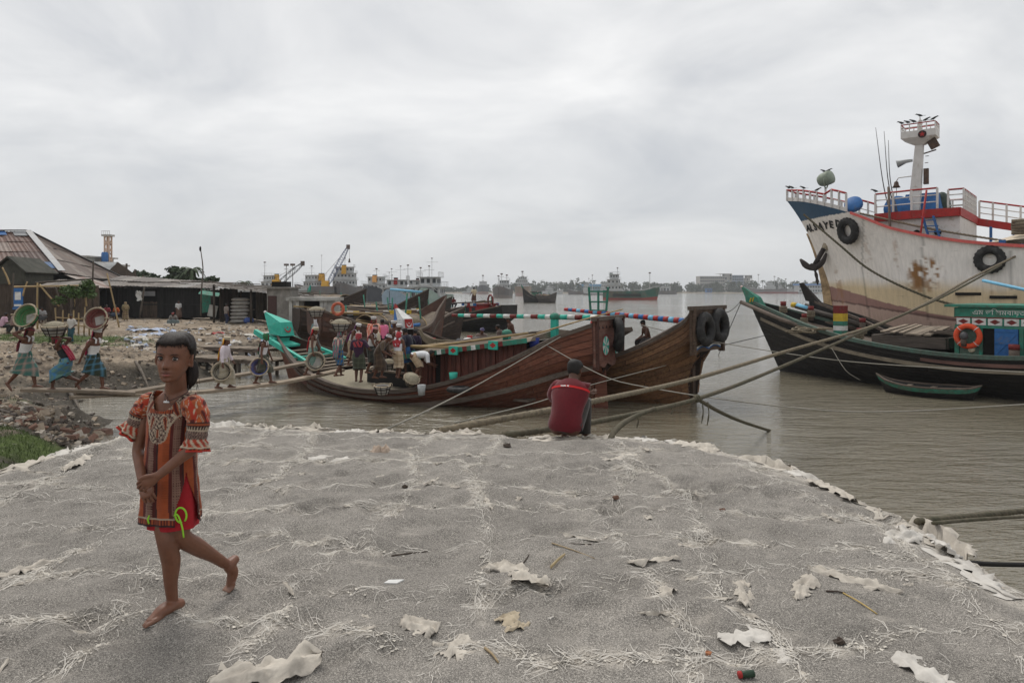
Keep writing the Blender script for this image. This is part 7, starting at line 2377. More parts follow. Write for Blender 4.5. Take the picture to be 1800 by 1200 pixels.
m_whitew=M('stained_whitewash',(.46,.45,.42),.85,.15,1.8,.3,dirt=(.13,.12,.10),dirt_amt=.45)
m_bluetarp=M('blue_tarpaulin',srgb(70,100,140),.6,.2,2,.3,dirt=(.2,.22,.24),dirt_amt=.2)
m_dkpole=WOOD('dark_pole',(.085,.068,.055),.5,(14,14,1.2),.9,.2,.4)
m_sack=M('white_sack',(.42,.40,.37),.9,.12,6,.5,dirt=(.22,.18,.14),dirt_amt=.3)
def sheets(parent,a,b,c,d,nu,nv,mat,name='roof_sheet',r=None,tri=False,thick=.03):
 r=r or random.Random(4)
 a,b,c,d=map(Vector,(a,b,c,d))
 n=(b-a).cross(d-a).normalized()
 if n.z<0:n=-n
 for j in range(nv):
  for i in range(nu):
   u0,u1=i/nu,(i+1)/nu
   v0,v1=j/nv-(.03 if j else .02),(j+1)/nv
   q=lambda u,v:a.lerp(b,u).lerp(d.lerp(c,u),v)
   o=.05*j*0+r.uniform(.0,.05)
   P=[q(u0,v0),q(u1,v0),q(u1,v1),q(u0,v1)]
   if(P[1]-P[0]).length<.08 and(P[2]-P[3]).length<.08:continue
   mb=MB()
   m_=8
   rows=[]
   for v in(v0,v1):
    rows.append([q(lerp(u0+.0,u1+.01,k/m_),v)+n*(.06-.05*(v>v0+.001)*(1)+o+(.025 if k%2 else-.025))for k in range(m_+1)])
   mb.grid(rows)
   mb.obj(name,mat,parent,world=True)
def boards(parent,a,b,z0,z1,n,mat,skip=(),name='wall_board',thick=.05,r=None):
 a,b=Vector((*a,0)),Vector((*b,0))
 r=r or random.Random(9)
 d=(b-a).normalized()
 for k in range(n):
  if k in skip:continue
  p,q=a.lerp(b,(k+.03)/n),a.lerp(b,(k+.97)/n)
  mid=(p+q)/2
  mb=MB();mb.box((mid.x,mid.y,(z0+z1)/2+r.uniform(-.04,.04)),((q-p).length,thick,z1-z0-.02),math.atan2(d.y,d.x))
  mb.obj(name,mat,parent,world=True)
def pole(label,a,b,r,mat,name='bamboo_pole',cat='pole',group=None):
 mb=MB()
 a,b=Vector(a),Vector(b)
 mid=a.lerp(b,.5)+Vector((RNG.uniform(-.05,.05),RNG.uniform(-.05,.05),0))
 mb.tube(spline([a,mid,b],6),[r,r*.97,r*.95,r*.9,r*.87,r*.83],6)
 o=mb.obj(name,mat,smooth=True)
 return tag(o,label,cat,group)
#      the big tin roofed warehouse
def warehouse():
 root=thing('warehouse','large warehouse with patched rusty tin hip roof at the left edge','building',(-45,60,1.7))
 C0,C1,A,B_,C2=(-35.6,54,5.15),(-63,54,5.15),(-42.9,60.5,8.9),(-63,60.5,8.9),(-42.0,76,4.35)
 sheets(root,C1,C0,A,B_,17,4,m_tin,r=random.Random(2))
 sheets(root,C0,C2,A,A,11,3,TIN('brown_grey_sheet',[(.135,.10,.082),(.16,.115,.09),(.115,.082,.066),(.19,.155,.13),(.125,.088,.07)]),r=random.Random(3))
 MB().loft([[Vector(C1)+Vector((0,.3,-.15)),Vector(C0)+Vector((-.3,.3,-.15)),Vector(C2)+Vector((-.3,-.3,-.15)),Vector((-63,76,4.2))],[Vector(B_)+Vector((0,0,-.2)),Vector(A)+Vector((-.05,0,-.2)),Vector(A)+Vector((-.05,.1,-.2)),Vector(B_)+Vector((0,.1,-.2))]]).obj('roof_frame',m_dark,root,world=True)
 MB().beam(Vector(C0)+Vector((0,0,.14)),Vector(A)+Vector((0,0,.16)),.5,.06).obj('ridge_cap',m_tinridge,root,world=True)
 MB().beam(Vector(A)+Vector((0,0,.16)),Vector(B_)+Vector((0,0,.16)),.7,.06).obj('ridge_cap',m_tinridge,root,world=True)
 MB().beam(Vector(C2)+Vector((0,0,.12)),Vector(A)+Vector((0,0,.14)),.45,.05).obj('ridge_cap',m_tinridge,root,world=True)
 q=lambda u,v,o:(Vector(C1).lerp(Vector(C0),u)).lerp(Vector(B_).lerp(Vector(A),u),v)+Vector((0,-.10*0-o*.5,o))
 for(u0,u1,v0,v1,mt)in((.80,.90,.88,.985,m_bluep),(.93,.985,.86,.97,m_tinridge),(.955,.99,.06,.2,m_bluetarp)):
  MB().grid([[q(u0,v0,.14),q(u1,v0,.14)],[q(u0,v1,.14),q(u1,v1,.14)]]).obj('patch_sheet',mt,root,world=True)
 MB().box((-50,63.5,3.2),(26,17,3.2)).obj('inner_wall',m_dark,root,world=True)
 boards(root,(-62,54.9),(-37.0,54.9),1.4,4.9,46,m_brownbd,skip=(40,41,35,36,28,29))
 boards(root,(-36.6,55.4),(-42.5,75.5),1.4,4.4,22,m_brownbd,skip=(3,4,5,8,9,13,14))
 sheets(root,(-33.6,55.5,3.9),(-40.8,77,3.75),(-42.2,76.5,4.5),(-35.8,54.5,5.0),11,1,TIN('pink_rust_sheet',[(.22,.135,.11),(.26,.18,.15),(.17,.095,.075),(.30,.25,.22)]),'eave_sheet',random.Random(5))
 for y in(57,62,67,72):
  x=-34.0-(y-55.5)*.335
  MB().tube([(x,y,1.3),(x,y,3.9)],.09,6).obj('post',m_dkpole,root,True,True)
 for x in(-38,-41,-44,-47):
  MB().tube([(x,53.6,1.3),(x+RNG.uniform(-.2,.2),53.7,5.0)],.10,6).obj('post',m_dkpole,root,True,True)
 return root
warehouse()
gh=thing('hut','small mossy hut with black gable end before the warehouse','hut',(-36.3,49.5,1.6))
m_moss=M('mossy_render',(.045,.045,.035),.95,.35,2,.4,dirt=(.09,.085,.07))
g0=[Vector((-37.3,49,4.2)),Vector((-35.0,49,4.2)),Vector((-35.0,49,5.0)),Vector((-36.1,49,5.95)),Vector((-37.3,49,5.0))]
MB().loft([[v for v in g0],[v+Vector((-.6,4,0))for v in g0]]).obj('gable_wall',m_moss,gh,world=True)
MB().loft([[Vector((-37.5,48.8,4.9)),Vector((-36.1,48.8,6.1)),Vector((-36.1,48.8,6.2)),Vector((-37.6,48.8,5.0))],[Vector((-38.2,53.2,4.9)),Vector((-36.8,53.2,6.1)),Vector((-36.8,53.2,6.2)),Vector((-38.3,53.2,5.0))]]).obj('roof',m_moss,gh,world=True)
MB().loft([[Vector((-36.1,48.8,6.1)),Vector((-34.8,48.8,4.95)),Vector((-34.7,48.8,5.05)),Vector((-36.1,48.8,6.2))],[Vector((-36.8,53.2,6.1)),Vector((-35.4,53.2,4.95)),Vector((-35.3,53.2,5.05)),Vector((-36.8,53.2,6.2))]]).obj('roof',m_moss,gh,world=True)
MB().box((-36.2,49.9,2.9),(2.0,1.6,2.7)).obj('wall',m_brownbd,gh,world=True)
ln=thing('lean_to','rusty sheet lean-to in front of the warehouse wall','shed',(-33.5,50,1.5))
sheets(ln,(-42.5,47.6,4.0),(-38.0,47.6,4.0),(-38.0,51,5.3),(-42.5,51,5.3),5,1,m_tin,r=random.Random(14))
sheets(ln,(-33.8,48.4,3.9),(-31.2,48.4,3.9),(-31.6,51.5,4.5),(-34.2,51.5,4.5),4,1,m_tingrey,r=random.Random(15))
boards(ln,(-34.4,50.5),(-30.8,50.9),1.4,4.1,10,m_brownbd)
for x,y in((-42.4,47.8),(-38.1,47.8),(-33.7,48.5),(-31.3,48.5)):
 MB().tube([(x,y,1.3),(x,y,4.0)],.09,6).obj('post',m_dkpole,ln,True,True)
sg=thing('signboard','blue and white poster board on the lean-to post','sign',(-34.6,47.8,2.4))
MB().box((0,0,.75),(.72,.06,1.5)).obj('board',m_bluep,sg)
MB().box((.02,-.035,.95),(.42,.012,.55)).obj('white_panel',m_white,sg)
MB().box((0.02,-.036,.30),(.5,.012,.14)).obj('white_strip',m_white,sg)
#      grey gable hut on the skyline and white building with the stair tower
gg=thing('hut','grey tin gable roofed hut rising behind the tea stall','hut',(-52,84,1.7))
ga,gb=Vector((-51.6,82,5.0)),Vector((-46.9,82,4.6))
sheets(gg,(-53.5,80,5.2),(-48.6,80,4.7),(-48.3,83.5,7.15),(-52.6,83.5,7.2),4,2,TIN('pale_grey_sheet',[(.30,.31,.31),(.34,.34,.33),(.27,.275,.28)]),r=random.Random(21))
MB().loft([[Vector((-48.4,79.8,4.2)),Vector((-48.2,83.5,7.2)),Vector((-45.9,87,4.2))],[Vector((-48.6,79.8,4.2)),Vector((-48.4,83.5,7.2)),Vector((-46.1,87,4.2))]]).obj('gable_boards',m_brownbd,gg,world=True)
for k in range(7):
 t=k/6
 MB().beam((lerp(-48.3,-45.9,t)+.1,lerp(80,86.8,t)-.15,3.2),(lerp(-48.3,-45.9,t)+.1,lerp(80,86.8,t)-.15,lerp(5.0,7.0,1-abs(t-.5)*2)),.35,.06).obj('gable_plank',m_brownbd,gg,world=True)
MB().box((-50.4,84,3.2),(4.4,6,3.0)).obj('wall',m_brownbd,gg,world=True)
wb_=thing('building','white low building with red roof corner far behind the huts','building',(-73.6,120,2))
MB().box((0,0,3.2),(7,8,6.6)).obj('wall',m_whitew,wb_)
MB().box((.2,-.5,6.5),(7.8,9.5,.3)).obj('floor_slab',m_whitew,wb_)
MB().box((-1.2,-.2,7.2),(5.0,8.2,1.2)).obj('upper_wall',m_whitew,wb_)
MB().box((-1.0,-.2,7.9),(5.8,9,.25)).obj('floor_slab',m_whitew,wb_)
for k in range(6):
 MB().box((-3.0+.9*k,-4.5,7.2),(.25,.25,1.2)).obj('column',m_whitew,wb_)
 MB().box((-3.4+1.3*k,-4.04,4.6),(.8,.1,1.2)).obj('window',m_win,wb_)
MB().loft([[Vector((-6,-4,7.2)),Vector((-3.2,-4,7.2)),Vector((-3.2,2,7.2)),Vector((-6,2,7.2))],[Vector((-4.8,-2,8.3)),Vector((-4.4,-2,8.3)),Vector((-4.4,0,8.3)),Vector((-4.8,0,8.3))]]).obj('red_roof',M('red_tile_roof',srgb(176,84,62),.7,.15,.5,0),wb_)
tw=thing('water_tower','tall open concrete tower with blue tank at its foot','tower',(-71.0,120,2))
for sx in(-.75,.75):
 for sy in(-.75,.75):
  MB().box((sx,sy,6),(.38,.38,12.6)).obj('leg',M('peach_concrete',srgb(196,170,150),.85,.15,1,0),tw)
for z in(4.2,5.9,7.6,9.3,10.8):
 MB().box((0,0,z),(1.9,1.9,.28)).obj('ring_beam',M('peach_concrete',(1,1,1)),tw)
 for s in(-1,1):
  MB().torus((0,s*.72,z+.75),.58,.12,Matrix.Rotation(R(90),3,'X'),18,5).obj('round_brace',M('peach_concrete',(1,1,1)),tw)
MB().box((0,0,12.2),(2.9,2.9,.35)).obj('platform',m_whitew,tw)
for k in range(5):
 MB().box((-1.3+.65*k,-1.4,12.6),(.07,.07,.8)).obj('rail_post',m_whitew,tw)
MB().box((0,-1.4,13.0),(2.8,.07,.07)).obj('railing',m_whitew,tw)
MB().lathe([(1.0,0),(1.05,.1),(1.05,1.5),(.8,1.8)],16,(.2,-2.2,7.2)).obj('blue_tank',m_bluep,tw,True)
tw.scale=(.52,.52,.93);wb_.scale=(1,1,.95)
#      tea stall with blue awning
ts=thing('tea_stall','open tea stall under a blue awning with red edge','stall',(-37.0,58.5,1.7))
MB().grid([[Vector((lerp(-40.0,-36.2,i/8),57.0,3.05+.05*math.sin(i*1.9)))for i in range(9)],[Vector((lerp(-40.0,-36.2,i/8),57.6,3.42+.04*math.sin(i*2.3)))for i in range(9)],[Vector((lerp(-40.0,-36.2,i/8),58.6,3.72))for i in range(9)]]).obj('awning',m_bluetarp,ts,world=True)
MB().beam((-40.1,56.95,3.0),(-36.1,56.95,3.02),.07,.13).obj('awning_edge',M('orange_red_edge',srgb(170,74,52),.7),ts,world=True)
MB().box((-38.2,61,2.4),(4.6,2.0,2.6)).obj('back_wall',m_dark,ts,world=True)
for x in(-40,-38.1,-36.2):
 MB().tube([(x,57,1.3),(x,57,3.05)],.06,6).obj('post',m_dkpole,ts,True,True)
MB().box((-37.6,58.2,2.2),(2.6,.6,.9)).obj('counter',m_brownbd,ts,world=True)
for x,z,mt in((-38.6,2.72,m_white),(-38.1,2.7,m_redp),(-37.2,2.72,m_yelb),(-36.9,2.7,m_bluep)):
 MB().lathe([(.09,0),(.10,.22),(.06,.28)],8,(x,58.1,z)).obj('jar',mt,ts,True,True)
sheets(ts,(-40.6,58.4,3.9),(-35.4,58.4,3.7),(-35.8,63,4.6),(-41.2,63,4.8),5,1,m_tingrey,r=random.Random(31))
ps=thing('poster','red and white poster with a figure in red by the tea stall','poster',(-35.35,56.6,2.05))
MB().box((0,0,.65),(1.0,.05,1.35)).obj('board',m_white,ps)
MB().box((0,-.031,.18),(.94,.012,.36)).obj('red_panel',m_redp,ps)
MB().poly([Vector((.5*x,-.034,z))for x,z in((-.35,.36),(-.25,.75),(-.1,.86),(.1,.86),(.28,.72),(.4,.36))],[tuple(range(6))]).obj('red_figure',m_redp,ps)
MB().poly([Vector((.14*math.cos(a),-.036,1.0+.16*math.sin(a)))for a in np.linspace(0,6.28,14)[:-1]],[tuple(range(13))]).obj('face_disc',M('poster_face',srgb(150,100,80),.8),ps)
for s in(-.4,.4):MB().tube([(s,.05,-.5),(s,.05,.6)],.04,5).obj('post',m_dkpole,ps)
#      black boarded shed
bs=thing('shed','long black boarded shed with sagging patchwork tin roof','shed',(-32,62,1.6))
boards(bs,(-36.2,60.5),(-27.2,60.5),1.3,4.0,34,m_blackbd,skip=(13,14,15,16,17))
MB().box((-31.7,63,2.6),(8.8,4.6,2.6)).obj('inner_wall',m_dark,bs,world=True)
boards(bs,(-32.9,60.55),(-31.3,60.55),1.3,2.75,6,m_brownbd)
sheets(bs,(-36.8,59.6,4.15),(-26.5,59.8,3.85),(-26.6,65,4.4),(-37.2,65,5.1),10,2,m_tingrey,r=random.Random(41))
MB().box((-32.4,60.3,3.45),(1.75,.04,.42)).obj('pale_hatch',m_tinridge,bs,world=True)
MB().beam((-36.3,60.44,2.5),(-27.3,60.44,2.48),.05,.09).obj('batten',m_blackbd,bs,world=True)
rs_=random.Random(5)
for k in range(9):
 x=-36+k*1.1
 MB().tube([(x,60+rs_.uniform(0,2),4.4+.02*k),(x+rs_.uniform(1,2),61+rs_.uniform(-1,1.5),4.45)],.05,5).obj('roof_pole',m_dkpole,bs,True,True)
cl=thing('cloth','white cloth hung on a short post before the black shed','cloth',(-32.0,58.6,2.6))
MB().grid([[Vector((.42*(i/6-.5)+.06*math.sin(j*2+i),-.05-.08*math.sin(i*1.3+j),1.1-j*.17+.05*math.sin(i*2)))for i in range(7)]for j in range(6)]).obj('cloth_sheet',m_white,cl,True)
pole('short grey post with a white cloth before the black shed',(-32.0,58.7,1.4),(-31.6,58.7,4.1),.10,m_greybd,'wooden_post')
gt=thing('stall','open stall under green tarpaulin beside the black shed','stall',(-25.5,60,1.6))
MB().grid([[Vector((-27.2+.25*i+0,59.9-.05*math.sin(i*2),3.9-.42*j+.05*math.sin(i+j)))for i in range(4)]for j in range(6)]).obj('tarpaulin',m_turqd,gt,True,True)
MB().grid([[Vector((-27.0+.35*i,59.3-.2*j,3.75-.1*j-.05*i))for i in range(6)]for j in range(4)]).obj('tarpaulin',m_turqd,gt,True,True)
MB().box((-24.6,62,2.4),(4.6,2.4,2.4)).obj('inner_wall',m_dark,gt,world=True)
sheets(gt,(-27,59.6,3.75),(-21.6,60.2,3.6),(-21.8,64,4.0),(-27,64,4.3),6,2,m_tingrey,r=random.Random(43))
boards(gt,(-25.0,60.7),(-22.0,60.9),1.3,2.5,9,m_greybd)
for k,x in enumerate((-26.5,-25.4,-23.9,-22.2)):
 MB().tube([(x,60,1.3),(x+.1,60,3.7)],.08,6).obj('post',m_dkpole,gt,True,True)
MB().box((-24.0,59.6,2.05),(2.8,.7,.08)).obj('bench_top',m_greybd,gt,world=True)
for x in(-25.2,-22.8):MB().box((x,59.6,1.7),(.1,.5,.7)).obj('bench_leg',m_greybd,gt,world=True)
MB().box((-26.0,59.3,1.95),(.75,.06,1.0),M=Matrix.Rotation(R(12),3,'Y')).obj('leaning_board',m_whitew,gt,world=True)
ss=thing('shed','open sack store with one long sloping grey roof','shed',(-20,56,1.6))
sheets(ss,(-24.2,53.0,4.15),(-15.9,54.0,3.0),(-16.6,60,3.2),(-24.6,60,4.3),8,2,m_tingrey,r=random.Random(45))
boards(ss,(-22.0,58.6),(-17.0,58.6),1.2,3.6,16,m_greybd)
boards(ss,(-23.4,58.2),(-23.2,54.2),1.2,3.9,9,m_brownbd)
for x,y in((-23.4,53.6),(-20.6,53.9),(-17.0,54.4)):
 MB().tube([(x,y,1.2),(x,y,3.3+(-x-17)*.14)],.10,6).obj('post',m_dkpole,ss,True,True)
rs_=random.Random(51)
for k in range(14):
 x=-23.4+(k%9)*.85+rs_.uniform(-.2,.2);y=53.2+rs_.uniform(-.25,.2)
 MB().beam((x,53.0,4.42-(x+24)*.135),(x+rs_.uniform(.6,1.6),56+rs_.uniform(0,3),4.45-(x+24)*.13),.14,.05).obj('roof_plank',m_greybd,ss,world=True)
def sack(label,loc,rz,mat,group,s=(.8,.5,.28)):
 rows=[]
 for i in range(9):
  a=-1+2*i/8
  k=(1-abs(a)**3.2)**.5
  rows.append([Vector((a*s[0]/2,s[1]/2*max(k,.12)*math.cos(t)*(1+.06*math.sin(3*t+i)),s[2]/2*max(k,.15)*math.sin(t)+s[2]/2))for t in np.linspace(0,2*math.pi,11)[:-1]])
 mb=MB();mb.loft(rows)
 o=mb.obj('sack',mat,smooth=True)
 o.location=loc;o.rotation_euler=(0,0,rz)
 return tag(o,label,'sack',group)
zb=bh(-22.0,55.4)
for k in range(7):
 sack(('lowest','second lowest','third lowest','middle','third highest','second highest','topmost')[k]+' white sack of the tall pile inside the open store',(-21.9+RNG.uniform(-.1,.1),55.0,zb+.29*k),RNG.uniform(-.2,.2),m_sack,'sacks piled in the store',(1.5,.9,.32))
for k in range(6):
 sack('white sack heaped low at the right of the open store',(-18.6+.5*(k%4)+RNG.uniform(-.1,.1),54.2,bh(-18,54)+.28*(k//4)),RNG.uniform(-.6,.6),m_sack,'sacks at the store front',(1.2,.7,.34))
sack('blue and orange bundle at the foot of the sack pile',(-20.9,54.2,zb),.3,M('blue_bundle',srgb(70,90,150),.8,.3,3),None,(.8,.6,.5))
#      concrete hut with black tank, whitewashed frame
ch=thing('concrete_hut','grey concrete hut with a square black water tank on top','building',(-16.55,48.5,1.2));ch.scale=(.62,.7,.86)
MB().box((0,1.2,1.5),(2.7,2.6,3.2)).obj('wall',m_conc2,ch)
MB().box((-.1,1.1,3.16),(3.3,3.2,.16)).obj('roof_slab',m_conc2,ch)
MB().box((-.72,-.12,1.35),(1.0,.06,2.3)).obj('door',M('dark_red_door',(.06,.03,.026),.7,.2),ch)
MB().box((-.1,1.0,3.45),(1.7,1.5,.46)).obj('water_tank',m_dark,ch)
wf=thing('concrete_shelter','stained whitewashed concrete frame open at the front','building',(-13.25,44.5,1.0));wf.scale=(.74,.8,.96)
for x in(-1.55,-.95,1.15,1.5):
 MB().box((x,0,.9),(.28,.3,2.5)).obj('column',m_whitew,wf)
for x in(-1.5,1.5):
 MB().box((x,2.6,.9),(.28,.3,2.5)).obj('column',m_whitew,wf)
MB().box((.2,1.3,2.26),(4.2,3.3,.22)).obj('roof_slab',m_whitew,wf)
MB().box((2.0,.02,1.6),(1.5,.2,1.1)).obj('wall',m_whitew,wf)
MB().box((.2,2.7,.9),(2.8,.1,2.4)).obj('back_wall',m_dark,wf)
for k in range(7):
 MB().tube([(-.8+.05*k,.4+.1*k,.2+.22*k),(1.1,.5+.08*k,.1+.24*k)],.05,5).obj('stored_pole',m_dkpole,wf,True)
rbk=thing('block','broken whitewashed block on the mud behind the porters','block',(-10.4,38.5,.1))
MB().box((0,0,.45),(1.6,.9,1.5),M=Matrix.Rotation(R(8),3,'Y')).obj('block_body',m_whitew,rbk)
#      poles and scaffolding near the path
def PW(px,py,Y,z=None):
 v=W(px,py,Y)
 if z is not None:v.z=z
 return v
SCAF=[((66,560,41),(66,497,41),'bamboo upright left in the yard scaffold'),((70,500,41),(104,538,41),'slanting bamboo brace of the yard scaffold'),((25,504,41),(160,501.5,41),'upper level bamboo rail of the yard scaffold'),((62,497,41.2),(164,490,41.2),'top bamboo rail sloping up to the dark post'),((22,540,44),(24,480,44),'grey post at the corner of the mossy hut'),((17,500,43),(4,470,43),'leaning pole at the far left of the yard'),((163,540,42),(164,459,42),'tall dark pole beside the young tree'),((210,557,46),(188,480,46),'pole leaning left in front of the tea stall'),((152,538,40.5),(148,508,40.5),'short bamboo stake right of the young tree'),((130,545,40.5),(130,512,40.5),'short bamboo stake left of the young tree'),((98,505,44),(110,545,44),'dark sloping strut under the warehouse eave'),((40,520,44),(48,495,44),'thin strut below the mossy hut roof')]
for a,b,lab in SCAF:
 pa,pb=PW(*a),PW(*b)
 if pa.z<2.4:pa.z=min(pa.z,bh(pa.x,pa.y)-.1)if a[1]>530 else pa.z
 pole(lab,pa,pb,.058,m_dkpole if 'dark' in lab or 'post' in lab else m_bamboo)
fn=thing('bamboo_fence','low bamboo fence round the young tree','fence',(-25.5,40,1.6))
for k in range(9):
 px=100+k*9.5
 p=PW(px,540,40.2);z0=bh(p.x,p.y)
 MB().tube([(p.x,p.y,z0-.1),(p.x+RNG.uniform(-.1,.1),p.y,z0+RNG.uniform(.9,1.7))],.045,5).obj('stake',m_bamboo,fn,True,True)
for dz in(.45,.85):
 a_,b_=PW(98,540,40.1),PW(178,540,40.1)
 MB().tube([(a_.x,a_.y,bh(a_.x,a_.y)+dz),(b_.x,b_.y,bh(b_.x,b_.y)+dz)],.035,5).obj('rail',m_bamboo,fn,True,True)
p=PW(353,545,57);tp=PW(352.5,438,57)
pl_=thing('flag_pole','tall crooked bare pole with a rag at its top beside the stalls','pole',(p.x,p.y,1.6))
MB().tube(spline([(0,0,0),(.05,0,2.0),(.18,0,3.9),(-.02,0,5.6)],12),[.09,.085,.08,.075,.07,.065,.06,.055,.05,.045,.04,.04],6).obj('pole_shaft',m_greybd,pl_,True)
MB().ball((-.04,0,5.6),(.09,.09,.22),7,5).obj('rag',m_dark,pl_,True)
#      trees on the bank
def leafy_tree(name,label,loc,h_,crown,mat,n=420,s=.16,group=None,seed=1,trunk=.09,forks=5):
 rr=random.Random(seed)
 root=thing(name,label,'tree' if 'tree' in name else 'shrub',loc,0,group)
 tm=MB()
 tips=[]
 tm.tube(spline([(0,0,-.1),(rr.uniform(-.1,.1)*h_,0,h_*.35),(rr.uniform(-.06,.06)*h_,0,h_*.6)],7),[trunk*k for k in(1.2,1,.9,.8,.7,.6,.5)],7)
 for k in range(forks):
  a=2*math.pi*k/forks+rr.uniform(-.4,.4)
  e=Vector((crown[0]*.7*math.cos(a),crown[1]*.7*math.sin(a),h_-crown[2]*rr.uniform(.3,1.3)))
  tm.tube(spline([(0,0,h_*rr.uniform(.3,.5)),e*.5+Vector((0,0,h_*.25)),e],6),[trunk*.5,trunk*.42,trunk*.34,trunk*.25,trunk*.17,trunk*.1],5)
  tips.append(e)
 tm.obj('trunk',m_dkpole,root,True)
 lb=MB()
 for k in range(max(6,forks*2)):
  c=tips[k%len(tips)]+Vector((rr.gauss(0,crown[0]*.3),rr.gauss(0,crown[1]*.3),rr.gauss(0,crown[2]*.3)))
  leaf_cloud(lb,c,crown[0]*.42,crown[1]*.42,crown[2]*.38,n//max(6,forks*2),s,rr)
 lb.obj('crown',mat,root)
 return root
m_leafn=M('bright_leaves',(.055,.095,.022),.7,.35,5,0,objvar=.1)
m_leafd=M('dark_leaves',(.035,.055,.020),.75,.35,2,0)
p=PW(130,548,40.4)
leafy_tree('young_tree','young bright green tree inside the bamboo fence',(p.x,p.y,bh(p.x,p.y)),3.0,(1.1,.9,.8),m_leafn,1500,.085,None,3,.06)
for k,(px,w,top,Y,lab)in enumerate(((285,3.4,475,95,'broad dark tree with flat crown behind the black shed'),(318,2.6,485,92,'rounded green tree right of the flat crowned one'),(338,2.0,488,90,'small green tree behind the tarpaulin stall'),(222,1.4,490,96,'sprig of tree seen behind the grey gable hut'))):
 pz=PW(px,top,Y)
 leafy_tree('tree',lab,(pz.x,Y,1.8),pz.z-1.8,(w,w,1.5),m_leafd,1500,.30,None,40+k,.22,7)
palm(PW(333,500,88).x,88,1.8,4.6,1.8,'small palm among the trees behind the stalls',None,m_leafd)
palm(PW(428,500,150).x,150,1.8,3.6,2.2,'dark bushy palm behind the sack store',None,m_leafd)
for k,(px,py,Y,hh,lab)in enumerate(((88,575,30,1.1,'broad leaved plant by the basket of the bending porter'),(100,560,31.5,1.3,'taller broad leaved plant behind it'),(108,572,30.5,.9,'small leafy plant at the path edge'))):
 pz=PW(px,py,Y);zz=bh(pz.x,pz.y)
 root=thing('plant',lab,'plant',(pz.x,pz.y,zz))
 rr=random.Random(60+k)
 MB().tube([(0,0,-.1),(0,0,hh*.6)],.02,5).obj('stem',m_leafn,root,True)
 for q in range(26):
  a=rr.uniform(0,6.28);l_=rr.uniform(.3,.55)*hh;z0=rr.uniform(.05,.65)*hh;el=rr.uniform(.2,1.2)
  d=Vector((math.cos(a)*math.cos(el),math.sin(a)*math.cos(el),math.sin(el)));sd=Vector((-math.sin(a),math.cos(a),0))
  mb=MB();mb.grid([[Vector((0,0,z0))+d*l_*t+sd*w*l_*.16*math.sin(math.pi*min(1,t+.08))+Vector((0,0,-.35*l_*t*t))for w in(-1,0,1)]for t in np.linspace(0,1,5)])
  mb.obj('leaf',m_leafn,root)
#      jetty platforms and gangplanks
def plank_deck(label,a,b,w,z,n,posts,gp=None):
 a,b=Vector((*a,z)),Vector((*b,z))
 d=(b-a).normalized();sd=Vector((-d.y,d.x,0))
 root=thing('jetty',label,'jetty',((a.x+b.x)/2,(a.y+b.y)/2,0),0,gp)
 rr=random.Random(int(a.x*10))
 for k in range(n):
  p,q=a.lerp(b,k/n),a.lerp(b,(k+.94)/n)
  mid=(p+q)/2+sd*rr.uniform(-.08,.08)
  MB().box(mid+Vector((0,0,rr.uniform(-.015,.015))),((q-p).length,w,.05),math.atan2(d.y,d.x)+rr.uniform(-.015,.015)).obj('plank',m_deckgrey,root,world=True)
 for s in(-1,1):
  MB().beam(a+sd*(s*w*.42)-Vector((0,0,.1)),b+sd*(s*w*.42)-Vector((0,0,.1)),.12,.13).obj('bearer',m_railgrey,root,world=True)
  for k in range(posts):
   p=a.lerp(b,(k+.5)/posts)+sd*(s*w*.42)
   MB().tube([(p.x,p.y,-.8),(p.x,p.y,z-.1)],.08,6).obj('post',m_dkpole,root,True,True)
 return root
plank_deck('near plank jetty on posts behind the woman with the yellow scarf',W(345,630,31)[:2],W(492,632,29.6)[:2],1.3,.75,22,4)
plank_deck('farther plank jetty on posts above the muddy inlet',W(330,606,37)[:2],W(478,610,34.6)[:2],1.2,.78,18,4)
plank_deck('grey plank walkway climbing the inlet bank',W(232,625,31)[:2],W(345,627,31.5)[:2],.9,.95,14,3)
class Gang:
 def __init__(s,label,pts,w,t=.06):
  s.pts=spline(pts,20)
  mb=MB()
  rings=[]
  for i,p in enumerate(s.pts):
   d=(s.pts[min(i+1,19)]-s.pts[max(0,i-1)]);sd=Vector((-d.y,d.x,0)).normalized()
   rings.append([p-sd*w/2,p+sd*w/2,p+sd*w/2-Vector((0,0,t)),p-sd*w/2-Vector((0,0,t))])
  mb.loft(rings)
  tag(mb.obj('gangplank',WOOD('gangplank_timber',(.27,.215,.16),.55,(1.0,5,12),.9,.2,.4)),label,'gangplank')
 def at(s,px):
  for a,b in zip(s.pts,s.pts[1:]):
   pa,pb=900+a.x/a.y*FPX,900+b.x/b.y*FPX
   if pa<=px<=pb:
    return a.lerp(b,(px-pa)/(pb-pa))
  return s.pts[0]if px<900+s.pts[0].x/s.pts[0].y*FPX else s.pts[-1]
g_near=Gang('long near gangplank from the rubble bank to the red boat',[W(132,690,18.0),W(260,691,19.2),W(380,684,20.8),W(500,669,22.4),W(600,648,24.0)],.42,.08)
g_far=Gang('second gangplank behind, rising to the bow of the red boat',[W(228,687,18.9),W(345,668,21.6),W(450,652,24.0),W(552,633,26.2)],.40,.08)
g_low=Gang('bank end plank the porters step along',[W(42,682,17.6),W(140,684,17.9),W(238,688,18.5)],.42,.07)
Gang('loose grey plank lying in the mud below the gangplank',[W(124,696,17.5),W(175,694,18.0),W(225,690,18.7)],.3,.06)
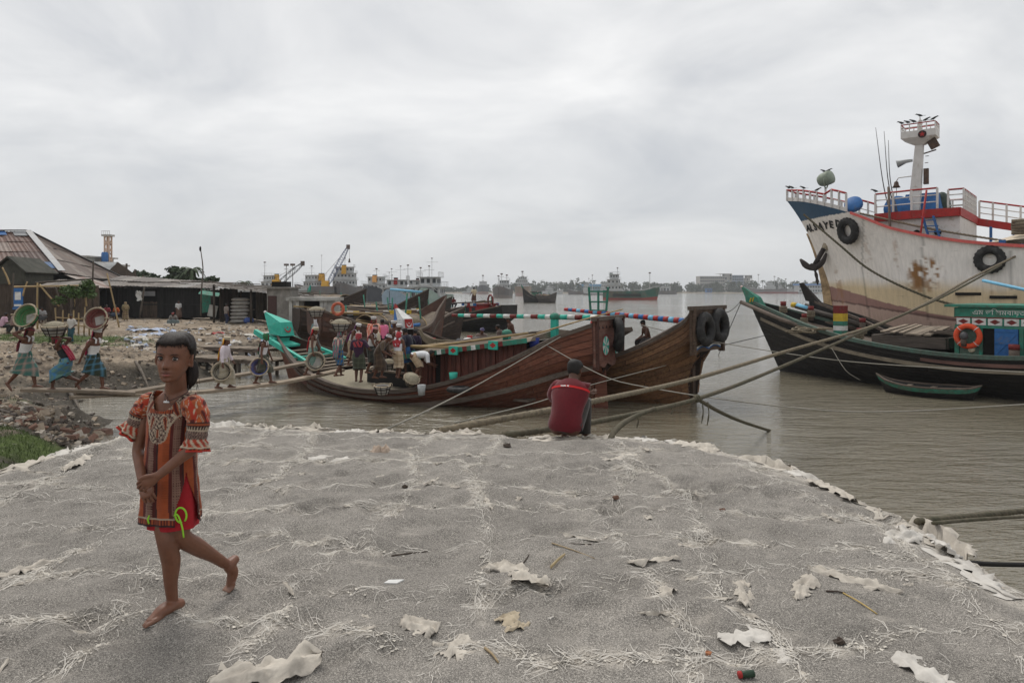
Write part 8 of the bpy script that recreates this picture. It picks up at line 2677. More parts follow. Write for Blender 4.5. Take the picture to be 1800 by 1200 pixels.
#  porters, boatmen, people on the bank
m_cane=WOOD('cane_basket',(.40,.33,.24),.6,(8,8,8),.85,.15,.5)
m_strap=M('basket_strap',(.035,.028,.024),.85,.3,10,.2)
def basket(label,c,axis,R_=.33,H_=.30,band=None,load=False,patch=True,group='porters\' baskets',inside=None):
 R_*=.86;H_*=.9
 M3=frame_rot(axis,(0,0,1)if abs(Vector(axis).normalized().z)<.9 else(0,1,0))
 root=thing('basket',label,'basket',c,0,group)
 prof=[(R_*.62,-H_),(R_*.74,-H_*.7),(R_*.86,-H_*.4),(R_*.97,-.03),(R_,0),(R_*.94,0),(R_*.82,-H_*.4),(R_*.70,-H_*.7),(R_*.58,-H_*.93)]
 shell=MB().lathe(prof,28,(0,0,0),M3).obj('shell',inside or m_cane,root,True)
 MB().torus((0,0,0),R_*.985,.022,M3,30,7).obj('rim',m_cane,root,True)
 for k,(rr,z)in enumerate(((.95,-.07),(.86,-H_*.42),(.76,-H_*.72))):
  MB().torus(M3@Vector((0,0,z)),R_*rr+.006,.010,M3,28,5).obj('hoop',m_strap if k else(band or m_strap),root,True)
  MB().torus(M3@Vector((0,0,z)),R_*rr-R_*.085,.010,M3,28,5).obj('inner_hoop',band or m_strap,root,True)
 for k in range(8):
  a=2*math.pi*k/8
  d=lambda r,z:M3@Vector((r*math.cos(a),r*math.sin(a),z))
  MB().tube([d(R_+.015,.015),d(R_*.87+.012,-H_*.4),d(R_*.62+.012,-H_-.012)],.011,5).obj('strap',m_strap,root,True)
 if patch and not load:
  MB().box(M3@Vector((0,0,-H_*.90)),(R_*.78,R_*.78,.012),M=M3@Matrix.Rotation(.3,3,'Z')).obj('patch',m_sack,root)
 if load:
  MB().lathe([(R_*.95,-.04),(R_*.90,.03),(R_*.6,.10),(R_*.25,.13),(.01,.14)],20,(0,0,0),M3).obj('sand_fill',m_cargo,root,True)
 for s in(-1,1):
  MB().torus(M3@Vector((s*R_*1.0,0,.02)),.055,.012,M3@Matrix.Rotation(R(90),3,'X'),12,5).obj('handle',m_cane,root,True)
 return root
S=srgb
WHITE=S(205,202,200);CREAM=S(196,184,160);TEAL=S(62,104,104);NAVY=S(34,34,48);RED=S(165,42,52);MAG=S(150,40,78)
KHAKI=S(164,146,120);BROWN=S(74,54,42);PURP=S(54,34,54);OLIVE=S(62,66,54);BLUE=S(44,96,140);PINK=S(214,116,150)
WALK=((.17,0),(-.20,.05))
WALK2=((-.20,.05),(.17,0))
def at(px,Y,z):
 return((px-900)/FPX*Y,Y,z)
q=g_low.at(38);x,y=q.x,q.y
pr,inf=person('porter in white vest with an empty green basket raised on his head',(x,y,q.z),4,1.62,(0,.52),8,6,((.14,0),(-.21,.04)),((.10,-.06,.98),(.04,-.05,.93)),(10,0),.014,0,('vest',WHITE),('lungi',S(74,112,104),S(150,130,120),1.25),('turban',S(120,50,56)),(S(110,44,52),.22),False,'porters on the bank')
basket('empty basket with green bands and white base patch, on the leftmost porter',Vector(inf['M']@inf['hc'])+Vector((-.05,-.12,.42)),(-.10,-1,.42),.36,.26,M('green_band',S(60,130,80),.7),inside=WOOD('green_woven_basket',(.14,.24,.11),.5,(6,6,6),.85,.1))
q=g_low.at(118)
pr,inf=person('porter bending left under a full basket, in dark vest and teal lungi',(q.x,q.y,q.z-.02),186,1.58,(0,.47),16,14,((.20,.0),(-.16,.10)),((.16,-.05,.86),(.14,-.05,.86)),(-15,0),.014,1,('vest',S(40,44,46)),('lungi',S(96,130,124),S(70,120,160),1.30),('turban',S(150,50,60)),(S(150,40,62),.30),False,'porters on the bank')
basket('full white lined basket with black straps, on the bending porter',Vector(inf['M']@inf['hc'])+Vector((-.02,0,.36)),(.0,-.06,1),.34,.27,load=True,inside=m_sack)
q=g_low.at(163)
pr,inf=person('porter walking right with an empty maroon basket on his head',(q.x,q.y,q.z),-4,1.64,(0,.52),5,5,((.13,0),(-.22,.06)),((.16,-.03,1.0),(-.12,.04,.47)),(5,0),.014,0,('vest',WHITE),('lungi',S(50,58,48),S(70,110,130),1.12),('pad',WHITE),(S(176,50,84),.24,'head',S(140,30,60)),False,'porters on the bank')
basket('empty basket with maroon bands and white base patch, right of the bending porter',Vector(inf['M']@inf['hc'])+Vector((.02,-.10,.40)),(.05,-1,.30),.34,.26,M('maroon_band',S(120,50,50),.7),inside=WOOD('maroon_woven_basket',(.22,.10,.085),.5,(6,6,6),.85,.1))
q=g_near.at(393)
pr,inf=person('woman in white blouse and orange scarf carrying a pale basket on the gangplank',(q.x,q.y,q.z+.01),2,1.60,(0,.52),4,4,((.10,0),(-.10,0)),((.10,.10,.50),(.06,.10,.46)),(6,0),.014,0,('longshirt',S(208,196,202)),('lungi',S(176,166,148),S(150,140,120),1.75),('pad',CREAM),(S(206,120,44),.26,'head',S(214,170,60)),False)
basket('pale empty basket held by the woman in the orange scarf',(q.x+.05,q.y-.28,q.z+.56),(.28,-1,.28),.33,.28,inside=WOOD('pale_woven_basket',(.46,.42,.34),.55,(6,6,6),.85,.1))
q=g_near.at(462)
pr,inf=person('porter with green head cloth carrying a blue red basket on the gangplank',(q.x,q.y,q.z+.01),2,1.64,(0,.52),4,4,((.14,0),(-.13,0)),((.10,.10,.48),(.04,.08,.46)),(4,0),.014,0,('vest',S(212,208,210)),('lungi',S(74,76,66),S(96,92,80),1.2),('hood',S(48,104,66)),(S(60,100,70),.22,'neck',S(120,50,60)),False)
basket('empty blue and red banded basket held by the porter in the green head cloth',(q.x-.02,q.y-.27,q.z+.58),(.25,-1,.30),.33,.28,M('blue_band',S(80,100,160),.7),inside=WOOD('blue_red_basket',(.20,.13,.17),.5,(6,6,6),.85,.1))
LAB='loading the red boat'
q=g_near.at(548)
pr,inf=person('porter in red scarf and white pad stepping onto the red boat with an empty basket',(q.x,q.y,q.z+.01),6,1.64,(0,.52),4,5,((.12,0),(-.12,0)),((.16,.06,.46),(.06,.08,.46)),(6,0),.014,0,('vest',S(204,192,176)),('lungi',S(132,160,150),S(110,140,130),1.3),('pad',CREAM),(S(176,42,46),.30,'head',S(160,36,44)),False)
basket('pale empty basket tilted to show its dark straps at the gangplank end',(q.x+.22,q.y-.34,q.z+.52),(.1,-1,.30),.36,.30,inside=WOOD('pale_woven_basket',(1,1,1)))
pr,inf=person('porter in white shirt with a full basket on his head at the bow',at(553,27.0,1.05),20,1.66,(0,.53),2,2,((.10,0),(-.10,0)),((.04,.08,.45),(.12,-.05,.98)),(0,0),.016,1,('shirt',S(206,204,208)),('lungi',S(58,54,52),S(80,74,70),1.15),None,(S(80,120,120),.34,'neck'),True)
basket('full white basket on the porter at the bow',Vector(inf['M']@inf['hc'])+Vector((0,0,.40)),(0,0,1),.36,.30,load=True,inside=m_sack)
pr,inf=person('porter in blue lungi walking away under a full basket, striped cloth on his back',at(595,22.9,.84),62,1.60,(0,.52),5,4,((.14,0),(-.15,.03)),((.06,.10,.48),(.10,.02,.98)),(4,0),.014,0,('shirt',S(96,128,124),'stripe'),('lungi',S(36,92,140),S(120,104,60),1.15),('turban',S(150,70,84)),(S(150,90,108),.40,'head',S(84,124,120)),False)
basket('full white basket with black straps, on the porter in the blue lungi',Vector(inf['M']@inf['hc'])+Vector((0,0,.36)),(0.05,-.05,1),.36,.29,load=True,inside=m_sack)
PE=[('man in purple scarf and white cap leaning over the hold',618,25.2,.98,-20,14,14,('vest',WHITE),('lungi',KHAKI,S(150,130,110),1.4),('pad',WHITE),(S(110,46,96),.30),0,((.10,.02,.55),(.2,0,.5)),1.62),('man in dark purple shirt and mottled turban, his back to the camera',630,21.9,.80,92,3,3,('shirt',PURP),('lungi',OLIVE,S(80,84,70),1.15),('turban',S(190,170,160)),(S(150,60,66),.10),1,((.05,.06,.47),(.12,.1,.62)),1.64),('man in white vest and dark lungi with pink head cloth',651,23.3,.92,-8,8,8,('vest',WHITE),('lungi',S(52,54,50),S(76,76,70),1.2),('turban',S(196,140,140)),(S(190,110,116),.12),0,((.20,.0,.55),(.22,0,.52)),1.64),('man in cream shirt half hidden among the porters',664,24.6,.95,200,3,3,('shirt',CREAM),('lungi',OLIVE,OLIVE,1.3),None,None,1,((.04,.02,.45),(.04,.02,.45)),1.6),('man in orange striped shirt and white pad facing the camera',657,26.8,1.05,-85,2,2,('longshirt',S(206,96,74),'stripe'),('lungi',S(150,120,100),S(130,100,90),1.6),('pad',WHITE),(S(206,86,100),.16),0,((.04,.02,.45),(.04,.02,.45)),1.68),('man in pink shirt beyond the striped shirt',673,27.6,1.0,120,3,3,('shirt',PINK),('lungi',NAVY,NAVY,1.4),None,None,1,((.04,.02,.45),(.06,.02,.47)),1.62),('bare chested man with white pad and red head band',695,26.0,.98,-110,4,4,None,('lungi',BROWN,S(100,76,60),1.2),('pad',WHITE),(S(140,60,56),.08),1,((.04,.02,.45),(.06,.02,.47)),1.64),('man in brown shirt crouching forward at the hatch with white cap',664,22.4,.86,-12,20,22,('shirt',S(92,78,66)),('lungi',S(70,56,46),S(90,74,60),1.4),('turban',S(190,186,190)),(S(150,84,60),.08,'neck'),0,((.30,-.02,.52),(.28,-.02,.50)),1.6),('man in white vest and straw coloured lungi, back to the camera by the cabin',699,22.6,.84,70,4,5,('vest',S(214,214,220)),('lungi',S(196,176,150),S(170,146,120),1.35),('turban',S(160,50,56)),(S(170,56,62),.14),0,((.12,.1,.72),(.05,.06,.46)),1.58),('man with white pad and red neck scarf behind the white vest',700,24.4,.95,-70,5,6,('vest',WHITE),('lungi',S(120,110,96),S(96,90,80),1.3),('pad',WHITE),(S(190,50,60),.12,'neck'),1,((.18,.02,.6),(.15,0,.55)),1.62),('man in navy shirt and blue lungi beside the cabin',721,23.4,.86,150,10,12,('longshirt',NAVY),('lungi',S(40,90,140),S(60,80,120),1.15),None,None,1,((.14,.02,.55),(.18,.02,.6)),1.66),('man in dark shirt turned from the camera beside the navy shirt',728,24.2,.9,80,6,6,('longshirt',S(44,34,52)),('lungi',S(60,60,70),S(60,60,70),1.3),None,None,2,((.1,.02,.5),(.1,.02,.5)),1.5),]
for(lab,px,Y,z,face,ln,bd,top,bot,hat,sca,sk,hands,hh)in PE:
 person(lab,at(px,Y,z),face,hh,(0,.52),ln,bd,((.06,0),(-.06,0)),hands,(4,0),.016,sk,top,bot,hat,sca,hat is None)
person('man in white shirt and khaki lungi bent double filling a basket by the cabin',at(735,22.4,.84),20,1.62,(-.10,.47),72,20,((.06,0),(-.10,0)),((.34,-.02,.28),(.30,-.02,.26)),(-20,0),.016,0,('shirt',S(210,210,212)),('lungi',S(178,156,130),S(160,136,112),1.05),None,None,True)
basket('pale basket standing tilted at the bent man\'s feet',at(724,21.7,.95),(.35,-.5,.75),.30,.26,load=True)
basket('pale strapped basket standing on the gunwale side of the sand load',at(672,21.15,.80),(0,-.1,1),.30,.30,load=False,inside=m_sack)
basket('full basket among the porters at the hatch',at(683,23.6,1.25),(0,0,1),.32,.28,load=True,inside=m_sack)
person('bare chested young man standing on the brown boat',at(902,26.6,1.15),205,1.62,(0,.52),10,8,((.06,0),(-.06,0)),((.14,.02,.5),(.12,.02,.48)),(20,0),.016,1,None,('lungi',BROWN,BROWN,1.3),None,None,True)
person('person seated low beside the bare chested man',at(884,26.9,1.25),160,1.55,(0,.30),10,12,((.16,.02),(.14,.02)),((.2,0,.4),(.2,0,.4)),(0,0),.018,1,('shirt',S(90,76,70)),('trousers',BROWN),None,None,True,sit=True)
person('man in plaid cap seated behind the canvas bundle',at(843,26.6,1.15),-60,1.55,(0,.30),10,12,((.16,.02),(.14,.02)),((.2,0,.4),(.2,0,.4)),(10,0),.018,1,('shirt',S(110,96,90)),('trousers',BROWN),('turban',S(96,90,130)),None,False,sit=True)
person('bare chested man in dark cap seated at the tiller of the brown boat',at(1140,24.9,1.40),195,1.62,(0,.34),8,14,((.2,.0),(.18,.02)),((.26,-.02,.38),(.2,.02,.36)),(8,0),.016,1,None,('trousers',S(40,36,36)),('cap',S(28,26,28)),None,True,sit=True)
person('man in cream shirt standing on the red box of the black boat',at(833.5,63.6,2.42),120,1.66,(0,.53),2,2,((.04,0),(-.04,0)),((.04,.12,.55),(.04,.02,.46)),(0,0),.03,1,('shirt',S(190,178,150)),('lungi',S(90,70,60),S(90,70,60),1.3),None,None,True)
person('small figure sitting on the far boats beside the pointed bow',at(796,66,2.0),-60,1.5,(0,.30),10,12,((.16,.02),(.14,.02)),((.2,0,.4),(.2,0,.4)),(0,0),.035,1,('shirt',S(110,50,50)),('trousers',NAVY),None,None,True,sit=True)
def on(px,Y):
 x=(px-900)/FPX*Y
 return(x,Y,bh(x,Y))
person('man in khaki shirt standing by the concrete hut, left of a pair',on(487,43),-60,1.68,(0,.53),2,2,((.03,0),(-.03,0)),((.10,-.03,.62),(.10,-.03,.6)),(0,0),.024,1,('shirt',S(128,110,70)),('trousers',NAVY),None,None,True)
person('dark shirted man standing right of the khaki shirt by the hut',on(495,43.4),-120,1.68,(0,.53),2,2,((.03,0),(-.03,0)),((.04,0,.45),(.04,0,.45)),(0,0),.024,1,('shirt',S(70,62,56)),('trousers',NAVY),None,None,True)
person('person in light blue shirt walking on the mud behind the prow',on(522,41),10,1.5,(0,.50),12,10,WALK,((.1,0,.5),(.1,0,.5)),(10,0),.024,1,('shirt',S(92,130,176)),('trousers',S(70,90,140)),None,None,True)
person('boy in white shirt watching from behind the bending porter',on(126,32),-95,1.35,(0,.53),2,2,((.03,0),(-.03,0)),((.08,0,.55),(.04,0,.5)),(0,0),.02,1,('shirt',S(196,190,184)),('trousers',S(50,80,90)),None,None,True)
person('person in pink shirt seated with back turned at the far left',on(4,37),60,1.6,(0,.30),8,10,((.18,.02),(.16,.02)),((.2,0,.4),(.2,0,.4)),(0,0),.022,1,('shirt',S(186,150,166)),('trousers',S(60,60,60)),None,None,True,sit=True)
person('dark haired person seated beside the pink shirt',on(24,36.5),80,1.6,(0,.34),8,10,((.18,.02),(.16,.02)),((.2,0,.4),(.2,0,.4)),(0,0),.022,1,('shirt',S(120,96,90)),('trousers',S(60,60,60)),None,None,True,sit=True)
person('man in white shirt sitting under the warehouse eave, left of two',on(66,49),-60,1.6,(0,.32),8,10,((.18,.02),(.16,.02)),((.2,0,.4),(.2,0,.4)),(0,0),.028,1,('shirt',S(190,186,180)),('lungi',S(70,80,100),S(70,80,100),1.4),None,None,True,sit=True)
person('man in grey shirt sitting under the warehouse eave, right of two',on(78,48.6),-100,1.6,(0,.32),8,10,((.18,.02),(.16,.02)),((.2,0,.4),(.2,0,.4)),(0,0),.028,1,('shirt',S(150,150,150)),('lungi',S(60,60,60),S(60,60,60),1.4),None,None,True,sit=True)
person('person in crimson shirt sitting in the tea stall',on(189,55.6),-80,1.6,(0,.32),8,10,((.18,.02),(.16,.02)),((.2,0,.4),(.2,0,.4)),(0,0),.028,1,('shirt',S(146,60,70)),('lungi',S(70,60,60),S(70,60,60),1.4),None,None,True,sit=True)
person('person in orange cloth sitting in the tea stall',on(206,55.8),-100,1.6,(0,.32),8,10,((.18,.02),(.16,.02)),((.2,0,.4),(.2,0,.4)),(0,0),.028,1,('shirt',S(190,96,50)),('lungi',S(60,70,90),S(60,70,90),1.4),None,None,True,sit=True)
person('woman in patterned cream dress standing by the red poster',on(221,55.0),140,1.62,(0,.53),4,3,((.03,0),(-.03,0)),((.1,0,.55),(.06,0,.5)),(0,0),.026,0,('longshirt',S(150,136,100),'check'),('lungi',S(140,126,96),S(110,90,80),1.8),None,(S(150,130,100),.2,'head'),True)
person('person in red head cloth squatting on the bare ground before the sheds',on(305,49),-70,1.6,(0,.20),18,20,((.10,0),(.09,0)),((.24,-.02,.3),(.24,-.02,.3)),(10,0),.024,1,('shirt',S(130,126,122)),('lungi',S(110,120,120),S(90,100,100),1.5),('turban',S(150,60,60)),None,False,sit=True)
person('man in grey shirt and dark trousers standing alone in the open yard',on(397.5,52.5),60,1.68,(0,.53),1,1,((.03,0),(-.03,0)),((.04,.02,.47),(.04,.02,.46)),(0,0),.026,1,('shirt',S(128,118,112)),('trousers',S(40,46,70)),None,None,True)
person('man in white shirt leaning at the green tarpaulin doorway',on(313.5,58.6),-40,1.68,(0,.53),1,2,((.03,0),(-.03,0)),((.04,.02,.47),(.04,.02,.46)),(0,0),.026,1,('shirt',S(200,200,200)),('lungi',S(100,80,70),S(100,80,70),1.6),None,None,True)
#      the squatting man at the edge of the sand heap
def squatting_man():
 x,y=(999-900)/FPX*7.5,7.5
 z=sh(x,y)
 h=1.66
 pr,inf=person('man in dark red shirt squatting on the heap edge with his back to us',(x,y,z),66,h,(-.06,.15),20,12,((.13,0,.075),(.11,0,.08)),((.26,-.05,.33),(.25,-.05,.31)),(2,-14),.009,1,('longshirt',S(92,24,31)),('trousers',S(52,48,45)),None,None,True,sit=.12,elbow=(.3,.7,-.6))
 for(z0,z1,a0,a1,mt,nm,ex)in((.228,.243,182,358,M('bright_red_band',S(190,34,36),.8,.1,20,.2),'red_stripe',.0265),(.231,.240,264,290,m_white,'white_label',.0290)):
  MB().grid([[inf['tor'](zz,R(lerp(a0,a1,k/16)),ex+.002*math.sin(k))for k in range(17)]for zz in(z0,(z0+z1)/2,z1)]).obj(nm,mt,pr,True)
 Mx=inf['M']
 ch=[o for o in pr.children if o.name.startswith('shirt')][0]
 ch.data.materials[0]=VC('jersey_cloth',.8,1.0,26,.2,.15)
 return pr
sq=squatting_man()
#  ropes
def rope(label,pts,r,mat,name='rope',cat='rope',n=46,lobes=3,group=None):
 P=spline(pts,n)
 mb=MB()
 if lobes:
  L=sum((b-a).length for a,b in zip(P,P[1:]))
  nn=min(700,max(n,int(L/(r*.55))))
  P=spline(pts,nn)
  mb.tube(P,r,9,lobes=lobes,twist=1.1/r*.55,amp=.42)
 else:
  mb.tube(P,r,5)
 return tag(mb.obj(name,mat,smooth=True),label,cat,group)
rope('thickest mooring rope, from the ship rail down past the squatting man to the heap',[W(1840,424,31.5),W(1725,480,28),W(1580,556,23),W(1360,624,17.2),W(1215,667,13.8),W(1040,706,10.4),W(960,722,9.2),W(830,746,8.05),W(775,757,7.72)],.040,m_rope)
rope('second mooring rope with weedy knot, sagging below the thickest one',[W(1760,466,29),W(1660,520,25.5),W(1500,590,20.5),W(1320,667,15.2),W(1225,701,12.9),W(1140,722,11.1),W(1026,745,9.1),W(940,758,8.15),W(885,765,7.7)],.036,m_ropewet)
rope('dark rope running from the weedy knot down into the water',[W(1222,699,12.8),W(1262,722,14.2),W(1305,741,16.4),W(1362,753,18.7)-Vector((0,0,.1))],.034,m_ropewet)
rope('short slack rope from the knot back to the heap edge',[W(1150,718,11.3),W(1112,734,9.6),W(1080,758,7.6),W(1068,770,7.25)-Vector((0,0,.08))],.030,m_ropewet)
kn_=thing('rope_knot','dark weedy knot where the two slack ropes join','knot',W(1224,700,12.85))
for k in range(3):
 MB().torus((.02*k,.01*k,0),.055,.03,frame_rot((1,.4*k-.4,.5)),14,7).obj('turn',m_ropewet,kn_,True)
for px,py0,py1 in((1234,704,744),(1244,706,748),(1120,728,752),(1180,716,728)):
 MB().tube(spline([W(px,py0,12.9),W(px+2,(py0+py1)/2,12.9),W(px-1,py1,12.9)],8),[.012,.010,.014,.009,.013,.018,.012,.006],5).obj('hanging_weed',m_ropewet,kn_,True,True)
for lab,pts,r,mt in(('thin line from the red boat rail sagging right to the frame edge',[W(956,604,21.4),W(1066,663,17.6),W(1140,681,16.2),W(1320,708,14),W(1517,724,13),W(1850,708,12.2)],.014,m_ropeg),('thin pale line from the brown boat across the black hull',[W(1127,571,24.4),W(1218,593,22.6),W(1349,616,20.6),W(1511,637,18.6),W(1850,657,15.5)],.014,m_ropeg),('anchor line hanging from the black bow into the river',[W(1304,528,32.9),W(1285,572,35.5),W(1263,624,39.6)],.018,m_dark),('dark line from the far stern tyre to the black bow',[W(1268,551,23.6),W(1286,545,28),W(1303,529,32.8)],.014,m_dark),('dark line from the brown stern foot to the black hull',[W(1262,609,23.2),W(1300,600,26),W(1352,588,30.3)],.014,m_dark),('tan line from the red boat down to the heap left of the squatting man',[W(985,592,20.9),W(854,668,14.2),W(754,720,9.9),W(682,753,8.0)],.013,m_ropeg),('thin dark line from the brown hull passing behind the squatting man',[W(1171,642,22.0),W(1029,679,14.8),W(940,708,11.3),W(800,743,8.2)],.010,m_ropeg),('dark chain like rope slung along the ship side',[W(1413,377,37.6),W(1475,430,35.6),W(1532,476,34.2),W(1630,522,32.2),W(1715,545,30.5)],.05,m_ropewet),('tan rope from the ship bow bulwark along the sheer',[W(1512,375,35.2),W(1640,403,32.6),W(1795,428,30.6)],.045,m_rope),('thin painter from the black boat to the skiff',[W(1462,612,26.5),W(1488,652,25.6),W(1512,668,25.4)],.012,m_ropeg),('dark hawser leaving the heap over the water at right',[W(1612,916,4.72),W(1690,909,5.2),W(1850,892,6.4)],.022,m_ropewet),('second dark hawser close below it',[W(1640,919,4.6),W(1720,912,5.1),W(1850,905,6.0)],.014,m_ropewet),('black hose poking out of the heap edge at lower right',[W(1700,988,4.02),W(1740,991,4.15),W(1860,993,4.6)],.015,m_dark)):
 rope(lab,pts,r,mt,n=30,lobes=0 if r<.02 else 3)
tag(MB().tube([W(1728,493,24),W(1870,524,21)],.055,8).obj('boat_pole',M('sky_blue_paint',(1,1,1)),smooth=True),'bright blue pole slanting over the green deckhouse','pole')
#      gear on the boats
def bucket(name,label,c,r,h_,mat,cat):
 o=MB().lathe([(r*.8,0),(r,h_),(r*.93,h_),(r*.72,.03)],16,c).obj(name,mat,smooth=True)
 return tag(o,label,cat)
bucket('bucket','turquoise bucket standing by the cabin door opening',W(797,671,21.9),.14,.30,m_turq,'bucket')
bucket('bucket','grey metal bucket by the corner of the hatch coaming',W(741,694,21.3),.13,.32,M('pale_grey_metal',(.35,.36,.36)),'bucket')
bucket('barrel','blue plastic barrel under the green post head',W(939,612,21.4),.17,.34,M('deep_blue_plastic',srgb(36,52,130),.5,.1),'barrel')
dt=tyre('tyre','worn tyre lying flat on the red boat deck beside the bucket',W(806,684,21.15),Matrix.Identity(3),.26,.10)
tb_=thing('canvas_bundle','crumpled black and white striped canvas bundle on the brown boat','bundle',W(828,612,24.5))
for k in range(9):
 a=k*.7
 MB().ball((.5*math.cos(a)*(.4+.06*k),.3*math.sin(a),.12+.03*(k%4)),(.42,.16,.16),10,7,M=Matrix.Rotation(a*.6,3,'Z')@Matrix.Rotation(.4*math.sin(a*3),3,'Y')).obj('fold',(m_white,m_sack,M('dark_grey_canvas',(.06,.06,.065),.8))[k%3],tb_,True)
cr_=thing('rope_coil','long hank of old rope draped from the bow posts of the brown boat','rope',W(770,588,28.6))
for k in range(9):
 MB().tube(spline([(-.75,0,.25-.02*k),(-.55,-.05,-.05-.03*k),(0,-.1,-.22-.035*k+.05*math.sin(k)),(.6,-.05,-.25-.03*k),(1.15,0,-.30+.02*k)],14),.035,6).obj('strand',m_rope,cr_,True)
cr2=thing('rope_coil','tangled ropes heaped on the fore deck of the black boat','rope',W(1420,585,28.4))
rr_=random.Random(9)
for k in range(10):
 MB().torus((rr_.uniform(-.5,.7),rr_.uniform(-.4,.4),.05+.035*k*.5),rr_.uniform(.18,.4),.03,Matrix.Rotation(rr_.uniform(-.25,.25),3,'X'),18,6).obj('loop',m_rope,cr2,True)
hb_=thing('headlamp','grey lamp bracket in front of the orange lifebuoy','lamp',KM_@Vector((black_h.XK[0]+7.75,-2.05,1.75)))
MB().tube([(0,0,0),(0,0,.3)],.09,8).obj('bracket',m_iron,hb_,True)
MB().ball((0,-.02,.38),(.13,.13,.15),10,7).obj('lamp_body',M('dark_grey_metal',(.08,.08,.085),.5),hb_,True)
MB().ball((.28,0,-.1),(.12,.10,.12),10,7).obj('float',M('cream_float',srgb(206,196,170),.6),hb_,True)
#      crows
def crow(label,c,az,s=.42):
 t=thing('crow',label,'bird',c,az,'crows perched on the ship')
 t.scale=(s,s,s)
 mb=MB()
 mb.loft([[Vector((x,w*math.cos(a),z+w*.9*math.sin(a)))for a in np.linspace(0,6.283,9)[:-1]]for x,w,z in((-.30,.05,.16),(-.15,.13,.20),(.05,.17,.27),(.22,.13,.36),(.33,.09,.43),(.42,.09,.47),(.50,.05,.46))])
 mb.obj('body',M('crow_black',(.012,.012,.014),.5),t,True)
 MB().loft([[Vector((x,y*w,.17-.02*i))for y in(-1,1)]+[Vector((x,y*w,.15-.02*i))for y in(1,-1)]for i,(x,w)in enumerate(((-.22,.06),(-.45,.07),(-.66,.08)))]).obj('tail',M('crow_black',(0,0,0)),t)
 MB().lathe([(.03,0),(.001,.13)],6,(.5,0,.45),Matrix.Rotation(R(95),3,'Y')).obj('beak',M('crow_black',(0,0,0)),t)
 for y in(-.06,.06):MB().tube([(.02,y,.18),(.04,y,0)],.014,4).obj('leg',M('crow_black',(0,0,0)),t)
CROWS=['crow at the left corner of the mast top rail','second crow from the left on the mast top rail','third crow from the left on the mast top rail','fourth crow from the left on the mast top rail','crow at the right end of the mast top rail','crow on the very top of the mast light','crow on the searchlight facing left','crow on the searchlight facing right','crow at the very tip of the bow rail','second crow from the tip of the bow rail','crow half way along the bow rail','crow on the bow rail nearest the blue roller','crow on the forecastle rail by the blue winch']
nest_c=Vector((4.54,-.4,11.25))
for(p,az)in([(nest_c+Vector((dx,-.53,1.06)),a)for dx,a in((-.74,2.9),(-.45,2.8),(-.18,3.1),(.34,.2),(.68,.1))]+[(nest_c+Vector((0,0,1.43)),2.9),(Vector((-.38,.3,10.46)),2.9),(Vector((-.2,.4,10.48)),.3)]+[(SHIP_P(t,1,-1,-.04)+Vector((0,0,.68)),a)for t,a in((.004,2.8),(.014,2.9),(.045,2.9),(.075,.3))]+[(Vector((2.9,-2.35,fz_)),3.0)for fz_ in(8.72,)]):
 crow(CROWS.pop(0),SHIP_M@p,az+ship.rotation_euler.z)
#  litter on the sand
m_cloth=M('torn_white_cloth',(.52,.475,.41),.95,.2,14,.6,dirt=(.31,.275,.235),dirt_amt=.45,bdist=.004)
m_clothw=M('pale_plastic_sheet',(.56,.53,.485),.75,.12,10,.5,dirt=(.33,.30,.26),dirt_amt=.4,bdist=.003)
m_fib=M('loose_fibre',(.60,.565,.51),.9,.12,20,0)
def S_(px,py):
 z=SAND_Z
 for _ in range(5):
  p=Wz(px,py,z);z=sh(p.x,p.y)
 return Wz(px,py,z)
def scrap_mesh(seed,l,w,crump,nx=12,ny=8):
 rr=random.Random(seed)
 rows=[]
 ph=rr.uniform(0,50)
 for i in range(nx+1):
  u=i/nx*2-1
  half=w/2*(max(.06,1-abs(u)**7))*(.85+.6*fbm(u*2.6,ph,1))+w*.05
  off=w*.35*fbm(u*1.3,ph+9,2)
  row=[]
  for j in range(ny+1):
   v=j/ny*2-1
   jag=1+.22*rr.uniform(-1,1)*(abs(v)>.9)
   x=u*l/2*(1+.12*fbm(v*1.7,ph+3,4))+.02*l*rr.uniform(-1,1)*(abs(u)>.9)
   y=off+v*half*jag
   z=crump*(.10+.75*fbm(x*7/max(.1,l)*.6,y*7/max(.1,w)*.5,ph)+.45*abs(fbm(x*20,y*20,ph+4))-.30*max(abs(u)**3,abs(v)**3))
   row.append(Vector((x,y,z)))
  rows.append(row)
 mb=MB();mb.grid(rows)
 return mb.mesh('cloth_scrap')
def lay(o,p,rz,tilt=True):
 o.location=p
 e=.12
 nx_=Vector((2*e,0,sh(p[0]+e,p[1])-sh(p[0]-e,p[1])));ny_=Vector((0,2*e,sh(p[0],p[1]+e)-sh(p[0],p[1]-e)))
 n=nx_.cross(ny_).normalized()
 o.rotation_mode='QUATERNION'
 o.rotation_quaternion=n.to_track_quat('Z','Y')@Matrix.Rotation(rz,3,'Z').to_quaternion()
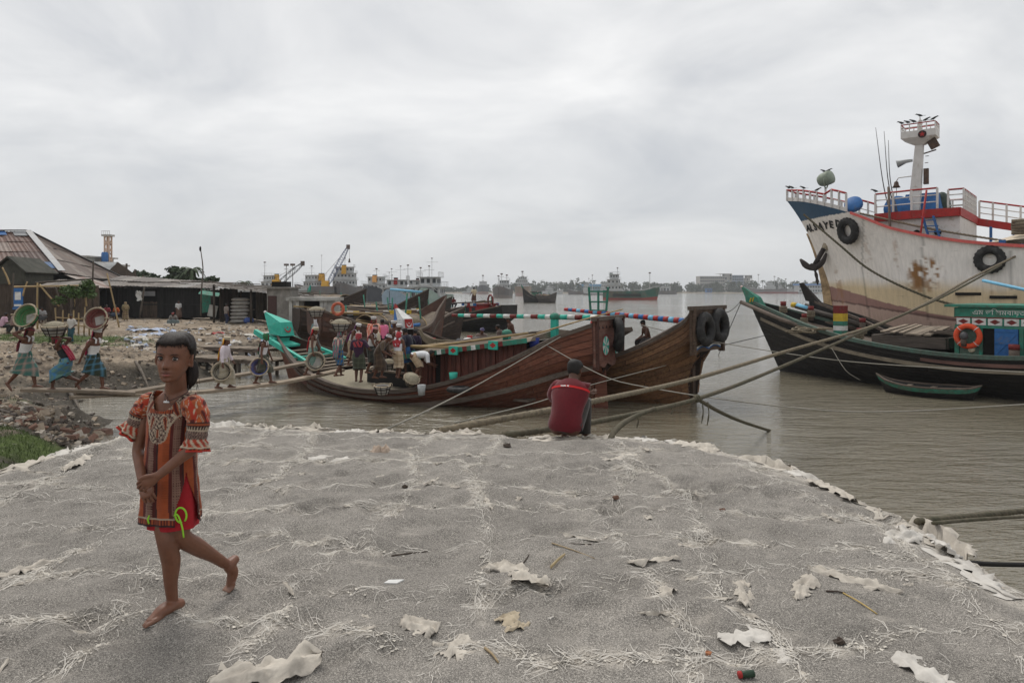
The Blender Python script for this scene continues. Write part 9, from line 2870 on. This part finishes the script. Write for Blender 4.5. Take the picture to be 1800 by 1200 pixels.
BIG=[((908,1008),.44,.16,.055,-.45,'largest crumpled white cloth, middle of the near sand',m_cloth),((736,1100),.22,.12,.035,-.3,'bunched white scrap left of the tan rag',m_cloth),((902,1094),.17,.12,.030,.2,'tan translucent rag below the largest cloth',M('tan_rag',(.44,.37,.27),.9,.15,9,.4)),((1310,1118),.25,.11,.012,-.3,'flat white sheet in the lower right sand',m_clothw),((1625,1180),.34,.14,.04,-.6,'long white sheet at the bottom right corner',m_clothw),((1415,1030),.34,.10,.04,-.6,'white rag trailing threads, right of centre',m_cloth),((1500,1020),.46,.10,.04,-.3,'long pale strip folded beside the white rag',m_cloth),((1305,1042),.34,.09,.035,.1,'knotted off white rag with two ears',m_cloth),((800,1140),.22,.15,.035,.3,'pale rag at the bottom edge left of centre',m_cloth),((600,806),.75,.16,.03,.1,'long white cloth trailing behind the pouch on the far sand',m_clothw),((668,793),.20,.16,.09,.2,'brownish tied pouch on the far sand',M('pouch_cloth',(.42,.33,.26),.9,.2,9,.4)),((1080,805),.5,.18,.03,.05,'shredded pale cloth on the far right sand',m_cloth),((1150,985),.30,.06,.03,-1.1,'thin looped strip right of the wood chip',m_cloth),((1162,1046),.28,.06,.03,-.15,'pale strip at the foot of the loop',m_cloth),((1460,860),.7,.16,.05,-.3,'long rag along the right rim of the heap',m_cloth),((1590,945),.55,.18,.06,-.4,'white sheet folded over the right rim',m_clothw),((1660,965),.45,.16,.06,-.5,'second sheet folded over the right rim, nearer',m_clothw),((1245,790),.6,.16,.05,-.3,'pale rag at the corner of the far rim',m_cloth),((55,1000),.34,.10,.04,.3,'dirty white strip behind the girl at left',m_cloth),((140,812),.7,.14,.05,.3,'pale cloth bunched on the left slope',m_cloth),((470,1180),.45,.16,.04,.2,'rag with fringe at the bottom edge',m_cloth),((1375,1153),.11,.07,.012,.1,'little white triangle of cloth, lower right',m_clothw),((966,1086),.05,.035,.01,.1,'small white triangle beside the tan rag',m_clothw)]
for k,((px,py),l,w,cr,rz,lab,mt)in enumerate(BIG):
 me=scrap_mesh(100+k,l,w,cr,22,14)
 o=tag(link('cloth_scrap',me,mt,smooth=True),lab,'scrap')
 p=S_(px,py);lay(o,(p.x,p.y,p.z+.004),rz)
proto=[scrap_mesh(500+k,l,w,c,10,6)for k,(l,w,c)in enumerate(((.20,.05,.018),(.12,.06,.018),(.30,.05,.022),(.09,.05,.014),(.16,.09,.02),(.24,.035,.02),(.07,.05,.016),(.38,.06,.024)))]
for m_ in proto:m_.materials.append(m_cloth)
rr=random.Random(321)
cand=[(x,y)for s_ in SEAMS for x,y in s_ if vfbm(x*2.3,y*2.3,3,141)>-.10]
for k in range(285):
 if k<250:
  x,y=rr.choice(cand);x+=rr.gauss(0,.035);y+=rr.gauss(0,.035)
 else:
  x,y=rr.uniform(-5,2.5),rr.uniform(1.5,7.6)
 if poly_sd(np.array([x]),np.array([y]),EDGE)[0]<.05 or y<1.3 or(abs(x+1.63)<.22 and abs(y-3.3)<.3):continue
 o=bpy.data.objects.new('cloth_scrap',rr.choice(proto));COL.objects.link(o)
 tag(o,'torn off white scrap of cloth half buried in the grey sand','scrap','cloth scraps on the sand heap')
 lay(o,(x,y,sh(x,y)+.001),rr.uniform(0,6.28))
 s_=rr.uniform(.28,.85);o.scale=(s_,s_*rr.uniform(.6,1.1),s_*rr.uniform(.9,1.6))
fv,ff=[],[]
def strand(x,y,an,ln,wd,curl,nseg=5,lift=.004):
 base=len(fv)
 for i in range(nseg+1):
  t=i/nseg
  cx,cy=math.cos(an)*wd,math.sin(an)*wd
  z=FIBZ(x,y)+.003+lift*math.sin(math.pi*t)
  fv.append((x-cy,y+cx,z));fv.append((x+cy,y-cx,z+.001))
  an+=curl*rr.uniform(.3,1.3);x+=math.cos(an)*ln/nseg;y+=math.sin(an)*ln/nseg
 for i in range(nseg):
  ff.append((base+2*i,base+2*i+1,base+2*i+3,base+2*i+2))
gx_=np.linspace(-6.2,3.2,380);gy_=np.linspace(.6,8.6,330)
GX,GY=np.meshgrid(gx_,gy_);GZ=sand_h(GX.copy(),GY.copy())
def FIBZ(x,y):
 i=min(328,max(0,(y-.6)/(8.0/329)));j=min(378,max(0,(x+6.2)/(9.4/379)))
 a,b=int(i),int(j);u,v=i-a,j-b
 return float(GZ[a,b]*(1-u)*(1-v)+GZ[a+1,b]*u*(1-v)+GZ[a,b+1]*(1-u)*v+GZ[a+1,b+1]*u*v)
for s_ in SEAMS:
 for(x,y),(x2,y2)in zip(s_,s_[1:]):
  dn=vfbm(x*2.3,y*2.3,3,141)
  if poly_sd(np.array([x]),np.array([y]),EDGE)[0]<-.1:continue
  an=math.atan2(y2-y,x2-x)
  for q in range(int(10+60*max(0,dn+.18))):
   strand(x+rr.gauss(0,.05)*abs(math.cos(an))+rr.gauss(0,.022),y+rr.gauss(0,.05)*abs(math.sin(an))+rr.gauss(0,.022),an+rr.gauss(0,.42)+(math.pi if rr.random()<.5 else 0),rr.uniform(.03,.12),rr.uniform(.0006,.0014),rr.uniform(-.35,.35),4)
kv,kf=[],[]
for s_ in SEAMS:
 for(x,y),(x2,y2)in zip(s_,s_[1:]):
  dn=vfbm(x*2.3,y*2.3,3,141)
  if dn<-.22 or poly_sd(np.array([x]),np.array([y]),EDGE)[0]<0:continue
  for q in range(int(8+85*(dn+.22))):
   t=rr.random();fx,fy=lerp(x,x2,t)+rr.gauss(0,.026),lerp(y,y2,t)+rr.gauss(0,.026)
   z=FIBZ(fx,fy);s1=.0022+.0085*rr.random()**2.5;a1=rr.uniform(0,6.28);o=len(kv)
   for q4 in range(4):
    r4=s1*rr.uniform(.5,1.4);kv.append((fx+r4*math.cos(a1+q4*1.57),fy+r4*math.sin(a1+q4*1.57),z+.001+s1*rr.uniform(0,.7)))
   kf.append((o,o+1,o+2,o+3))
me=bpy.data.meshes.new('cloth_flecks');me.from_pydata(kv,[],kf)
tag(link('cloth_flecks',me,M('fleck_cloth',(.56,.52,.455),.95,.2,14,.3)),'dirty cream flecks of rotted cloth in lines across the grey sand','flecks',kind='stuff')
for k in range(1100):
 x,y=rr.uniform(-5.2,2.7),rr.uniform(1.2,7.8)
 if poly_sd(np.array([x]),np.array([y]),EDGE)[0]>0:
  strand(x,y,rr.uniform(0,6.28),rr.uniform(.015,.07),rr.uniform(.0005,.0011),rr.uniform(-.4,.4),4)
me=bpy.data.meshes.new('loose_fibres');me.from_pydata(fv,[],ff)
tag(link('loose_fibres',me,m_fib),'white threads of unravelled cloth strewn over the grey sand','fibres',kind='stuff')
ex=[(x,y)for x,y in EDGE if y>.5]
ex=spline([Vector((x,y,0))for x,y in ex],160)
k=0;part_n=0
while k<150:
 ln=rr.randint(4,8)
 seg=ex[k:k+ln+1]
 if len(seg)<3:break
 if rr.random()<.16:k+=2
 hgt=rr.uniform(.02,.085)if seg[0].y>6.6 else rr.uniform(.012,.04)
 wid=rr.uniform(.10,.30);sft=rr.uniform(-.22,-.04)
 P=spline(seg,20)
 rows=[]
 ph=rr.uniform(0,90)
 for i,p in enumerate(P):
  d=(P[min(i+1,19)]-P[max(i-1,0)]).normalized();out=Vector((d.y,-d.x,0))
  if(Vector((p.x,p.y,0))-Vector((-1,4,0))).dot(out)<0:out=-out
  env=(math.sin(math.pi*(i+.6)/20.2))**.4
  row=[]
  for j in range(9):
   t=j/8
   q=p+out*(sft*env**.5+(wid+.04)*t*(.35+.65*env)+.07*fbm(i*.45,t*3,ph)+(.05*rr.uniform(-1,1)if j in(0,8)else 0))
   z=sh(q.x,q.y)if t<.75 else sh((p+out*.02).x,(p+out*.02).y)
   up_=hgt*env*(math.sin(min(1,t*1.15)*math.pi*.62)**1.5)*(.25+1.5*abs(fbm(i*1.1,j*.35,ph+7)))*1.2
   if j==8:up_*=.55+.7*rr.random()
   row.append(Vector((q.x,q.y,z+.004+max(0,up_)-(.10*max(0,t-.82)/.18 if t>.82 else 0)*.4)))
  rows.append(row)
 o=MB().grid(rows).obj('cloth_edge',m_cloth if part_n%3 else m_clothw,smooth=True)
 tag(o,'frayed white cloth lip along the rim of the sand heap','cloth edge','cloth lips round the heap')
 part_n+=1
 k+=ln
def stick(label,a,b,r,mat,flat=1.0):
 pa,pb=S_(*a),S_(*b)
 o=MB().tube(spline([pa+Vector((0,0,r)),pa.lerp(pb,.5)+Vector((.004,0,r*1.6)),pb+Vector((0,0,r))],7),[r,r,r*.95,r*.9,r*.85,r*.8,r*.6],6,flat=flat).obj('stick',mat,smooth=True)
 tag(o,label,'stick')
m_reed=M('dry_reed',(.33,.25,.15),.8,.25,20,.2)
m_dkst=M('dark_twig',(.06,.045,.035),.9,.3,20,.2)
stick('long thin reed lying right of the largest cloth',(970,955),(1045,982),.004,m_reed)
stick('reddish reed crossing the long reed',(1040,957),(965,956),.0035,m_dkst)
stick('pale wood chip like a flat ruler',(968,1000),(993,977),.012,M('fresh_wood',(.48,.38,.22),.8),.35)
stick('short bent dark twig left of the wood chip',(918,993),(930,975),.004,m_dkst)
stick('dark forked twig left of the fibres',(688,978),(752,970),.005,m_dkst)
stick('long bent reed in the right sand',(1482,1043),(1542,1080),.0045,M('yellow_reed',(.44,.32,.12),.8))
stick('dark end of the bent reed',(1452,1040),(1486,1043),.005,m_dkst)
stick('bamboo splinter near the bottom centre',(852,1140),(876,1166),.006,m_reed)
for k,(px,py,s_,lab,mt)in enumerate(((1475,1130,.020,'dark brown stone in the lower right sand',m_dkst),(1083,877,.022,'brown stone on the middle sand',M('brown_stone',(.12,.07,.05),.9)),(895,1043,.016,'reddish stone under the largest cloth',M('brown_stone',(1,1,1))),(892,786,.03,'black lump on the far rim sand',m_dkst),(848,1030,.014,'little white pebble left of the largest cloth',m_clothw),(1270,898,.018,'red brown stone right of the middle sand',M('brown_stone',(1,1,1))),(1245,1150,.012,'orange crumb of brick near the bottom',M('orange_crumb',(.42,.18,.09),.9)),(712,857,.02,'dark pebble on the far left sand',m_dkst))):
 p=S_(px,py);rr2=random.Random(k)
 mb=MB();mb.ball((0,0,s_*.5),(s_*1.3,s_,s_*.7),8,6);mb.v=[tuple(Vector(v)*(1+.25*rr2.uniform(-1,1)))for v in mb.v]
 o=tag(mb.obj('stone',mt),lab,'stone');o.location=p
wc=MB().loft([[Vector((-.05,-.018,.0)),Vector((.02,-.028,0)),Vector((.055,.012,0)),Vector((-.03,.022,0))],[Vector((-.05,-.018,.006)),Vector((.02,-.028,.008)),Vector((.055,.012,.012)),Vector((-.03,.022,.006))]]).obj('foam_chip',m_white)
wc.location=S_(692,1023);tag(wc,'flat white foam chip left of the largest cloth','chip')
bt=thing('battery_can','small dark green can with a red end lying at the bottom edge','can',S_(1312,1190),.15)
MB().lathe([(.014,-.032),(.014,.032)],12,(0,0,.014),Matrix.Rotation(R(90),3,'Y')).obj('can_body',M('bottle_green',srgb(38,60,44),.5),bt,True)
MB().lathe([(.0145,-.034),(.0145,-.022)],12,(0,0,.014),Matrix.Rotation(R(90),3,'Y')).obj('red_end',m_redp,bt,True)
#  rubble, litter and grass on the bank
def rubble(name,label,n,region,smin,smax,mats,seed,cat='rubble',lift=.3):
 r2=random.Random(seed)
 mb=MB();k=0;tries=0
 P=[]
 while len(P)<n and tries<n*12:
  tries+=1
  P.append(region(r2))
 xs_=np.array([p[0]for p in P]);ys_=np.array([p[1]for p in P]);zs_=bank_h(xs_,ys_)
 for(x,y),z in zip(P,zs_):
  if z<-.05 or(y<17 and grass_mask(np.array([x]),np.array([y]))[0]>.5):continue
  s=smin+(smax-smin)*r2.random()**2.6
  c=Vector((x,y,z+s*lift))
  a,b_,d=s*r2.uniform(.6,1.4),s*r2.uniform(.45,1.0),s*r2.uniform(.25,.7)
  M3=Matrix.Rotation(r2.uniform(0,6.3),3,'Z')@Matrix.Rotation(r2.gauss(0,.35),3,'X')@Matrix.Rotation(r2.gauss(0,.35),3,'Y')
  v=[M3@Vector((sx*a*r2.uniform(.6,1),sy*b_*r2.uniform(.6,1),sz*d*r2.uniform(.6,1)))+c for sz in(-1,1)for sx,sy in((-1,-1),(1,-1),(1,1),(-1,1))]
  mb.add(v,[(3,2,1,0),(4,5,6,7),(0,1,5,4),(1,2,6,5),(2,3,7,6),(3,0,4,7)],r2.randrange(len(mats)))
 return tag(mb.obj(name,mats),label,cat,kind='stuff')
m_br=M('broken_brick',(.20,.115,.085),.9,.3,6,.3);m_st=M('pale_rubble',(.34,.30,.25),.9,.25,6,.3);m_dk=M('muddy_rubble',(.12,.10,.085),.95,.3,6,.3);m_lit=M('pale_litter',(.46,.43,.38),.8,.2,8,.2);m_tn=M('tan_rubble',(.30,.24,.18),.9,.25,6,.3);m_blu=M('blue_litter',srgb(168,178,198),.8,.2,8)
def along_bank(r2):
 t=r2.random()
 x0,y0=lerp(-15.5,-10.7,t),lerp(17.2,18.0,t)
 return(x0+r2.gauss(0,.7),y0-abs(r2.gauss(0,1.0)))
def near_bank(r2):
 return(r2.uniform(-17,-9.6),r2.uniform(15.2,19))
def mound(r2):
 return(r2.gauss(-17.5,3.2),r2.gauss(25,2.6))
def yard(r2):
 y=r2.uniform(24,58);return(-.30*y-r2.random()**1.3*.48*y-r2.uniform(0,2),y)
def inlet(r2):
 a=r2.uniform(30,46);return(-.35*a-r2.random()*a*.22,a)
rubble('rubble','broken brick and stone tipped along the bank below the gangplank',1700,along_bank,.02,.14,[m_br,m_st,m_dk,m_tn,m_dk,m_tn],1)
rubble('rubble','loose stones and chips scattered on the near bank',900,near_bank,.015,.09,[m_st,m_dk,m_tn,m_lit],2)
rubble('rubble','clods and stones on the mud mound behind the porters',1500,mound,.02,.11,[m_dk,m_tn,m_tn,m_dk,m_tn,m_st],3)
rubble('litter','pale litter trodden into the open yard',1300,yard,.02,.15,[m_tn,m_tn,m_st,m_lit,m_tn,m_dk],4,'litter',.08)
rubble('litter','white and tan scraps heaped round the head of the inlet',1100,inlet,.03,.2,[m_lit,m_tn,m_tn,m_st,m_tn,m_lit,m_dk,m_blu],5,'litter',.10)
for k,(px,py,Y,s_,lab)in enumerate(((95,691,17.7,.20,'pale concrete lump on the bank edge beside the gangplank'),(116,716,17.2,.22,'broken brick corner below the loose plank'),(150,706,17.6,.24,'long red brick slab at the water edge'),(186,712,17.9,.22,'muddy brick block nearest the water'),(70,735,16.2,.16,'grey stone half way down the rubble'),(127,730,16.8,.18,'brown brick end among the rubble'))):
 p=W(px,py,Y);z=bh(p.x,p.y);r2=random.Random(k)
 mb=MB();mb.box((0,0,.3*s_),(s_*1.7,s_*1.0,s_*.75),taper=.85);mb.v=[tuple(Vector(v)+Vector((r2.uniform(-1,1),r2.uniform(-1,1),r2.uniform(-1,1)))*s_*.12)for v in mb.v]
 o=tag(mb.obj('brick_lump',m_br if 'brick' in lab else m_st),lab,'brick');o.location=(p.x,p.y,z);o.rotation_euler=(r2.gauss(0,.2),r2.gauss(0,.2),r2.uniform(0,3))
DRY=[(285,577,41,2.6,1.0,'white and blue sheets spread to dry on the inlet bank',m_blu),(262,572,43,2.0,.9,'pale blue sheet left of the white spread',m_blu),(318,580,40,2.2,.8,'white sheet right of the blue spread',m_lit),(240,612,31.5,.9,.5,'small white tent shaped cloth on the mud',m_lit),(405,590,40,1.6,.8,'white sacks sliding down to the jetty',m_lit),(430,578,44,2.0,1.0,'pale heap of sheets beside the sack store',m_lit),(383,583,42,.9,.4,'small red cloth on the slope',m_redp),(462,560,46,1.6,1.2,'grey white bundle by the concrete hut',m_lit),(172,590,34,1.5,.5,'white strip on the grass edge',m_lit),(235,585,38,1.6,.6,'cream strip beside the drying sheets',m_lit),(345,572,46,1.8,.7,'tan sheet near the squatting person',m_tn)]
for k,(px,py,Y,l,w,lab,mt)in enumerate(DRY):
 p=W(px,py,Y);me=scrap_mesh(900+k,l,w,.14,18,12)
 o=tag(link('cloth_sheet',me,mt,smooth=True),lab,'cloth');o.location=(p.x,p.y,bh(p.x,p.y)+.03);o.rotation_euler=(0,0,k*.7)
for k,(a,b,Y0,Y1,lab)in enumerate((((118,634,24),(140,655,21.5),0,0,'bleached driftwood log on the mound face'),((238,652,27),(262,668,26),0,0,'pale forked branch at the inlet mud'),((60,660,19.5),(84,648,20.5),0,0,'short grey stick behind the left porter'))):
 pa,pb=W(*a),W(*b);pa.z=bh(pa.x,pa.y)+.04;pb.z=bh(pb.x,pb.y)+.06
 tag(MB().tube(spline([pa,pa.lerp(pb,.5)+Vector((0,0,.08)),pb],7),[.05,.055,.06,.05,.045,.035,.02],6).obj('driftwood',m_greybd,smooth=True),lab,'driftwood')
gv,gf=[],[]
rg=random.Random(44)
GP=[]
for _ in range(30000):
 x,y=rg.uniform(-14.5,-5.5),rg.uniform(8.6,16);GP.append((x,y,rg.uniform(.03,.10)))
for _ in range(16000):
 x,y=rg.uniform(-33,-15),rg.uniform(17.5,39);GP.append((x,y,rg.uniform(.06,.18)))
gx=np.array([p[0]for p in GP]);gy=np.array([p[1]for p in GP]);gz=bank_h(gx,gy);gmk=grass_mask(gx,gy)+.35*vfbm(gx*1.4,gy*1.4,3,81)
for(x,y,hh),z,g in zip(GP,gz,gmk):
 if g<.34 or z<.15:continue
 a=rg.uniform(0,6.28);w=hh*.09;dx,dy=math.cos(a)*w,math.sin(a)*w
 lx,ly=rg.gauss(0,hh*.4),rg.gauss(0,hh*.4)
 o=len(gv)
 gv+=[(x-dx,y-dy,z-.01),(x+dx,y+dy,z-.01),(x+lx,y+ly,z+hh)]
 gf.append((o,o+1,o+2))
me=bpy.data.meshes.new('grass');me.from_pydata(gv,[],gf)
tag(link('grass',me,M('grass_blades',(.058,.088,.022),.8,.4,3,0)),'short green grass on the bank beside the sand heap and in the yard','grass',kind='stuff')
#  river haze
hz=MB();hz.box((300,1000,12.5),(4200,2400,31))
mh=bpy.data.materials.new('haze');mh.use_nodes=True
hn_=mh.node_tree;hn_.nodes.clear()
ho_=hn_.nodes.new('ShaderNodeOutputMaterial');hv=hn_.nodes.new('ShaderNodeVolumePrincipled')
hv.inputs['Color'].default_value=(.86,.90,.95,1);hv.inputs['Density'].default_value=0.00027;hv.inputs['Anisotropy'].default_value=0.0
hn_.links.new(hv.outputs[0],ho_.inputs['Volume'])
o=hz.obj('haze',mh)
tag(o,'thin pale haze lying over the whole river','haze',kind='stuff')
